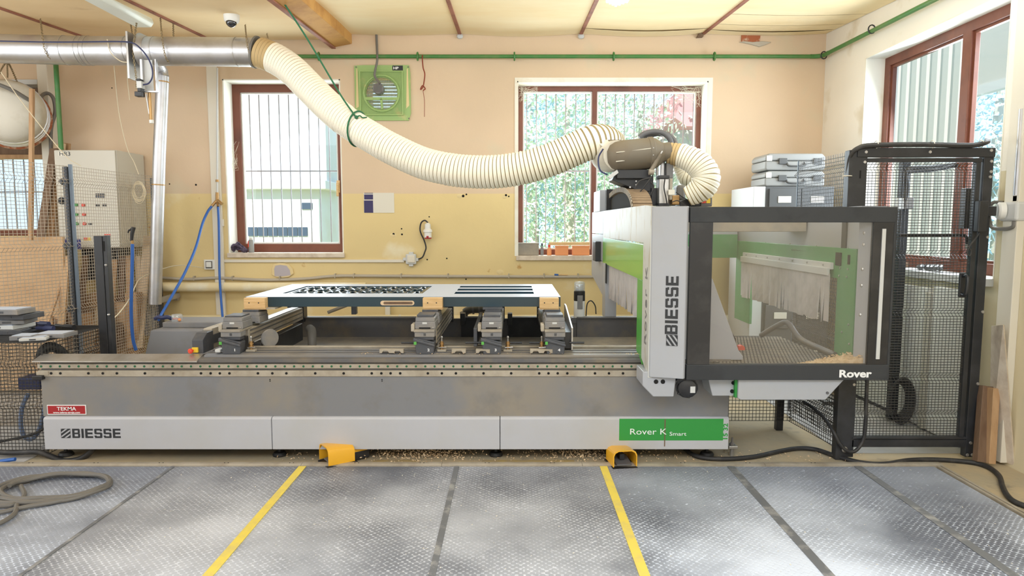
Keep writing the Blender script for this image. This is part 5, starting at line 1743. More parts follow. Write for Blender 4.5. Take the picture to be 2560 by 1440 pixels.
MB().bar((cxf - rf - .02, YB - .03, zb_), (cxf + rf + .02, YB - .03, zb_), .02, .03).bar((at(955, 260, YB).x, YB - .03, zb_), (at(957, 280, YB).x, YB - .03, czf - rf), .02, .022).build('motor_bracket', M['fan_green'], fan, bevel=.003)
em = wallbox(981, 164, 1007, 176, .0235, 'maker_sign', M['text_k'], fan, 0)
text('HP', .034, (at(984, 174, YB).x, YB - .026, zz(174.5, YB)), FRONT, M['text_w'], em, xs=1.3, bold=.001)
b = MB()
for (sx, sz) in ((X0 + .02, Z0 + .02), (X1 - .02, Z0 + .02), (X0 + .02, Z1 - .02), (X1 - .02, Z1 - .02)):
    b.cyl((sx, YB - .022, sz), (sx, YB - .027, sz), .007, n=8)
stuff(b.build('screw', M['body_dk'], fan))
for x0, x1, d in ((X0 + .012, X0 + .04, 0), (X1 - .045, X1 - .015, .01)):
    MB().prism([(x0, Z0 + .12), (x0 + .01, Z1 - .04), (x1 - .008, Z1 - .03), (x1, Z0 + .14 + d)], 'y', YB - .0235, YB - .021).build('glue_smear', M['foam'], fan)
ct = [(941, 86, .02), (942, 110, .02), (943, 150, .10), (938, 175, .09), (937, 190, .08), (945, 203, .09), (950, 209, .10)]
tag(MB().tube(catmull([at(x, y, YB - d) for x, y, d in ct], 6), .012, 8).build('fan_cable', M['cable_grey'], smooth=True), 'grey cable dropping from the ceiling to the green wall fan', 'cable')

# red-brown cord on the pipe
cd = [(1056, 138), (1056, 150), (1058, 170), (1062, 185), (1060, 205), (1057, 218), (1051, 224), (1056, 214), (1063, 222), (1058, 228), (1061, 250), (1061, 292)]
tag(MB().tube(catmull([at(x, y, YB - .07 - (.04 if i == 0 else 0)) for i, (x, y) in enumerate(cd)], 6), [.006] * 54 + [.003] * 13, 6).build('cord', M['rust'], smooth=True), 'red-brown knotted cord hanging from the green pipe', 'cord')

# poster with the ring of stars
po = thing('funding_poster', 'small white notice with navy left band and star ring on the rear wall', 'poster', (at(947, 532, YB).x, YB - .004, zz(532, YB)))
wallbox(910, 482, 985, 532, .004, 'sheet', M['paper'], po, 0)
for (y0, y1) in ((482, 484), (486, 499), (501, 532)):
    wallbox(910.5, y0 + .2, 932.5, y1 - .2, .0052, 'navy_band', M['ink'], po, 0)
b = MB()
for k in range(12):
    a = k * math.pi / 6
    p = at(922 + 5.2 * math.cos(a), 492.5 + 5.2 * math.sin(a), YB - .0055)
    b.box(-.0025, .0025, -.0002, .0002, -.0025, .0025, o=p)
stuff(b.build('star_ring', M['lab_y'], po))
b = MB()
for (x0, x1, y) in ((915, 930, 503.5), (914, 931, 505.5), (918, 928, 526), (915, 931, 528.3), (912, 932, 512)):
    p0, p1 = at(x0, y, YB - .0056), at(x1, y, YB - .0056)
    b.box(p0.x, p1.x, YB - .0058, YB - .0054, p0.z - .0015, p0.z + .0015)
b.box(at(914.5, 508, YB).x, at(930.5, 508, YB).x, YB - .0058, YB - .0054, zz(509.6, YB), zz(507.6, YB))
stuff(b.build('small_print', M['text_w'], po))
b = MB()
for (x0, x1, y) in ((947, 967, 499.5), (942, 973, 503.7), (942, 973, 505.3), (942, 972, 507), (942, 947, 508.6), (956, 965, 507.8), (942, 954, 509.5), (966, 973, 509), (951, 966, 528), (953, 961, 493.2), (957.5, 958.5, 489.5)):
    p0, p1 = at(x0, y, YB - .0044), at(x1, y, YB - .0044)
    b.box(p0.x, p1.x, YB - .0046, YB - .0042, p0.z - .0012, p0.z + .0012)
stuff(b.build('small_print', M['cable_grey'], po))

# junction box, cable and red-ended plug
cb = wallbox(549, 649, 1010, 656, .02, 'cable_trunking', M['trunk_w'])
tag(cb, 'white cable trunking along the wall under the single window', 'trunking')
jb = thing('junction_box', 'rounded grey junction box at the end of the white trunking', 'junction box', (at(1027, 665, YB).x, YB, zz(665, YB)))
wallbox(1014, 635, 1040, 661, .045, 'box', M['grey_l'], jb, .012)
wallbox(1018, 639, 1037, 657, .055, 'lid', M['trunk_w'], jb, .008)
for (x0, y0, x1, y1) in ((1022, 630, 1033, 636), (1022, 660, 1033, 666), (1007, 644, 1015, 652), (1039, 645, 1046, 653)):
    wallbox(x0, y0, x1, y1, .035, 'gland', M['grey_l'], jb, .004)
cp = [(1046, 648), (1056, 643), (1062, 630), (1065, 618), (1060, 600), (1053, 585), (1050, 572), (1053, 557), (1062, 551), (1070, 557)]
tag(MB().tube(catmull([at(x, y, YB - .04) for x, y in cp], 6), .0075, 8).build('plug_cable', M['rubber_blk'], smooth=True), 'black cable curving from the junction box to the white plug', 'cable')
pg = thing('power_plug', 'white industrial plug with red face on the rear wall', 'plug', (at(1071, 596, YB).x, YB - .06, zz(596, YB)))
pa_, pb_ = at(1069, 557, YB - .06), at(1070, 597, YB - .06)
axp = (pb_ - pa_).normalized()
Lp = (pb_ - pa_).length
MB().lathe([(.012, 0), (.030, .015), (.032, Lp * .38), (.045, Lp * .45), (.047, Lp * .58), (.038, Lp * .60), (.038, Lp * .92)], pa_, axp, 18).build('plug_body', M['screen_w'], pg, smooth=True)
MB().lathe([(.036, Lp * .92), (.036, Lp * .99), (.03, Lp)], pa_, axp, 18).build('red_ring', M['red'], pg, smooth=True)
MB().box(-.012, .012, -.045, -.03, -.02, .0, o=pb_ + Vector((0, 0, .03))).build('red_key', M['red'], pg, bevel=.003)

# wall patch and small plaster scars
q = [(680, 672), (684, 661), (697, 657), (712, 658), (724, 661), (733, 672), (735, 684), (724, 692), (708, 695), (692, 693), (680, 687)]
wp = MB().prism([(at(x, y, YB).x, at(x, y, YB).z) for x, y in q], 'y', YB - .018, YB + .002).build('foam_ring', M['foam'], wall_back, bevel=.006)
q2 = [(687, 672), (690, 664), (702, 662), (718, 664), (726, 675), (728, 688), (706, 691), (688, 690)]
MB().prism([(at(x, y, YB).x, at(x, y, YB).z) for x, y in q2], 'y', YB - .020, YB - .01).build('filled_hole', M['patch'], wall_back)
b = MB()
for (px, py, r) in ((984, 585, .012), (1004, 572, .008), (1005, 586, .010), (1073, 542, .007), (1068, 649, .008), (1117, 646, .008), (490, 462, .010), (424, 460, .007), (1158, 490, .014), (1166, 486, .009), (1265, 488, .012), (1272, 491, .008), (1162, 690, .015), (1165, 698, .008), (280, 220, .006)):
    p = at(px, py, YB)
    b.cyl((p.x, YB - .003, p.z), (p.x, YB + .001, p.z), r, n=9)
stuff(b.build('drill_hole', M['hole'], wall_back))
for (px, py, r) in ((1250, 680, .035), (983, 588, .03), (1150, 490, .03), (1262, 492, .025)):
    p = at(px, py, YB)
    MB().ball((p.x, YB, p.z), r, 8, (1.2, .12, .8)).build('plaster_scar', M['foam'], wall_back, smooth=True)

# conduit and heating pipes low on the wall
cpts = [(395, 694), (470, 698), (545, 695), (660, 700), (760, 697), (840, 690), (960, 690), (1180, 691), (1476, 692), (1640, 692)]
lc = thing('low_conduit', 'grey conduit running low along the rear wall behind the machine', 'conduit', at(900, 694, YB - .03))
MB().tube(catmull([at(x, y, YB - .03) for x, y in cpts], 5), .0165, 10).build('conduit', M['conduit'], lc, smooth=True)
for px in (486, 582, 700, 838, 885, 1003, 1120, 1272, 1360, 1445):
    p = at(px, 690 if px > 800 else 696, YB - .03)
    MB().box(p.x - .006, p.x + .006, YB - .05, YB - .005, p.z - .022, p.z + .026).build('conduit_clip', M['alu_dust'], lc, bevel=.002)
for (y0, y1, x0, x1, lb) in ((706, 729, 330, 915, 'thick yellowed upper heating pipe along the rear wall'), (787, 806, 330, 2000, 'thick yellowed lower heating pipe along the rear wall')):
    Yh = YB - .12
    r = (zz(y0, Yh) - zz(y1, Yh)) / 2
    p0, p1 = at(x0, (y0 + y1) / 2, Yh), at(x1, (y0 + y1) / 2, Yh)
    hp2 = thing('heating_pipe', lb, 'pipe', p0, 'heating pipes on the rear wall')
    MB().tube([p0, p1], r, 18).build('pipe', M['pipe_y'], hp2, smooth=True)
    for px in (560, 1000):
        if x0 < px < x1:
            p = at(px, (y0 + y1) / 2, Yh)
            MB().tube([p - Vector((.012, 0, 0)), p + Vector((.012, 0, 0))], r * 1.05, 18).build('pipe_bracket', M['trunk_w'], hp2, smooth=True)
xw = at(970, 770, YB).x
tag(MB().box(xw - .022, xw + .03, YB - .05, YB - .002, .1, zz(735, YB)).build('pipe_boxing', M['trunk_w'], bevel=.003), 'pale vertical strip on the wall beneath the door leaf', 'strip')

# air tap with two blue hoses
tap = thing('air_tap', 'brass air tap splitting into two blue hoses on the white strip', 'tap', at(543, 515, YB - .08))
Yt = YB - .08
MB().tube([at(543, 170, Yt), at(543, 485, Yt)], .009, 10).build('supply_pipe', M['grey_l'], tap, smooth=True)
for py in (452, 484):
    MB().tube([at(543, py - 3, Yt), at(543, py + 3, Yt)], .016, 10).build('pipe_nut', M['brass'], tap, smooth=True)
MB().cyl(at(543, 486, Yt), at(543, 506, Yt), .017, n=12).build('tap_body', M['brass'], tap, smooth=True)
MB().cyl(at(543, 500, Yt), at(530, 515, Yt - .02), .014, n=12).build('tap_outlet', M['brass'], tap, smooth=True)
MB().cyl(at(543, 500, Yt), at(555, 510, Yt - .02), .017, n=12).build('tap_outlet', M['brass'], tap, smooth=True)
MB().cyl(at(543, 506, Yt), at(545, 516, Yt - .02), .011, n=12).build('tap_outlet', M['brass'], tap, smooth=True)
hpA = [(529, 516, .10), (519, 530, .14), (506, 560, .25), (489, 620, .45), (463, 680, .7), (430, 740, .95), (408, 778, 1.1), (396, 800, 1.2)]
tag(MB().tube(catmull([at(x, y, YB - d) for x, y, d in hpA], 8), .0125, 10).build('air_hose', M['blue'], smooth=True), 'blue air hose slanting down left from the brass tap', 'hose', 'blue air hoses')
hpB = [(545, 517, .10), (547, 560, .10), (548, 640, .12), (549, 690, .15), (552, 740, .25), (557, 800, .4), (559, 830, .5)]
tag(MB().tube(catmull([at(x, y, YB - d) for x, y, d in hpB], 8), .0115, 10).build('air_hose', M['blue'], smooth=True), 'blue air hose hanging straight down along the white strip', 'hose', 'blue air hoses')
pl2 = thing('padlock', 'small pale padlock hanging beside the blue hose', 'padlock', at(553, 566, YB - .03))
wallbox(549, 548, 558, 566, .03, 'lock_body', M['trunk_w'], pl2, .006)
MB().tube(catmull([at(x, y, YB - .02) for x, y in ((550, 549), (549, 538), (546, 534), (545, 542))], 5), .005, 6).build('shackle', M['body_dk'], pl2, smooth=True)
sw = thing('wall_switch', 'white light switch with dark surround on the wall by the blue hoses', 'switch', at(523, 674, YB))
wallbox(510, 649, 537, 674, .035, 'back_box', M['screen_w'], sw, .006)
wallbox(514, 653, 530, 671, .040, 'dark_surround', M['body_dk'], sw, .002)
wallbox(515, 655, 527, 668, .048, 'rocker', M['screen_w'], sw, .003)
tag(MB().tube(catmull([at(x, y, d) for x, y, d in ((509, 670, 7.0), (470, 664, 6.9), (440, 664, 6.8), (410, 671, 6.72), (385, 679, 6.6), (350, 697, 6.4), (337, 718, 6.2), (325, 745, 5.9), (300, 780, 5.6), (275, 804, 5.4))], 8), .005, 6).build('white_cable', M['string'], smooth=True), 'thin white cable drooping from the wall switch through the wire fence', 'cable')
# bracket shelf stub by the fence
bs = thing('wall_bracket', 'steel wall bracket stub right of the fence', 'bracket', at(420, 760, 6.9))
MB().bar(at(396, 752, 6.6), at(445, 738, 6.95), .05, .05).build('bracket_arm', M['dusty'], bs, bevel=.003)
wallbox(434, 732, 443, 752, .05, 'bracket_plate', M['alu_dust'], bs)

# things on the window sills
sy = YB + .07
sz = w1[2] + .006
rg = MB()
for k in range(7):
    a = Vector((at(578, 628, sy).x + rnd.uniform(0, .03), sy + rnd.uniform(-.05, .05), sz + .015 + .008 * k))
    c = Vector((at(620, 628, sy).x + rnd.uniform(-.03, 0), sy + rnd.uniform(-.05, .05), sz + .012 + .005 * rnd.random()))
    m_ = (a + c) / 2 + Vector((0, rnd.uniform(-.03, .03), .03 * rnd.random() + .006 * k))
    rg.tube(catmull([a, (a + m_) / 2 + Vector((0, .01, .01)), m_, c], 5), [.014 + .006 * math.sin(i) for i in range(16)], 7)
tag(rg.build('rag', M['rag'], smooth=True), 'crumpled purple rag on the sill of the single window', 'rag')
sp_ = at(629, 633, sy)
sc_ = thing('spray_can', 'small silver spray can with red stripe on the single window sill', 'spray can', (sp_.x, sy, sz))
hcan = at(629, 593, sy).z - sz
MB().lathe([(.027, 0), (.028, .004), (.028, hcan * .78), (.022, hcan * .84)], (sp_.x, sy, sz), n=18).build('can_body', M['case'], sc_, smooth=True)
MB().lathe([(.02, hcan * .84), (.02, hcan * .97), (.015, hcan)], (sp_.x, sy, sz), n=16).build('can_cap', M['screen_w'], sc_, smooth=True)
MB().box(sp_.x - .0285, sp_.x - .018, sy - .022, sy + .02, sz + hcan * .35, sz + hcan * .75).build('red_stripe', M['red_b'], sc_, bevel=.002)
sz2 = w2[2] + .006
for (x0, y0, x1, y1, m_, lb, nm, dd) in ((1294, 608, 1347, 636, 'dusty', 'grey cardboard box at the left end of the double window sill', 'cardboard_box', .14),
                                        (1389, 615, 1421, 634, 'orange', 'orange plastic box in the middle of the double window sill', 'plastic_box', .12),
                                        (1432, 615, 1474, 634, 'orange', 'wide orange plastic box beside the gantry on the sill', 'plastic_box', .12)):
    Yb_ = YB + .03
    a, c = at(x0, y1, Yb_), at(x1, y0, Yb_)
    bx = thing(nm, lb, 'box', ((a.x + c.x) / 2, Yb_ + dd / 2, sz2), 'boxes on the double window sill')
    MB().box(a.x, c.x, Yb_, Yb_ + dd, sz2, c.z).build('box_body', M[m_], bx, bevel=.004)
    MB().box(a.x - .003, c.x + .003, Yb_ - .003, Yb_ + dd + .003, c.z - .012, c.z + .003).build('box_lid', M[m_], bx, bevel=.003)
for (px, y0, m_, cm, lb, r) in ((1355, 608, 'grey', 'black', 'small dark bottle between the grey box and the orange bottle', .017), (1373, 612, 'orange', 'red_b', 'small orange bottle on the double window sill', .024)):
    p = at(px, 634, YB + .05)
    h = at(px, y0, YB + .05).z - sz2
    bo = thing('bottle', lb, 'bottle', (p.x, YB + .05, sz2), 'bottles on the double window sill')
    MB().lathe([(r, 0), (r, h * .55), (r * .5, h * .7), (r * .5, h * .78)], (p.x, YB + .05, sz2), n=14).build('bottle_body', M[m_], bo, smooth=True)
    MB().lathe([(r * .6, h * .78), (r * .55, h)], (p.x, YB + .05, sz2), n=12).build('bottle_cap', M[cm], bo, smooth=True)
a, c = at(1372, 608, YB + .06), at(1474, 611, YB + .06)
tag(MB().box(a.x, c.x, YB + .04, YB + .09, at(1420, 614, YB + .05).z + .004, at(1420, 606, YB + .05).z + .003).build('wood_lath', M['pine'], bevel=.002), 'flat wooden lath lying on top of the orange boxes', 'lath')
# pencil-like stick on the conduit
st_ = thing('paint_brush', 'small brush with blue ferrule lying on the low conduit', 'brush', at(1400, 687, YB - .04))
MB().cyl(at(1396, 687, YB - .04), at(1419, 687.5, YB - .04), .006, n=8).build('brush_handle', M['pine'], st_)
MB().cyl(at(1386, 686.5, YB - .04), at(1396, 687, YB - .04), .009, n=8).build('brush_ferrule', M['blue'], st_)

# ------------------------------------------------------------------ ceiling things
lt = thing('ceiling_lamp', 'long fluorescent ceiling lamp over the duct at the left', 'lamp', (0, 0, 0), 'fluorescent ceiling lamps')
ly = 6.15
e1 = at(360, 24, ly)
zl = zc(-3, ly) - .05
lt.location = (e1.x, 5.4, zl)
MB().prism([(e1.x + a, zl + c) for a, c in ((-.085, .05), (-.10, .0), (-.075, -.035), (.06, -.035), (.085, .0), (.07, .05))], 'y', 4.6, ly).build('diffuser', M['lamp'], lt, bevel=.01)
MB().box(e1.x - .05, e1.x + .05, 4.7, ly - .04, zl + .045, zl + .10).build('lamp_base', M['grey_l'], lt)
e2 = at(1530, 10, 5.83)
l2 = thing('ceiling_lamp', 'white ribbed ceiling lamp cut off at the top edge over the gantry', 'lamp', (e2.x, 5.2, zc(0, 5.4) - .08), 'fluorescent ceiling lamps')
b = MB()
for k in range(7):
    x = e2.x - .09 + k * .026
    b.prism([(x, zc(0, 5.3) - .02), (x + .004, zc(0, 5.3) - .075 + .01 * abs(k - 3) / 3), (x + .020, zc(0, 5.3) - .075 + .01 * abs(k - 3) / 3), (x + .024, zc(0, 5.3) - .02)], 'y', 4.5, 5.62 - .02 * abs(k - 3))
b.build('ribbed_diffuser', M['tube'], l2)
MB().box(e2.x - .10, e2.x + .10, 4.5, 5.58, zc(0, 5.3) - .022, zc(0, 5.3) + .02).build('lamp_base', M['grey_l'], l2)

DCY = 5.93
dm = at(579, 44, DCY)
zct = zc(-2.4, DCY) - .016
cam_t = thing('dome_camera', 'white ceiling dome camera with smoked glass left of the beam', 'camera', (dm.x, DCY, zct - .14))
MB().lathe([(.063, .02), (.066, -.02), (.062, -.062), (.050, -.075)], (dm.x, DCY, zct), n=24).build('camera_housing', M['screen_w'], cam_t, smooth=True)
MB().ball((dm.x, DCY - .01, zct - .075), .045, 18).build('dome', M['dome'], cam_t, smooth=True)
MB().lathe([(.076, .02), (.078, 0)], (dm.x, DCY, zct), n=20).build('mount_ring', M['hood'], cam_t, smooth=True)


def chain(pts, label, r=.0024, lk=.026, taut=True):
    p = resample(catmull(pts, 4) if len(pts) > 2 else [Vector(q) for q in pts], lk * .72)
    b = MB()
    for i in range(len(p) - 1):
        c, t = (p[i] + p[i + 1]) / 2, (p[i + 1] - p[i]).normalized()
        s = t.orthogonal().normalized()
        if i % 2:
            s = t.cross(s)
        b.tube([c + t * (math.cos(a) * lk * .5) + s * (math.sin(a) * lk * .28) for a in [k * math.pi / 3 for k in range(6)]], r, 4, closed=True)
    o = b.build('hanging_chain', M['chain'], recalc=False)
    tag(o, label, 'chain', 'chains hanging from the ceiling')


DF = DY - .13
chain([at(101, 47, DY + .1), at(106, 90, DF), at(112, 125, DF), at(128, 152, DY - .06)], 'chain over the left end of the duct')
chain([at(344, 40, DY + .1), at(337, 90, DF), at(333, 130, DF), at(340, 190, DF), at(341, 225, DF)], 'long chain hanging beside the blast gate')
chain([at(327, 60, DY + .3), at(332, 95, DY + .12)], 'short chain behind the duct left of the blast gate')
chain([at(401, 45, DY + .1), at(405, 90, DF), at(413, 140, DF), at(424, 158, DY - .04)], 'chain over the duct right of the blast gate')
chain([at(433, 60, DY + .3), at(434, 98, DY + .13)], 'short thin chain between the duct and the ceiling batten')
chain([at(613, 62, DY + .1), at(616, 95, DF), at(622, 130, DF), at(633, 158, DY - .05)], 'chain holding the duct at its hose end')
chain([at(667, 84, DY + .2), at(670, 97, DY + .1)], 'tiny chain above the dusty hose collar')
for pts, lb in (([at(18, 152, DY), at(19, 195, DY + .4)], 'left middle chain of three holding the elbow duct'), ([at(18, 152, DY), at(4, 172, DY + .2), at(-6, 200, DY + .4)], 'leftmost chain of three holding the elbow duct'), ([at(19, 153, DY), at(30, 175, DY + .3), at(50, 222, DY + .6)], 'right chain of three running to the elbow duct')):
    chain(pts, lb)
# pale cords strung across the upper left
for pts, lb in (([at(2, 180, 5.9), at(60, 262, 6.0), at(160, 385, 6.05), at(202, 415, 6.1)], 'pale cord slanting down before the elbow duct'),
                ([at(318, 105, 5.85), at(318, 190, 6.3), at(324, 250, 6.4)], 'short pale cord hanging under the duct'),
                ([at(284, 152, 6.06), at(297, 280, 6.4), at(318, 370, 6.45), at(335, 405, 6.5), at(347, 436, 6.5)], 'long thin cord falling to the fence coil'),
                ([at(268, 98, DF), at(276, 130, DF), at(300, 152, DF), at(320, 156, DF)], 'white cord looped loosely round the duct')):
    tag(MB().tube(catmull(pts, 6), .004, 5).build('pale_string', M['string'], smooth=True), lb, 'string', 'pale strings at the upper left')
cc = at(347, 478, 6.35)
b = MB()
for k in range(6):
    ph = rnd.random()
    b.tube([cc + Vector((math.cos(t) * (.055 + .012 * math.sin(k)), rnd.uniform(-.006, .006), math.sin(t) * (.085 + .012 * math.cos(k * 2)) - .02 + .006 * k)) for t in [i * math.pi / 9 + ph for i in range(18)]], .003, 4, closed=True)
tag(b.build('cord_coil', M['string'], recalc=False), 'coil of pale cord hung on the wire fence', 'coil')
# green rope holding the hose
rp = [at(706, 2, 5.42), at(770, 100, 5.55), at(850, 235, 5.62), at(890, 293, 5.55)]
rope = thing('support_rope', 'green rope from the ceiling tied round the cream hose', 'rope', rp[-1])
MB().tube(catmull(rp, 6), .007, 7).build('rope_line', M['rope'], rope, smooth=True)
i0 = min(range(len(hpts)), key=lambda i: (hpts[i] - at(892, 322, 5.65)).length)
c0 = hpts[i0]
t0 = (hpts[i0 + 2] - hpts[i0 - 2]).normalized()
t0 = (t0 + Vector((.25, 0, .3))).normalized()
u0 = t0.orthogonal().normalized()
v0 = t0.cross(u0)
MB().tube([c0 + (u0 * math.cos(a) + v0 * math.sin(a)) * .142 for a in [k * math.pi / 14 for k in range(28)]], .0075, 7, closed=True).build('rope_loop', M['rope'], rope, smooth=True)
kn = at(891, 293, 5.54)
MB().ball(kn, .016, 8).tube(catmull([kn, kn + Vector((.03, -.01, .01)), kn + Vector((.05, 0, -.004)), kn + Vector((.085, 0, .0))], 5), .006, 6).build('rope_knot', M['rope'], rope, smooth=True)


# ------------------------------------------------------------------ wire fences
def wire_panel(name, A, B, z0, z1, du, dz, folds, depth, nrm, r, m, parent, fold_h=.035):
    """welded wire panel from A to B (plan points), with horizontal V-folds at the given heights"""
    A, B = Vector((A[0], A[1], 0)), Vector((B[0], B[1], 0))
    L = (B - A).length
    t = (B - A).normalized()
    nrm = Vector(nrm).normalized()

    def off(z):
        for f in folds:
            d = abs(z - f)
            if d < fold_h:
                return depth * (1 - d / fold_h)
        return 0.0
    zs = sorted({z0, z1} | {f + k for f in folds for k in (-fold_h, 0, fold_h) if z0 < f + k < z1})
    b = MB()
    n = int(L / du)
    for i in range(n + 1):
        p = A + t * min(L, i * du)
        b.tube([p + nrm * off(z) + Vector((0, 0, z)) for z in zs], r, 4, caps=False)
    k = int((z1 - z0) / dz)
    for j in range(k + 1):
        z = z0 + j * dz
        o_ = nrm * (off(z) - r * 1.5) + Vector((0, 0, z))
        b.bar(A + o_, B + o_, r * 1.9, r * 1.9)
    return stuff(b.build(name, m, parent, recalc=False))


# left fence, running back along the left of the bed
fz_ = 2.03


def top_at(px, py, z=fz_):
    return atz(px, py, z)


P0, P1, P2 = top_at(0, 397), top_at(168, 414), top_at(384, 440)
d01 = (P1 - P0)
Pm = P0 - d01 * .6
lf = thing('wire_fence', 'wire mesh safety fence with grey post running back beside the control cabinet', 'fence', (P1.x, P1.y, 0))
folds = [1.90, 1.38, .86, .34]
nl = Vector((1, -.15, 0))
wire_panel('wire_mesh', (Pm.x, Pm.y), (P1.x, P1.y), .08, fz_, .034, .027, folds, .03, nl, .0021, M['fence_wire_l'], lf)
wire_panel('wire_mesh', (P1.x + .02, P1.y + .02), (P2.x, P2.y), .08, fz_, .030, .027, folds, .03, nl, .0021, M['fence_wire_l'], lf)
t1 = (P2 - P1).normalized()
for (p, w, m_, h) in ((P1 + Vector((.024, 0, 0)), .024, 'fence_post', fz_ + .01), (P1 + Vector((-.010, 0, 0)), .042, 'fence', fz_ - .01), (P2, .05, 'fence', fz_ - .02)):
    MB().box(p.x - w / 2, p.x + w / 2, p.y - w / 2, p.y + w / 2, 0.0, h).build('fence_post', M[m_], lf, bevel=.003)
for p in (P1 - t1 * .02, P2 + Vector((.03, 0, 0))):
    for z in folds:
        MB().prism([(p.x - .035, z), (p.x - .01, z + .025), (p.x + .0, z), (p.x - .01, z - .03)], 'y', p.y - .05, p.y - .03).build('fence_clamp', M['fence'], lf, bevel=.002)
# black light-barrier post
bp0, bp1 = at(233, 590, 4.9), at(264, 587, 4.9)
bpst = thing('barrier_post', 'tall black square post standing before the wire fence', 'post', (bp0.x, 4.9, 0))
MB().box(bp0.x, bp0.x + .062, 4.9, 4.96, 0.0, bp0.z).build('post_body', M['black'], bpst, bevel=.003)
MB().prism([(bp0.x + .063, 0), (bp0.x + .063, bp0.z), (bp0.x + .092, bp0.z + .004), (bp0.x + .092, 0)], 'y', 4.905, 4.955).build('post_side', M['fence'], bpst, bevel=.002)
MB().box(bp0.x + .066, bp0.x + .076, 4.902, 4.906, zz(628, 4.9), zz(603, 4.9)).build('post_slot', M['hole'], bpst)
for py in (663, 787):
    MB().ball((bp0.x + .08, 4.90, zz(py, 4.9)), .010, 8).build('bolt', M['steel'], bpst, smooth=True)

# wire cage at the left front, with grey plates lying on it
cxr, cxl, cy0, cy1, cz = at(104, 860, 4.36).x, -4.6, 4.36, 5.15, .775
cg = thing('wire_cage', 'low wire mesh cage at the left end of the bed', 'cage', (cxr - .5, cy0, 0))
wire_panel('wire_front', (cxl, cy0), (cxr, cy0), .03, cz, .0235, .0235, [.64, .36], .02, (0, -1, 0), .0021, M['fence_wire'], cg, .03)
b = MB()
for k in range(int((cxr - cxl) / .026)):
    x = cxl + k * .026
    b.bar((x, cy0, cz), (x, cy1, cz), .004, .004)
for k in range(int((cy1 - cy0) / .026)):
    y = cy0 + k * .026
    b.bar((cxl, y, cz + .004), (cxr, y, cz + .004), .004, .004)
stuff(b.build('wire_top', M['fence_wire'], cg, recalc=False))
wire_panel('wire_side', (cxr, cy0), (cxr - .02, cy1), .03, cz, .03, .026, [.64, .36], .02, (1, 0, 0), .002, M['fence_wire'], cg, .03)
wire_panel('wire_rear', (cxl, cy1 - .1), (cxr, cy1 - .1), .03, cz, .03, .03, [], 0, (0, 1, 0), .002, M['fence_wire_l'], cg, .03)


def slab(px0, py0, px1, py1, z, dep, th, m, label, name, rot=0.0, cat='plate', grp='grey pod plates on the wire cage'):
    a, c = atz(px0, py1, z), atz(px1, py1, z)
    w = (c - a).x
    cx_, cy_ = (a.x + c.x) / 2, a.y + dep / 2
    R = Matrix.Rotation(rot, 3, 'Z')
    t_ = thing(name, label, cat, (cx_, cy_, z), grp)
    MB().box(-w / 2, w / 2, -dep / 2, dep / 2, 0, th, R, (cx_, cy_, z)).build('plate_body', M[m], t_, bevel=.004)
    MB().box(-w * .42, w * .42, -dep * .42, dep * .42, th, th + .004, R, (cx_, cy_, z)).build('rubber_face', M['film' if m != 'grey_d' else 'grey'], t_, bevel=.001)
    MB().box(-w * .12, w * .12, -dep / 2 - .002, -dep / 2 + .01, th * .3, th * .7, R, (cx_, cy_, z)).build('slot', M['grey_d'], t_)
    return t_


slab(22, 838, 75, 852, .782, .13, .03, 'grey', 'small grey plate at the front edge of the wire cage', 'pod_plate', .1)
slab(45, 845, 103, 853, .782, .10, .02, 'grey_l', 'pale tilted plate, frontmost on the wire cage', 'pod_plate', .35)
slab(80, 822, 158, 846, .783, .16, .028, 'grey', 'wide grey plate, rightmost on the wire cage', 'pod_plate', .05)
slab(-40, 820, 45, 838, .784, .2, .03, 'grey_d', 'dark plate, lowest of the left stack on the cage', 'pod_plate', .15)
slab(-50, 806, 40, 824, .819, .2, .028, 'grey_l', 'pale plate, second from the bottom of the left stack', 'pod_plate', -.1)
slab(-30, 795, 48, 812, .852, .2, .03, 'grey', 'grey plate in the middle of the left stack', 'pod_plate', .2)
slab(-20, 783, 62, 800, .887, .2, .038, 'grey_d', 'dark plate, second from the top of the left stack', 'pod_plate', -.05)
slab(-50, 775, 44, 788, .930, .18, .036, 'grey', 'grey plate on top of the left stack', 'pod_plate', .0)
for k, (px0, py0, px1, py1, lb) in enumerate(((45, 814, 92, 812, 'black handled clamp, left of three on the wire cage'), (80, 808, 122, 810, 'navy handled clamp, middle of three on the wire cage'),
                                              (92, 820, 134, 821, 'navy handled clamp lying nearest, on the wire cage'), (140, 814, 185, 818, 'small black clamp at the right end of the cage top'))):
    z = .80 + (.012 if k < 3 else 0)
    a, c = atz(px0, py0, z), atz(px1, py1, z)
    hc = thing('hand_clamp', lb, 'clamp', (a + c) / 2, 'clamps on the wire cage')
    MB().tube([a, a + (c - a) * .4, a + (c - a) * .5, c], [.014, .013, .02, .018], 8).build('grip', M['navy' if k in (1, 2) else 'black'], hc, smooth=True)
    MB().bar(a - (c - a) * .5, a, .014, .010).build('clamp_bar', M['black'], hc)
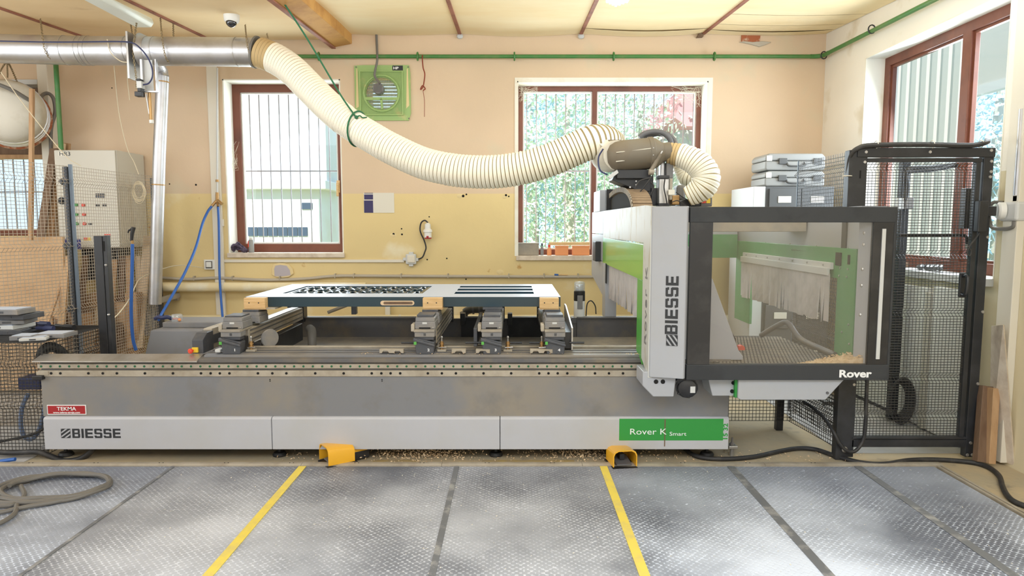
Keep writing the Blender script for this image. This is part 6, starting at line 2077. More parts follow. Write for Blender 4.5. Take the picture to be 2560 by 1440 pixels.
# thick black hose looping over the cage and bed end
tag(MB().tube(catmull([at(100, 900, 4.55), at(106, 878, 4.55), at(122, 866, 4.58), at(145, 872, 4.62), at(163, 890, 4.66), at(168, 910, 4.7)], 8), .030, 14).build('thick_hose', M['rubber_blk'], smooth=True), 'thick black hose arching up at the left end of the bed', 'hose')
tag(MB().tube(catmull([at(104, 905, 4.62), at(112, 880, 4.66), at(130, 872, 4.7), at(148, 880, 4.72), at(160, 900, 4.74)], 8), .022, 12).build('thick_hose', M['cable_grey'], smooth=True), 'grey hose tucked under the thick black hose', 'hose')
tag(MB().tube(catmull([at(x, y, 4.5) for x, y in ((70, 985, ), (55, 1020), (52, 1060), (60, 1090), (78, 1098), (95, 1080), (108, 1040), (112, 1010))], 8), .014, 10).build('cage_hose', M['blue_grey'], smooth=True), 'blue grey hose looping inside the wire cage', 'hose')
o = MB().box(at(45, 975, 4.8).x, at(100, 975, 4.8).x, 4.8, 4.95, zz(975, 4.8), zz(945, 4.8)).build('blue_crate', M['navy'], bevel=.01)
tag(o, 'dark blue box inside the wire cage', 'box')
tag(MB().tube(catmull([at(x, y, 4.45) for x, y in ((-30, 1110), (20, 1100), (60, 1092), (95, 1080), (118, 1065))], 6), .009, 8).build('cage_cable', M['rubber_blk'], smooth=True), 'thin black cable crossing the bottom of the wire cage', 'cable')
tag(MB().tube(catmull([at(x, y, 4.34) for x, y in ((-30, 1128), (30, 1132), (90, 1130), (120, 1138), (150, 1150), (175, 1152), (205, 1145), (228, 1128), (236, 1112))], 8), .018, 12).build('floor_hose', M['rubber_blk'], smooth=True), 'black hose drooping under the left end of the skirt', 'hose')
tag(MB().tube([at(-20, 1156, 4.25) + Vector((0, 0, .0)), at(38, 1148, 4.25)], .012, 8).build('blue_tube', M['blue'], smooth=True), 'blue tube end on the floor at the far left', 'tube')

# ------------------------------------------------------------------ control cabinet, boards and clutter behind the left fence
CY = 6.55
a, c = at(152, 620, CY), at(291, 375, CY)
cab = thing('control_cabinet', 'pale grey wall cabinet with coloured buttons behind the wire fence', 'cabinet', ((a.x + c.x) / 2, CY, a.z))
c2 = at(342, 392, YB)
MB().box(a.x, c.x, CY, YB - .02, a.z, c.z).build('cabinet_body', M['cab'], cab, bevel=.004)
dr = MB().box(a.x + .005, c.x - .005, CY - .02, CY - .001, a.z + .005, c.z - .005).build('cabinet_door', M['cab'], cab, bevel=.004)
text('HR3', .055, (at(148, 388, CY - .02).x, CY - .0215, zz(390, CY)), FRONT, M['text_k'], dr, xs=1.1)


def cb_px(x0, y0, x1, y1, name, m, d=.026):
    p, q = at(x0, y1, CY), at(x1, y0, CY)
    return MB().box(p.x, q.x, CY - d, CY - .018, p.z, q.z).build(name, M[m], dr, bevel=.002)


cb_px(150, 380, 168, 391, 'name_label', 'paper', .0212)
for (px, py) in ((191, 512), (192, 536), (193, 559)):
    p = at(px, py, CY - .02)
    MB().cyl((p.x, CY - .035, p.z), (p.x, CY - .018, p.z), .016, n=12).build('green_button', M['plate_green'], dr, bevel=.003)
for (px, py) in ((209, 513), (211, 536), (212, 559)):
    p = at(px, py, CY - .02)
    MB().cyl((p.x, CY - .035, p.z), (p.x, CY - .018, p.z), .016, n=12).build('red_button', M['red_b'], dr, bevel=.003)
cb_px(243, 484, 265, 490, 'display', 'text_k')
cb_px(243, 490, 265, 495, 'display', 'grey_d')
for x in (242, 259):
    cb_px(x, 510, x + 10, 516, 'rotary_switch', 'text_k')
cb_px(225, 557, 234, 562, 'rotary_switch', 'text_k')
p = at(155, 502, CY - .02)
MB().lathe([(.035, 0), (.035, .01), (.022, .014), (.02, .03)], (p.x, CY - .018, p.z), (0, -1, 0), 16).build('main_switch', M['text_k'], dr, smooth=True)
cb_px(213, 594, 231, 601, 'warning_label', 'lab_y', .0215)
cb_px(213, 594, 222, 600, 'warning_label', 'red_b', .022)
cb_px(264, 585, 279, 592, 'warning_label', 'red_b', .0215)
cb_px(264, 592, 279, 600, 'warning_label', 'lab_y', .0215)
cb_px(264, 600, 279, 607, 'warning_label', 'lab_b', .0215)
cb_px(190, 597, 205, 624, 'warning_label', 'lab_b', .0215)
cb_px(156, 597, 174, 624, 'warning_label', 'lab_b', .0215)
# round duct elbow coming through the boarded window
ed = thing('elbow_duct', 'large grey fan duct elbow bulging through the boarded left window', 'duct', at(40, 350, 6.7))
ec_ = at(40, 285, 6.45)
MB().lathe([(.004, -.16), (.14, -.15), (.24, -.10), (.285, -.02), (.295, .10), (.295, .50)], ec_ + Vector((-.06, 0, .03)), (-.6, 1, -.04), 32).build('duct_shell', M['hood_l'], ed, smooth=True)
for h_, r_ in ((.06, .300), (.17, .303), (.24, .306)):
    MB().lathe([(r_ - .01, -.012), (r_, -.01), (r_, .01), (r_ - .01, .012)], ec_ + Vector((-.06, 0, .03)) + Vector((-.6, 1, -.04)).normalized() * h_, (-.6, 1, -.04), 32, caps=False).build('duct_band', M['galv'], ed, smooth=True)
MB().lathe([(.29, .27), (.322, .28), (.322, .30)], ec_ + Vector((-.06, 0, .03)), (-.6, 1, -.04), 32, caps=False).build('sealing_ring', M['brick'], ed, smooth=True)
tag(MB().tube(catmull([at(x, y, d) for x, y, d in ((-20, 205, 6.2), (30, 225, 6.3), (66, 246, 6.4), (84, 256, 6.5), (98, 250, 6.7), (108, 236, 6.85), (122, 234, 6.88), (134, 248, 6.88), (138, 280, 6.88), (130, 310, 6.88), (127, 340, 6.88), (128, 420, 6.88))], 8), .017, 10).build('thick_cable', M['cable_grey'], smooth=True), 'thick dark cable looping from the elbow duct to the pilaster', 'cable')
# green leaning bar
tag(MB().tube([at(139, 152, 6.5), at(153, 374, 6.5)], .021, 14).build('green_pole', M['pipe_green'], smooth=True), 'green painted pole standing between the duct and the cabinet', 'pole')
# boards leaning behind the fence
planks = [((80, 222, 6.2), (77, 600, 6.2), .035, .03, 'wood', 'narrow brown lath hanging upright before the elbow duct'),
          ((136, 372, 6.75), (62, 860, 6.1), .075, .03, 'wood_d', 'long dark plank leaning left of the cabinet'),
          ((143, 385, 6.8), (92, 860, 6.2), .10, .025, 'wood', 'long broad plank leaning behind the dark one'),
          ((150, 360, 6.85), (118, 850, 6.4), .11, .02, 'wood_l', 'pale plank leaning nearest to the cabinet'),
          ((134, 420, 6.7), (78, 850, 6.15), .03, .02, 'wood_l', 'thin pale strip among the leaning planks'),
          ((168, 358, 6.9), (165, 400, 6.9), .06, .03, 'wood', 'short board end showing above the cabinet'),
          ((176, 640, 6.4), (112, 830, 5.9), .028, .02, 'wood', 'thin lath slanting across under the cabinet'),
          ((215, 640, 6.6), (192, 870, 6.2), .05, .03, 'wood_d', 'dark upright board right of the grey fence post'),
          ((262, 700, 6.7), (225, 870, 6.3), .04, .02, 'wood_l', 'pale slanting lath left of the blue gun hose'),
          ((322, 640, 6.75), (325, 870, 6.5), .05, .03, 'wood', 'upright board just left of the gun hose'),
          ((306, 640, 6.75), (300, 870, 6.5), .06, .02, 'wood_d', 'dark upright board behind the gun hose'),
          ((345, 640, 6.8), (352, 870, 6.6), .05, .02, 'wood_l', 'pale upright board right of the gun hose'),
          ((371, 590, 6.85), (345, 870, 6.55), .09, .02, 'wood_l', 'pale tilted board by the right fence post'),
          ((285, 650, 6.7), (270, 870, 6.4), .07, .02, 'wood', 'brown board standing right of the black post'),
          ((168, 640, 6.3), (150, 860, 6.0), .06, .03, 'mdf', 'chipboard offcut left of the grey fence post')]
for (p, q, w, h, m_, lb) in planks:
    p, q = at(*p), at(*q)
    if q.z < .02 and p.z > .1:
        q = p + (q - p) * ((p.z - .02) / (p.z - q.z))
    o = MB().bar(p, q, w, h, up=(0, -1, .2)).build('wooden_plank', M[m_], bevel=.002)
    tag(o, lb, 'plank', 'boards leaning behind the left fence')
a, c = at(-60, 860, 6.0), at(108, 592, 6.3)
o = MB().hexa([(a.x - .2, 6.0, .05), (-4.05, 6.0, .05), (-4.05, 6.03, .05), (a.x - .2, 6.03, .05)], [(a.x - .2, 6.3, c.z), (-4.2, 6.3, c.z), (-4.2, 6.33, c.z), (a.x - .2, 6.33, c.z)]).build('chipboard_sheet', M['mdf'], bevel=.002)
tag(o, 'large sheet of chipboard leaning under the left window', 'board')
for (x0, y0, x1, y1, Y, d, m_, nm, lb, cat) in ((205, 625, 300, 700, 6.75, .2, 'cab_d', 'metal_rack', 'dark slatted rack under the control cabinet', 'rack'),
                                               (120, 770, 190, 880, 6.1, .25, 'wood_d', 'timber_stack', 'brown stacked timber low behind the left fence', 'timber'),
                                               (200, 730, 340, 885, 6.55, .12, 'mdf', 'board_stack', 'upright stack of brown boards behind the black post', 'boards'),
                                               (350, 690, 392, 840, 6.75, .1, 'grey_l', 'pale_sheet', 'pale sheet standing by the right fence post', 'sheet')):
    p, q = at(x0, y1, Y), at(x1, y0, Y)
    t_ = thing(nm, lb, cat, ((p.x + q.x) / 2, Y, max(0, p.z)))
    z0_ = max(.03, p.z)
    if nm == 'metal_rack':
        for k in range(8):
            x = p.x + (q.x - p.x) * (k + .2) / 8
            MB().box(x, x + .02, Y, Y + d, z0_, q.z).build('rack_bar', M[m_], t_)
        MB().box(p.x, q.x, Y, Y + d, q.z, q.z + .02).build('rack_top', M[m_], t_)
    else:
        n_ = 5
        for k in range(n_):
            x = p.x + (q.x - p.x) * k / n_
            MB().box(x, x + (q.x - p.x) / n_ - .006, Y + .02 * rnd.random(), Y + d, z0_, q.z - .12 * rnd.random()).build('board', M[m_ if k % 2 else 'wood' if m_ != 'grey_l' else 'cab'], t_, bevel=.002)
# air gun with blue hose on the fence
ag = thing('air_gun', 'black air blow gun hooked on the wire fence', 'air gun', at(331, 590, 5.9))
MB().tube([at(334, 568, 5.9), at(330, 585, 5.9), at(329, 602, 5.9)], [.018, .016, .013], 10).tube([at(333, 570, 5.9), at(322, 576, 5.9), at(320, 582, 5.9)], [.010, .008, .006], 8).build('gun_body', M['black'], ag, smooth=True)
MB().cyl(at(331, 601, 5.9), at(331, 610, 5.9), .012, n=10).build('coupling', M['brass'], ag, smooth=True)
tag(MB().tube(catmull([at(x, y, 5.85) for x, y in ((331, 610), (330, 680), (328, 760), (329, 810), (333, 850), (340, 876))], 8), .014, 10).build('air_hose', M['blue'], smooth=True), 'blue air hose hanging from the blow gun on the fence', 'hose', 'blue air hoses')
# goggles and pots on the rear housing
gy = 5.36
gzt = zz(812, 5.3) + .021
gg = thing('safety_glasses', 'dark safety glasses with orange arms on the grey rear housing', 'glasses', at(408, 808, gy))
ga_ = at(408, 810, gy).x
MB().tube(catmull([(ga_ - .06, gy, gzt + .02), (ga_ - .03, gy - .02, gzt + .035), (ga_, gy - .02, gzt + .03), (ga_ + .05, gy - .02, gzt + .035), (ga_ + .07, gy, gzt + .02)], 5), .016, 8).build('lens', M['navy'], gg, smooth=True)
MB().tube([(ga_ + .07, gy, gzt + .02), (ga_ + .10, gy + .05, gzt + .012)], .008, 6).build('arm', M['red_b'], gg)
jr = thing('clear_jar', 'small clear jar with orange top beside the safety glasses', 'jar', at(443, 808, gy))
jx = at(443, 808, gy).x
MB().lathe([(.04, 0), (.042, .045), (.036, .055)], (jx, gy, gzt), n=16).build('jar_body', M['clear'], jr, smooth=True)
MB().ball((jx + .035, gy - .03, gzt + .015), .014, 8).build('orange_knob', M['orange'], jr, smooth=True)

# ------------------------------------------------------------------ coiled cable on the left mats
cen = atz(128, 1222, .03)
pts = []
for k in range(110):
    a = k / 110 * 2 * math.pi * 3.2 + 2.2
    rx, ry_ = .33 - .02 * (k / 36), .23 - .018 * (k / 36)
    pts.append(Vector((cen.x - .02 + math.cos(a) * rx + .05 * (k / 110), cen.y + math.sin(a) * ry_ + .02, MZ + .014 + .006 * (k / 36) + .004 * math.sin(k))))
tail = [atz(x, y, MZ + .016) for x, y in ((-60, 1300), (-20, 1268), (30, 1262), (60, 1240), (52, 1215))]
lead = [atz(x, y, MZ + .016) for x, y in ((140, 1255), (40, 1290), (-60, 1320))]
tag(MB().tube(catmull(pts, 2), .0125, 8).build('coiled_cable', M['cable_grey'], smooth=True), 'loosely coiled grey cable lying on the left rubber mat', 'cable')
tag(MB().tube(catmull(tail, 6), .0125, 8).tube(catmull([atz(x, y, MZ + .016) for x, y in ((-60, 1290), (0, 1281), (60, 1268), (140, 1254), (200, 1238))], 6), .0125, 8).tube(catmull([atz(x, y, MZ + .016) for x, y in ((-60, 1330), (0, 1308), (35, 1285), (42, 1262))], 6), .0125, 8).build('cable_tail', M['cable_grey'], smooth=True), 'loose grey cable ends below the coil at the left edge', 'cable')
tag(MB().box(-.7, .0, -.014, .014, 0, .004, Matrix.Rotation(math.radians(28), 3, 'Z'), atz(75, 1208, MZ + .001)).build('metal_strip', M['alu']), 'flat shiny metal strip on the mat under the coiled cable', 'strip')


# ------------------------------------------------------------------ yellow foot pedals
def pedal(label, ppx, ppy, rot, sc=1.0):
    p = atz(ppx, ppy, .0)
    t_ = thing('foot_pedal', label, 'pedal', p, 'yellow foot pedals')
    R = Matrix.Rotation(rot, 3, 'Z')

    def tr(v): return [R @ (Vector(q) * sc) + p + Vector((0, 0, .004)) for q in v]

    def put(b, name, m, parent=t_, bev=.003, sm=False):
        b.v = tr(b.v)
        return b.build(name, M[m], parent, bevel=bev, smooth=sm)
    # guard: a shell open towards the operator (local -y)
    prof = [(-.085, .02), (-.085, .10), (-.075, .122), (-.05, .134), (.05, .134), (.075, .122), (.085, .10), (.085, .02)]
    inn = [(x * .92, z if i in (0, 7) else z - .007) for i, (x, z) in enumerate(prof)]
    b = MB()
    n = len(prof)
    for y, k in ((-.09, 0), (.09, 1)):
        hgt = 1.0 if k == 0 else .88
        b.v += [Vector((x, y, z * hgt)) for x, z in prof] + [Vector((x, y, z * hgt)) for x, z in inn]
    N2 = 2 * n
    for i in range(n - 1):
        b.f += [(i, i + 1, N2 + i + 1, N2 + i), (n + i + 1, n + i, N2 + n + i, N2 + n + i + 1), (i, n + i, n + i + 1, i + 1)]
    b.f += [(0, N2, N2 + n, n), (n - 1, 2 * n - 1, N2 + 2 * n - 1, N2 + n - 1)]
    b.f += [tuple(N2 + n + i for i in range(n)), tuple(N2 + i for i in reversed(range(n)))]
    b.mi = [0] * len(b.f)
    put(b, 'guard', 'pedal', sm=True, bev=0)
    put(MB().box(-.09, .09, -.10, .11, 0, .012), 'base_plate', 'black')
    put(MB().prism([(-.07, .02), (-.07, .03), (.07, .055), (.07, .03)], 'x', -.055, .055), 'treadle', 'body_dk')
    put(MB().box(-.018, .018, -.02, .06, .045, .085), 'treadle_hinge', 'black')
    put(MB().prism([(-.045, .03), (-.045, .095), (-.03, .105), (.03, .105), (.045, .095), (.045, .03)], 'y', .085, .20), 'switch_housing', 'pedal', bev=.004)
    put(MB().box(-.047, .047, .09, .21, .008, .062), 'switch_base', 'black')
    put(MB().cyl((0, .205, .04), (0, .23, .04), .014, n=10), 'cable_gland', 'black')
    return t_


pedal('yellow foot pedal under the middle skirt, turned sideways', 843, 1158, math.radians(-54), .98)
pedal('yellow foot pedal below the green print, opening forwards', 1553, 1164, math.radians(8), .92)

# ------------------------------------------------------------------ shavings on the floor under the bed
b = MB()
for k in range(1900):
    u = rnd.random()
    if u < .45:
        x = atz(1060, 1135, 0).x + rnd.gauss(0, .18)
    elif u < .7:
        x = atz(1440, 1135, 0).x + rnd.gauss(0, .14)
    else:
        x = rnd.uniform(-1.6, 2.4)
    y = 4.40 + rnd.gauss(0, .06)
    y = max(y, 4.255)
    s = rnd.uniform(.004, .010)
    d = Vector((rnd.gauss(0, 1), rnd.gauss(0, 1), rnd.gauss(0, .5))).normalized() * s
    w = d.orthogonal().normalized() * s * .5
    c = Vector((x, y, abs(d.z) + .003 + (.05 * rnd.random() ** 2 if u < .7 else 0)))
    b.add([c - d, c + w, c + d, c - w], [(0, 1, 2, 3)])
tag(stuff(b.build('wood_shavings', M['shav'], None, recalc=False)), 'wood shavings heaped on the floor beneath the bed skirt', 'shavings')
b = MB()
for k in range(420):
    x, y = rnd.uniform(-2.2, 2.6), 4.1 - 1.9 * rnd.random() ** 1.5
    s = rnd.uniform(.003, .007)
    c = Vector((x, y, MZ + .003))
    a_ = rnd.random() * 6.3
    d = Vector((math.cos(a_), math.sin(a_), .2)) * s
    w = Vector((-math.sin(a_), math.cos(a_), .1)) * s * .6
    b.add([c - d, c + w, c + d, c - w], [(0, 1, 2, 3)])
tag(stuff(b.build('wood_chips', M['paper'], None, recalc=False)), 'scattered pale wood chips over the rubber mats', 'chips')
# faded yellow line on the concrete
for a, c, lb in ((1205, 1435, 'faded yellow floor line before the right skirt panel'), (930, 1050, 'faint yellow floor line beside the sideways pedal')):
    p, q = atz(a, 1156, .001), atz(c, 1150, .001)
    tag(MB().box(p.x, q.x, p.y, q.y, .0005, .0015).build('floor_line', M['faded']), lb, 'floor line')

# ------------------------------------------------------------------ right hand gate and fences
GY = 4.32
z2 = zz(371, GY)
g0, g1 = at(2146, 372, GY).x, at(2483, 372, GY).x
gate = thing('safety_gate', 'black framed wire mesh gate at the right with padlock handle', 'gate', ((g0 + g1) / 2, GY, 0))
pw = .062
MB().box(g0, g0 + pw, GY, GY + .05, 0.02, z2).build('gate_post', M['fence'], gate, bevel=.003)
MB().box(g1 - pw + .01, g1 + .01, GY, GY + .05, 0.02, z2).build('gate_post', M['fence'], gate, bevel=.003)
MB().box(g0 - .006, g1 + .012, GY - .008, GY + .042, z2 - .055, z2 + .004).build('top_rail', M['fence'], gate, bevel=.003)
MB().box(g0 + pw + .002, g1 - pw, GY + .004, GY + .04, z2 - .085, z2 - .060).build('gate_rail', M['fence'], gate, bevel=.002)
zb2, zb1 = zz(1118, GY), zz(1093, GY)
MB().box(g0 + .05, g1 - .05, GY, GY + .045, zb2, zb1 - .018).box(g0 + .05, g1 - .05, GY - .004, GY + .05, zb1 - .014, zb1).build('bottom_rail', M['fence'], gate, bevel=.002)
MB().box(g1 - pw - .034, g1 - pw - .004, GY + .004, GY + .04, zb1, z2 - .085).build('leaf_stile', M['fence'], gate, bevel=.002)
gfold = [1.965, 1.40, .83, .62, .20]
wire_panel('wire_mesh', (g0 + pw, GY + .02), (g1 - pw - .03, GY + .02), zb1, z2 - .085, .0222, .0178, [1.915, 1.36, .98, .55, .30], .035, (0, 1, 0), .0019, M['fence_wire'], gate, .03)
for px, py in ((2165, 380), (2325, 380), (2478, 376), (2163, 405), (2480, 403), (2479, 429), (2477, 442), (2476, 522), (2475, 535), (2470, 593), (2458, 780), (2446, 960), (2432, 1138), (2420, 1138), (2428, 1108), (2136, 962)):
    p = at(px, py, GY - .008)
    MB().lathe([(.011, 0), (.009, .005), (.003, .005)], (p.x, GY - .002 if 382 < py else GY - .008, p.z), (0, -1, 0), 10).build('bolt', M['steel'], gate, smooth=True)
MB().box(at(2149, 427, GY).x, at(2153, 427, GY).x, GY - .001, GY + .01, zz(446, GY), zz(426, GY)).build('hinge_slot', M['hole'], gate)
# interlock switch
pI = at(2448, 545, GY)
il = MB().box(at(2433, 540, GY).x, at(2458, 540, GY).x, GY - .05, GY - .005, zz(580, GY), zz(502, GY)).build('interlock_switch', M['fence'], gate, bevel=.006)
MB().box(at(2444, 525, GY).x, at(2482, 525, GY).x, GY - .035, GY - .010, zz(540, GY), zz(516, GY)).build('interlock_bracket', M['fence'], gate, bevel=.003)
for px, py in ((2452, 520), (2462, 520), (2451, 533), (2462, 533)):
    p = at(px, py, GY - .035)
    MB().ball((p.x, GY - .036, p.z), .008, 8).build('bolt', M['steel'], gate, smooth=True)
MB().box(at(2402, 500, GY + .25).x, at(2462, 500, GY + .25).x, GY + .2, GY + .26, zz(572, GY + .2), zz(470, GY + .2)).build('control_box', M['black'], gate, bevel=.004)
# handle
hA, hB = at(2407, 690, GY), at(2402, 735, GY)
MB().tube(catmull([hA + Vector((0, 0, .0)), hA + Vector((-.0, -.045, -.005)), hB + Vector((0, -.045, .005)), hB], 5), .011, 8).build('gate_handle', M['fence'], gate, smooth=True)
MB().box(hA.x - .02, hA.x + .02, GY - .006, GY + .01, hB.z - .02, hA.z + .02).build('handle_plate', M['fence'], gate, bevel=.004)
# cables along gate top
zt_ = z2 + .015
tc = [(2110, 700, .12), (2112, 600, .10), (2116, 500, .08), (2119, 430, .06), (2126, 388, .03), (2146, 369, .0), (2180, 362, -.0), (2300, 360, 0), (2400, 362, 0), (2440, 361, 0), (2462, 356, .0), (2471, 352, .04), (2466, 350, .1)]
for d, lb in ((0, 'upper black cable tied along the top of the gate'), (.022, 'lower black cable tied along the top of the gate')):
    tag(MB().tube(catmull([at(x, y + d * 120, GY + dd - d) for x, y, dd in tc], 8), .0125, 10).build('gate_cable', M['rubber_blk'], smooth=True), lb, 'cable', 'black cables on the gate top')
b = MB()
for px, py in ((2190, 362), (2330, 361), (2452, 360), (2115, 520), (2118, 440)):
    p = at(px, py, GY)
    b.tube([p + Vector((0, math.cos(a) * .028, math.sin(a) * .024)) if px > 2130 else p + Vector((math.cos(a) * .028, math.sin(a) * .024, 0)) for a in [k * math.pi / 5 for k in range(10)]], .003, 4, closed=True)
tag(stuff(b.build('cable_ties', M['trunk_w'])), 'small pale cable ties round the gate cables', 'cable ties')
# fence running back from the gate's left post
sf = thing('side_fence', 'black wire fence running back from the gate, behind the gantry', 'fence', (2.2, 4.7, 0))
lp0 = at(2128, 384, GY + .05).x
MB().box(lp0 - .035, lp0 + .025, GY + .0, GY + .06, 0, z2 - .01).build('fence_post', M['fence'], sf, bevel=.003)
e5 = atz(1996, 404, fz_ - .005)
wire_panel('wire_mesh', (lp0, GY + .06), (e5.x, e5.y), .12, fz_ - .01, .024, .025, [1.92, 1.36, .80, .24], .03, (-1, 0, 0), .0019, M['fence_wire'], sf)
MB().box(e5.x - .004, e5.x + .004, e5.y - .004, e5.y + .004, .1, fz_).build('end_wire', M['fence_post'], sf)
e6 = atz(1826, 1060, .06)
p6y = 4.95
wire_panel('wire_mesh', (1.50, p6y), (2.12, p6y), .08, .62, .026, .026, [.3, .8], .025, (0, -1, 0), .0019, M['fence_wire'], sf)
MB().box(2.0, 2.05, p6y + .01, p6y + .06, 0, .62).build('fence_post', M['fence'], sf, bevel=.003)
wire_panel('wire_mesh', (2.08, p6y), (lp0 - .03, GY + .06), .08, .60, .026, .026, [.3], .025, (-1, 0, 0), .0019, M['fence_wire'], sf)
MB().box(at(2060, 1005, 4.5).x, at(2094, 1005, 4.5).x, 4.5, 4.53, zz(1014, 4.5), zz(1003, 4.5)).build('fence_bracket', M['steel'], sf, bevel=.002)
# post with cable behind the gate
PYB = 5.22
bx = at(2268, 405, PYB).x
ps = thing('fence_post_inner', 'black post behind the gate carrying a loop of black cable', 'post', (bx, PYB, 0))
MB().box(bx - .03, bx + .03, PYB, PYB + .06, 0, zz(404, PYB)).build('post_body', M['fence'], ps, bevel=.003)
MB().box(bx - .07, bx + .07, PYB - .04, PYB + .1, 0, .01).build('post_foot', M['steel'], ps)
jbx = at(2252, 510, PYB).x
MB().box(jbx - .06, jbx - .005, PYB - .06, PYB - .01, zz(524, PYB), zz(495, PYB)).build('connector_box', M['grey_l'], ps, bevel=.006)
MB().box(jbx - .0, jbx + .06, PYB - .07, PYB - .01, zz(522, PYB), zz(494, PYB)).build('connector_box', M['grey'], ps, bevel=.006)
MB().tube(catmull([at(x, y, PYB - .05) for x, y in ((2263, 500), (2267, 470), (2266, 440), (2272, 424), (2290, 420), (2330, 419), (2380, 414), (2430, 408), (2450, 398), (2456, 380))], 6), .02, 10).build('post_cable', M['rubber_blk'], ps, smooth=True)
MB().tube(catmull([at(x, y, PYB - .07) for x, y in ((2268, 430), (2290, 428), (2340, 424), (2400, 412), (2440, 404))], 6), .014, 8).build('post_cable', M['rubber_blk'], ps, smooth=True)
MB().tube(catmull([at(x, y, GY + .12) for x, y in ((2246, 588), (2300, 588), (2360, 588), (2400, 588), (2415, 592), (2419, 610))], 6), .010, 8).build('cross_cable', M['rubber_blk'], ps, smooth=True)
MB().cyl(at(2419, 610, GY + .12), at(2420, 622, GY + .12), .013, n=10).build('cable_plug', M['steel'], ps, smooth=True)
tag(MB().tube(catmull([at(x, y, GY - .03) for x, y in ((2450, 580), (2440, 595), (2424, 615), (2418, 632), (2424, 640), (2428, 628), (2420, 616))], 6), .005, 8).build('thin_lead', M['rubber_blk'], smooth=True), 'thin black lead curling below the interlock switch', 'lead')
ccn = at(2250, 1000, PYB - .12)
b = MB()
for k in range(6):
    rr_ = (.075 + .006 * k)
    b.tube([ccn + Vector((math.cos(t) * rr_ * .9, -.012 * k + .03, math.sin(t) * rr_ * 1.7)) for t in [i * math.pi / 10 for i in range(20)]], .010, 7, closed=True)
tag(b.build('cable_coil', M['rubber_blk'], smooth=True), 'coil of black cable hung low on the post behind the gate', 'coil')
tag(MB().tube(catmull([at(2140, 990, 5.0), at(2190, 1012, 5.1), at(2225, 1028, PYB - .15), at(2240, 1035, PYB - .1)], 6), .012, 8).build('black_cable', M['rubber_blk'], smooth=True), 'black cable running along the floor to the cable coil', 'cable')
# cable loop and floor cable
lc2 = [(2168, 945, -.03), (2166, 1000, -.03), (2164, 1060, -.03), (2158, 1100, -.03), (2140, 1126, -.04), (2120, 1128, -.04), (2100, 1110, -.03), (2084, 1080, .0), (2060, 1045, .1), (2030, 1018, .2), (2010, 1005, .3)]
tag(MB().tube(catmull([at(x, y, GY + d) for x, y, d in lc2], 8), .0115, 10).build('looped_cable', M['rubber_blk'], smooth=True), 'black cable hanging in a loop at the gate hinge post', 'cable')
fc = [(1712, 1122), (1735, 1138), (1770, 1146), (1830, 1147), (1890, 1141), (1950, 1128), (1995, 1121), (2040, 1124), (2090, 1140), (2150, 1156), (2210, 1160), (2270, 1151), (2330, 1149), (2390, 1152), (2440, 1158), (2475, 1170), (2498, 1190), (2506, 1215), (2518, 1238), (2540, 1256), (2590, 1274)]
tag(MB().tube(catmull([atz(x, y, .016) for x, y in fc], 8), .015, 10).build('floor_cable', M['rubber_blk'], smooth=True), 'long black cable snaking over the floor to the right wall', 'cable')
bl = thing('hinge_bracket', 'small bright bracket at the foot of the gate hinge post', 'bracket', at(2112, 1125, GY - .02))
MB().ball(at(2112, 1124, GY - .02), .02, 10, (1, .3, 1)).build('bracket_disc', M['steel'], bl, smooth=True)
# anchor by the bed
an_ = thing('floor_anchor', 'steel anchor bolt and plate at the right end of the bed', 'anchor', atz(1833, 1143, 0))
pA_ = atz(1833, 1143, 0)
MB().box(pA_.x - .03, pA_.x + .03, pA_.y, pA_.y + .08, .055, .075).build('anchor_plate', M['alu'], an_, bevel=.003)
MB().cyl((pA_.x, pA_.y + .03, .0), (pA_.x, pA_.y + .03, .055), .016, n=10).build('anchor_leg', M['steel'], an_)
MB().lathe([(.018, .075), (.018, .085), (.012, .09), (.007, .095), (.006, .125)], (pA_.x, pA_.y + .03, 0), n=10).build('anchor_bolt', M['body_dk'], an_)

# ------------------------------------------------------------------ filing cabinet with cases, right corner
fy = 6.25
fx0, fx1 = at(1886, 480, fy).x, 2.98
fzt = zz(466, fy)
fl = thing('filing_cabinet', 'dark grey filing cabinet with drawers in the right rear corner', 'cabinet', ((fx0 + fx1) / 2, fy, 0))
MB().box(fx0, fx0 + .11, fy + .02, fy + .65, 0.02, fzt).build('side_panel', M['grey_l'], fl, bevel=.003)
MB().box(fx0 + .11, fx1, fy + .02, fy + .65, 0.02, fzt).build('cabinet_body', M['cab_d'], fl, bevel=.003)
for k in range(5):
    zt2 = fzt - .02 - k * .36
    for xa_, xb_ in ((fx0 + .14, fx0 + .14 + (fx1 - fx0 - .16) / 2), (fx0 + .15 + (fx1 - fx0 - .16) / 2, fx1 - .02)):
        d_ = MB().box(xa_, xb_, fy, fy + .02, zt2 - .345, zt2).build('drawer', M['cab_d'], fl, bevel=.003)
        MB().box(xa_ + .08, xa_ + .20, fy - .006, fy, zt2 - .13, zt2 - .07).build('label_holder', M['trunk_w'], d_, bevel=.002)
        MB().box(xa_ + .06, xa_ + .22, fy - .012, fy, zt2 - .22, zt2 - .19).build('drawer_handle', M['cab_d'], d_, bevel=.003)
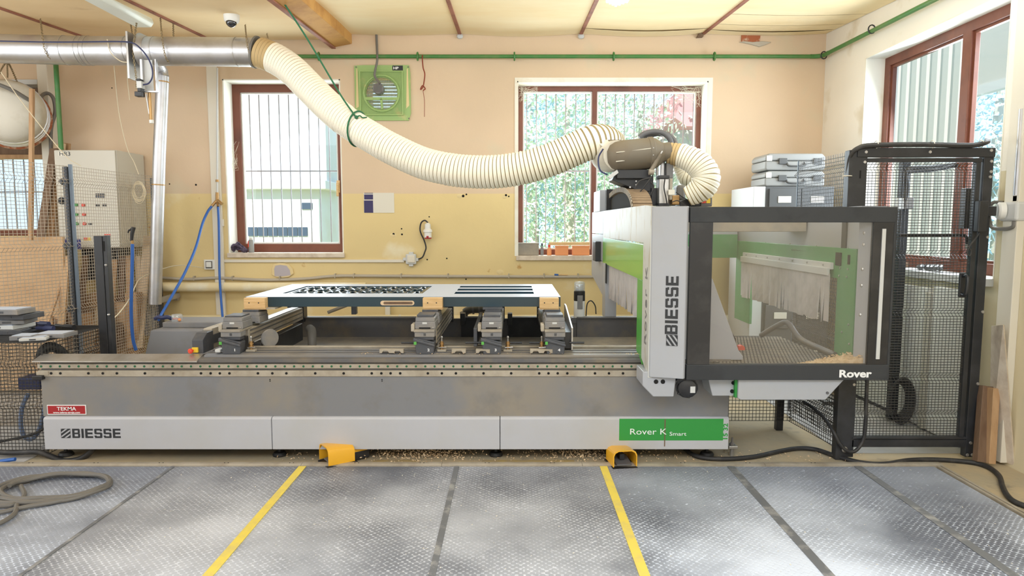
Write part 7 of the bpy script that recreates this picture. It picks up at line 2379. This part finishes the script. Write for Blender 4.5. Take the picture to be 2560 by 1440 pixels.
for k, (py0, py1, lb) in enumerate(((466, 429, 'silver tool case, lower of the two on the filing cabinet'), (428, 386, 'silver tool case, upper of the two on the filing cabinet'))):
    x0, x1 = at(1912, 450, fy + .05).x, at(2062, 450, fy + .05).x
    za, zb3 = (fzt + .003, fzt + .146) if k == 0 else (fzt + .151, fzt + .305)
    cs = thing('tool_case', lb, 'case', ((x0 + x1) / 2, fy + .2, za), 'silver cases on the filing cabinet')
    zm = za + (zb3 - za) * .55
    MB().prism([(x0 + .01, za), (x0, za + .02), (x0, zm), (x1, zm), (x1, za + .02), (x1 - .01, za)], 'y', fy + .05, fy + .42).build('case_base', M['case'], cs, bevel=.012)
    MB().prism([(x0, zm + .003), (x0, zb3 - .03), (x0 + .03, zb3), (x1 - .03, zb3), (x1, zb3 - .03), (x1, zm + .003)], 'y', fy + .05, fy + .42).build('case_lid', M['case'], cs, bevel=.012)
    for f in (.22, .80):
        MB().box(x0 + (x1 - x0) * f, x0 + (x1 - x0) * f + .075, fy + .035, fy + .05, zm - .03, zm + .025).build('case_latch', M['cab_d'], cs, bevel=.004)
    xm = (x0 + x1) / 2
    MB().tube(catmull([(xm - .08, fy + .05, zm - .015), (xm - .075, fy + .02, zm - .045), (xm, fy + .015, zm - .05), (xm + .075, fy + .02, zm - .045), (xm + .08, fy + .05, zm - .015)], 5), .009, 8).build('case_handle', M['cab_d'], cs, smooth=True)
    MB().box(x0 + .01, x0 + .06, fy + .046, fy + .05, zm + .0, zm + .05).build('case_sticker', M['paper'], cs)

# ------------------------------------------------------------------ sill finds and boards by the right wall
sl = RW[2] + .004
st2 = thing('folded_cloth', 'dark crumpled cloth lying on the right window sill', 'cloth', (XR + .05, 5.3, sl))
b = MB()
for k in range(5):
    a = Vector((XR + .02 + .02 * rnd.random(), 5.05 + .06 * k, sl + .015 + .01 * rnd.random()))
    b.tube(catmull([a, a + Vector((.05, .06, .015)), a + Vector((.08, .16, 0))], 5), .016, 7)
b.build('cloth_fold', M['cab_d'], st2, smooth=True)
for k, (y, lb) in enumerate(((5.75, 'brown wooden strip on the right window sill'), (5.62, 'second wooden strip nearer on the right window sill'))):
    tag(MB().box(XR - .03 + .02 * k, XR + .12, y, y + .09, sl, sl + .03 + .01 * k).build('wood_strip', M['wood_d'], bevel=.002), lb, 'strip')
# ledge and white sheets added to brighten the wall under the right window
pn = thing('bright_wall_sheet', 'white sheet added to brighten the wall under the right window', 'panel', (XR - .06, 5.3, 0))
MB().box(XR - .09, XR - .05, 5.0, 6.1, .02, 1.08).build('added_bright_sheet', M['screen_w'], pn, bevel=.004)
MB().box(XR - .11, XR - .04, 4.93, 5.0, .02, 1.05).build('added_sheet_edge', M['cab'], pn, bevel=.003)
MB().box(XR - .10, XR - .05, 4.55, 4.92, .02, 1.10).build('added_bright_sheet', M['screen_w'], pn, bevel=.004)
# leaning boards outside the gate
rbp = atx(2455, 1120, XR - .16)
for (p0, p1, w, h, m_, lb) in (((2466, 965, XR - .10), (2452, 1155, XR - .17), .08, .05, 'wood_d', 'brown timber offcuts standing by the gate post'),
                               ((2484, 970, XR - .09), (2473, 1158, XR - .13), .045, .06, 'wood', 'narrow timber offcut beside the brown one at the right'),
                               ):
    a, c = atx(p0[0], p0[1], p0[2]), atx(p1[0], p1[1], p1[2])
    c.z = max(c.z, .01)
    tag(MB().bar(a, c, w, h, up=(0, -1, 0)).build('timber_offcut', M[m_], bevel=.003), lb, 'timber')
a0_, a1_ = at(2480, 815, 4.32), at(2508, 812, 4.28)
b = MB()
zb4 = .02
b.hexa([(at(2482, 1150, 4.3).x, 4.34, zb4), (at(2524, 1160, 4.2).x, 4.16, zb4), (at(2524, 1160, 4.2).x + .015, 4.17, zb4), (at(2482, 1150, 4.3).x + .015, 4.35, zb4)],
       [(at(2478, 815, 4.34).x, 4.34, zz(815, 4.34)), (at(2508, 812, 4.16).x, 4.16, zz(812, 4.16)), (at(2508, 812, 4.16).x + .015, 4.17, zz(812, 4.16)), (at(2478, 815, 4.34).x + .015, 4.35, zz(815, 4.34))])
lb_ = b.build('leaning_board', M['sill'], bevel=.002)
tag(lb_, 'tall pale board leaning on the right wall, beside the gate', 'board')
# socket and conduit on the right wall
so = thing('wall_socket', 'grey round socket with conduit on the right wall', 'socket', atx(2535, 530, XR))
ps_ = atx(2540, 525, XR)
sy0 = ps_.y
MB().box(XR - .07, XR, sy0 - .10, sy0 + .06, ps_.z - .07, ps_.z + .05).build('socket_box', M['grey_l'], so, bevel=.015)
MB().lathe([(.055, 0), (.055, .03), (.045, .04)], (XR - .06, sy0 + .02, ps_.z - .005), (-1, .35, 0), 18).build('socket_lid', M['screen_w'], so, smooth=True)
MB().box(XR - .05, XR - .01, sy0 - .07, sy0 - .03, ps_.z + .05, ps_.z + .09).build('conduit_gland', M['grey'], so, bevel=.004)
MB().tube([(XR - .035, sy0 - .05, ps_.z + .09), (XR - .035, sy0 - .05, ps_.z + .62)], .024, 12).build('conduit', M['galv'], so, smooth=True)
MB().prism([(sy0 - .01, ps_.z + .45), (sy0 + .02, ps_.z + .6), (sy0 - .05, ps_.z + .68), (sy0 - .05, ps_.z + .45)], 'x', XR - .02, XR - .008).build('conduit_cover', M['alu_dust'], so)
MB().tube(catmull([(XR - .05, sy0 - .06, ps_.z - .07), (XR - .055, sy0 - .05, ps_.z - .11), (XR - .06, sy0 + .06, ps_.z - .12), (XR - .06, sy0 + .13, ps_.z - .10), (XR - .06, sy0 + .16, ps_.z + .0), (XR - .05, sy0 + .14, ps_.z + .05), (XR - .02, sy0 + .09, ps_.z + .05)], 6), .012, 8).build('socket_cable', M['cable_grey'], so, smooth=True)
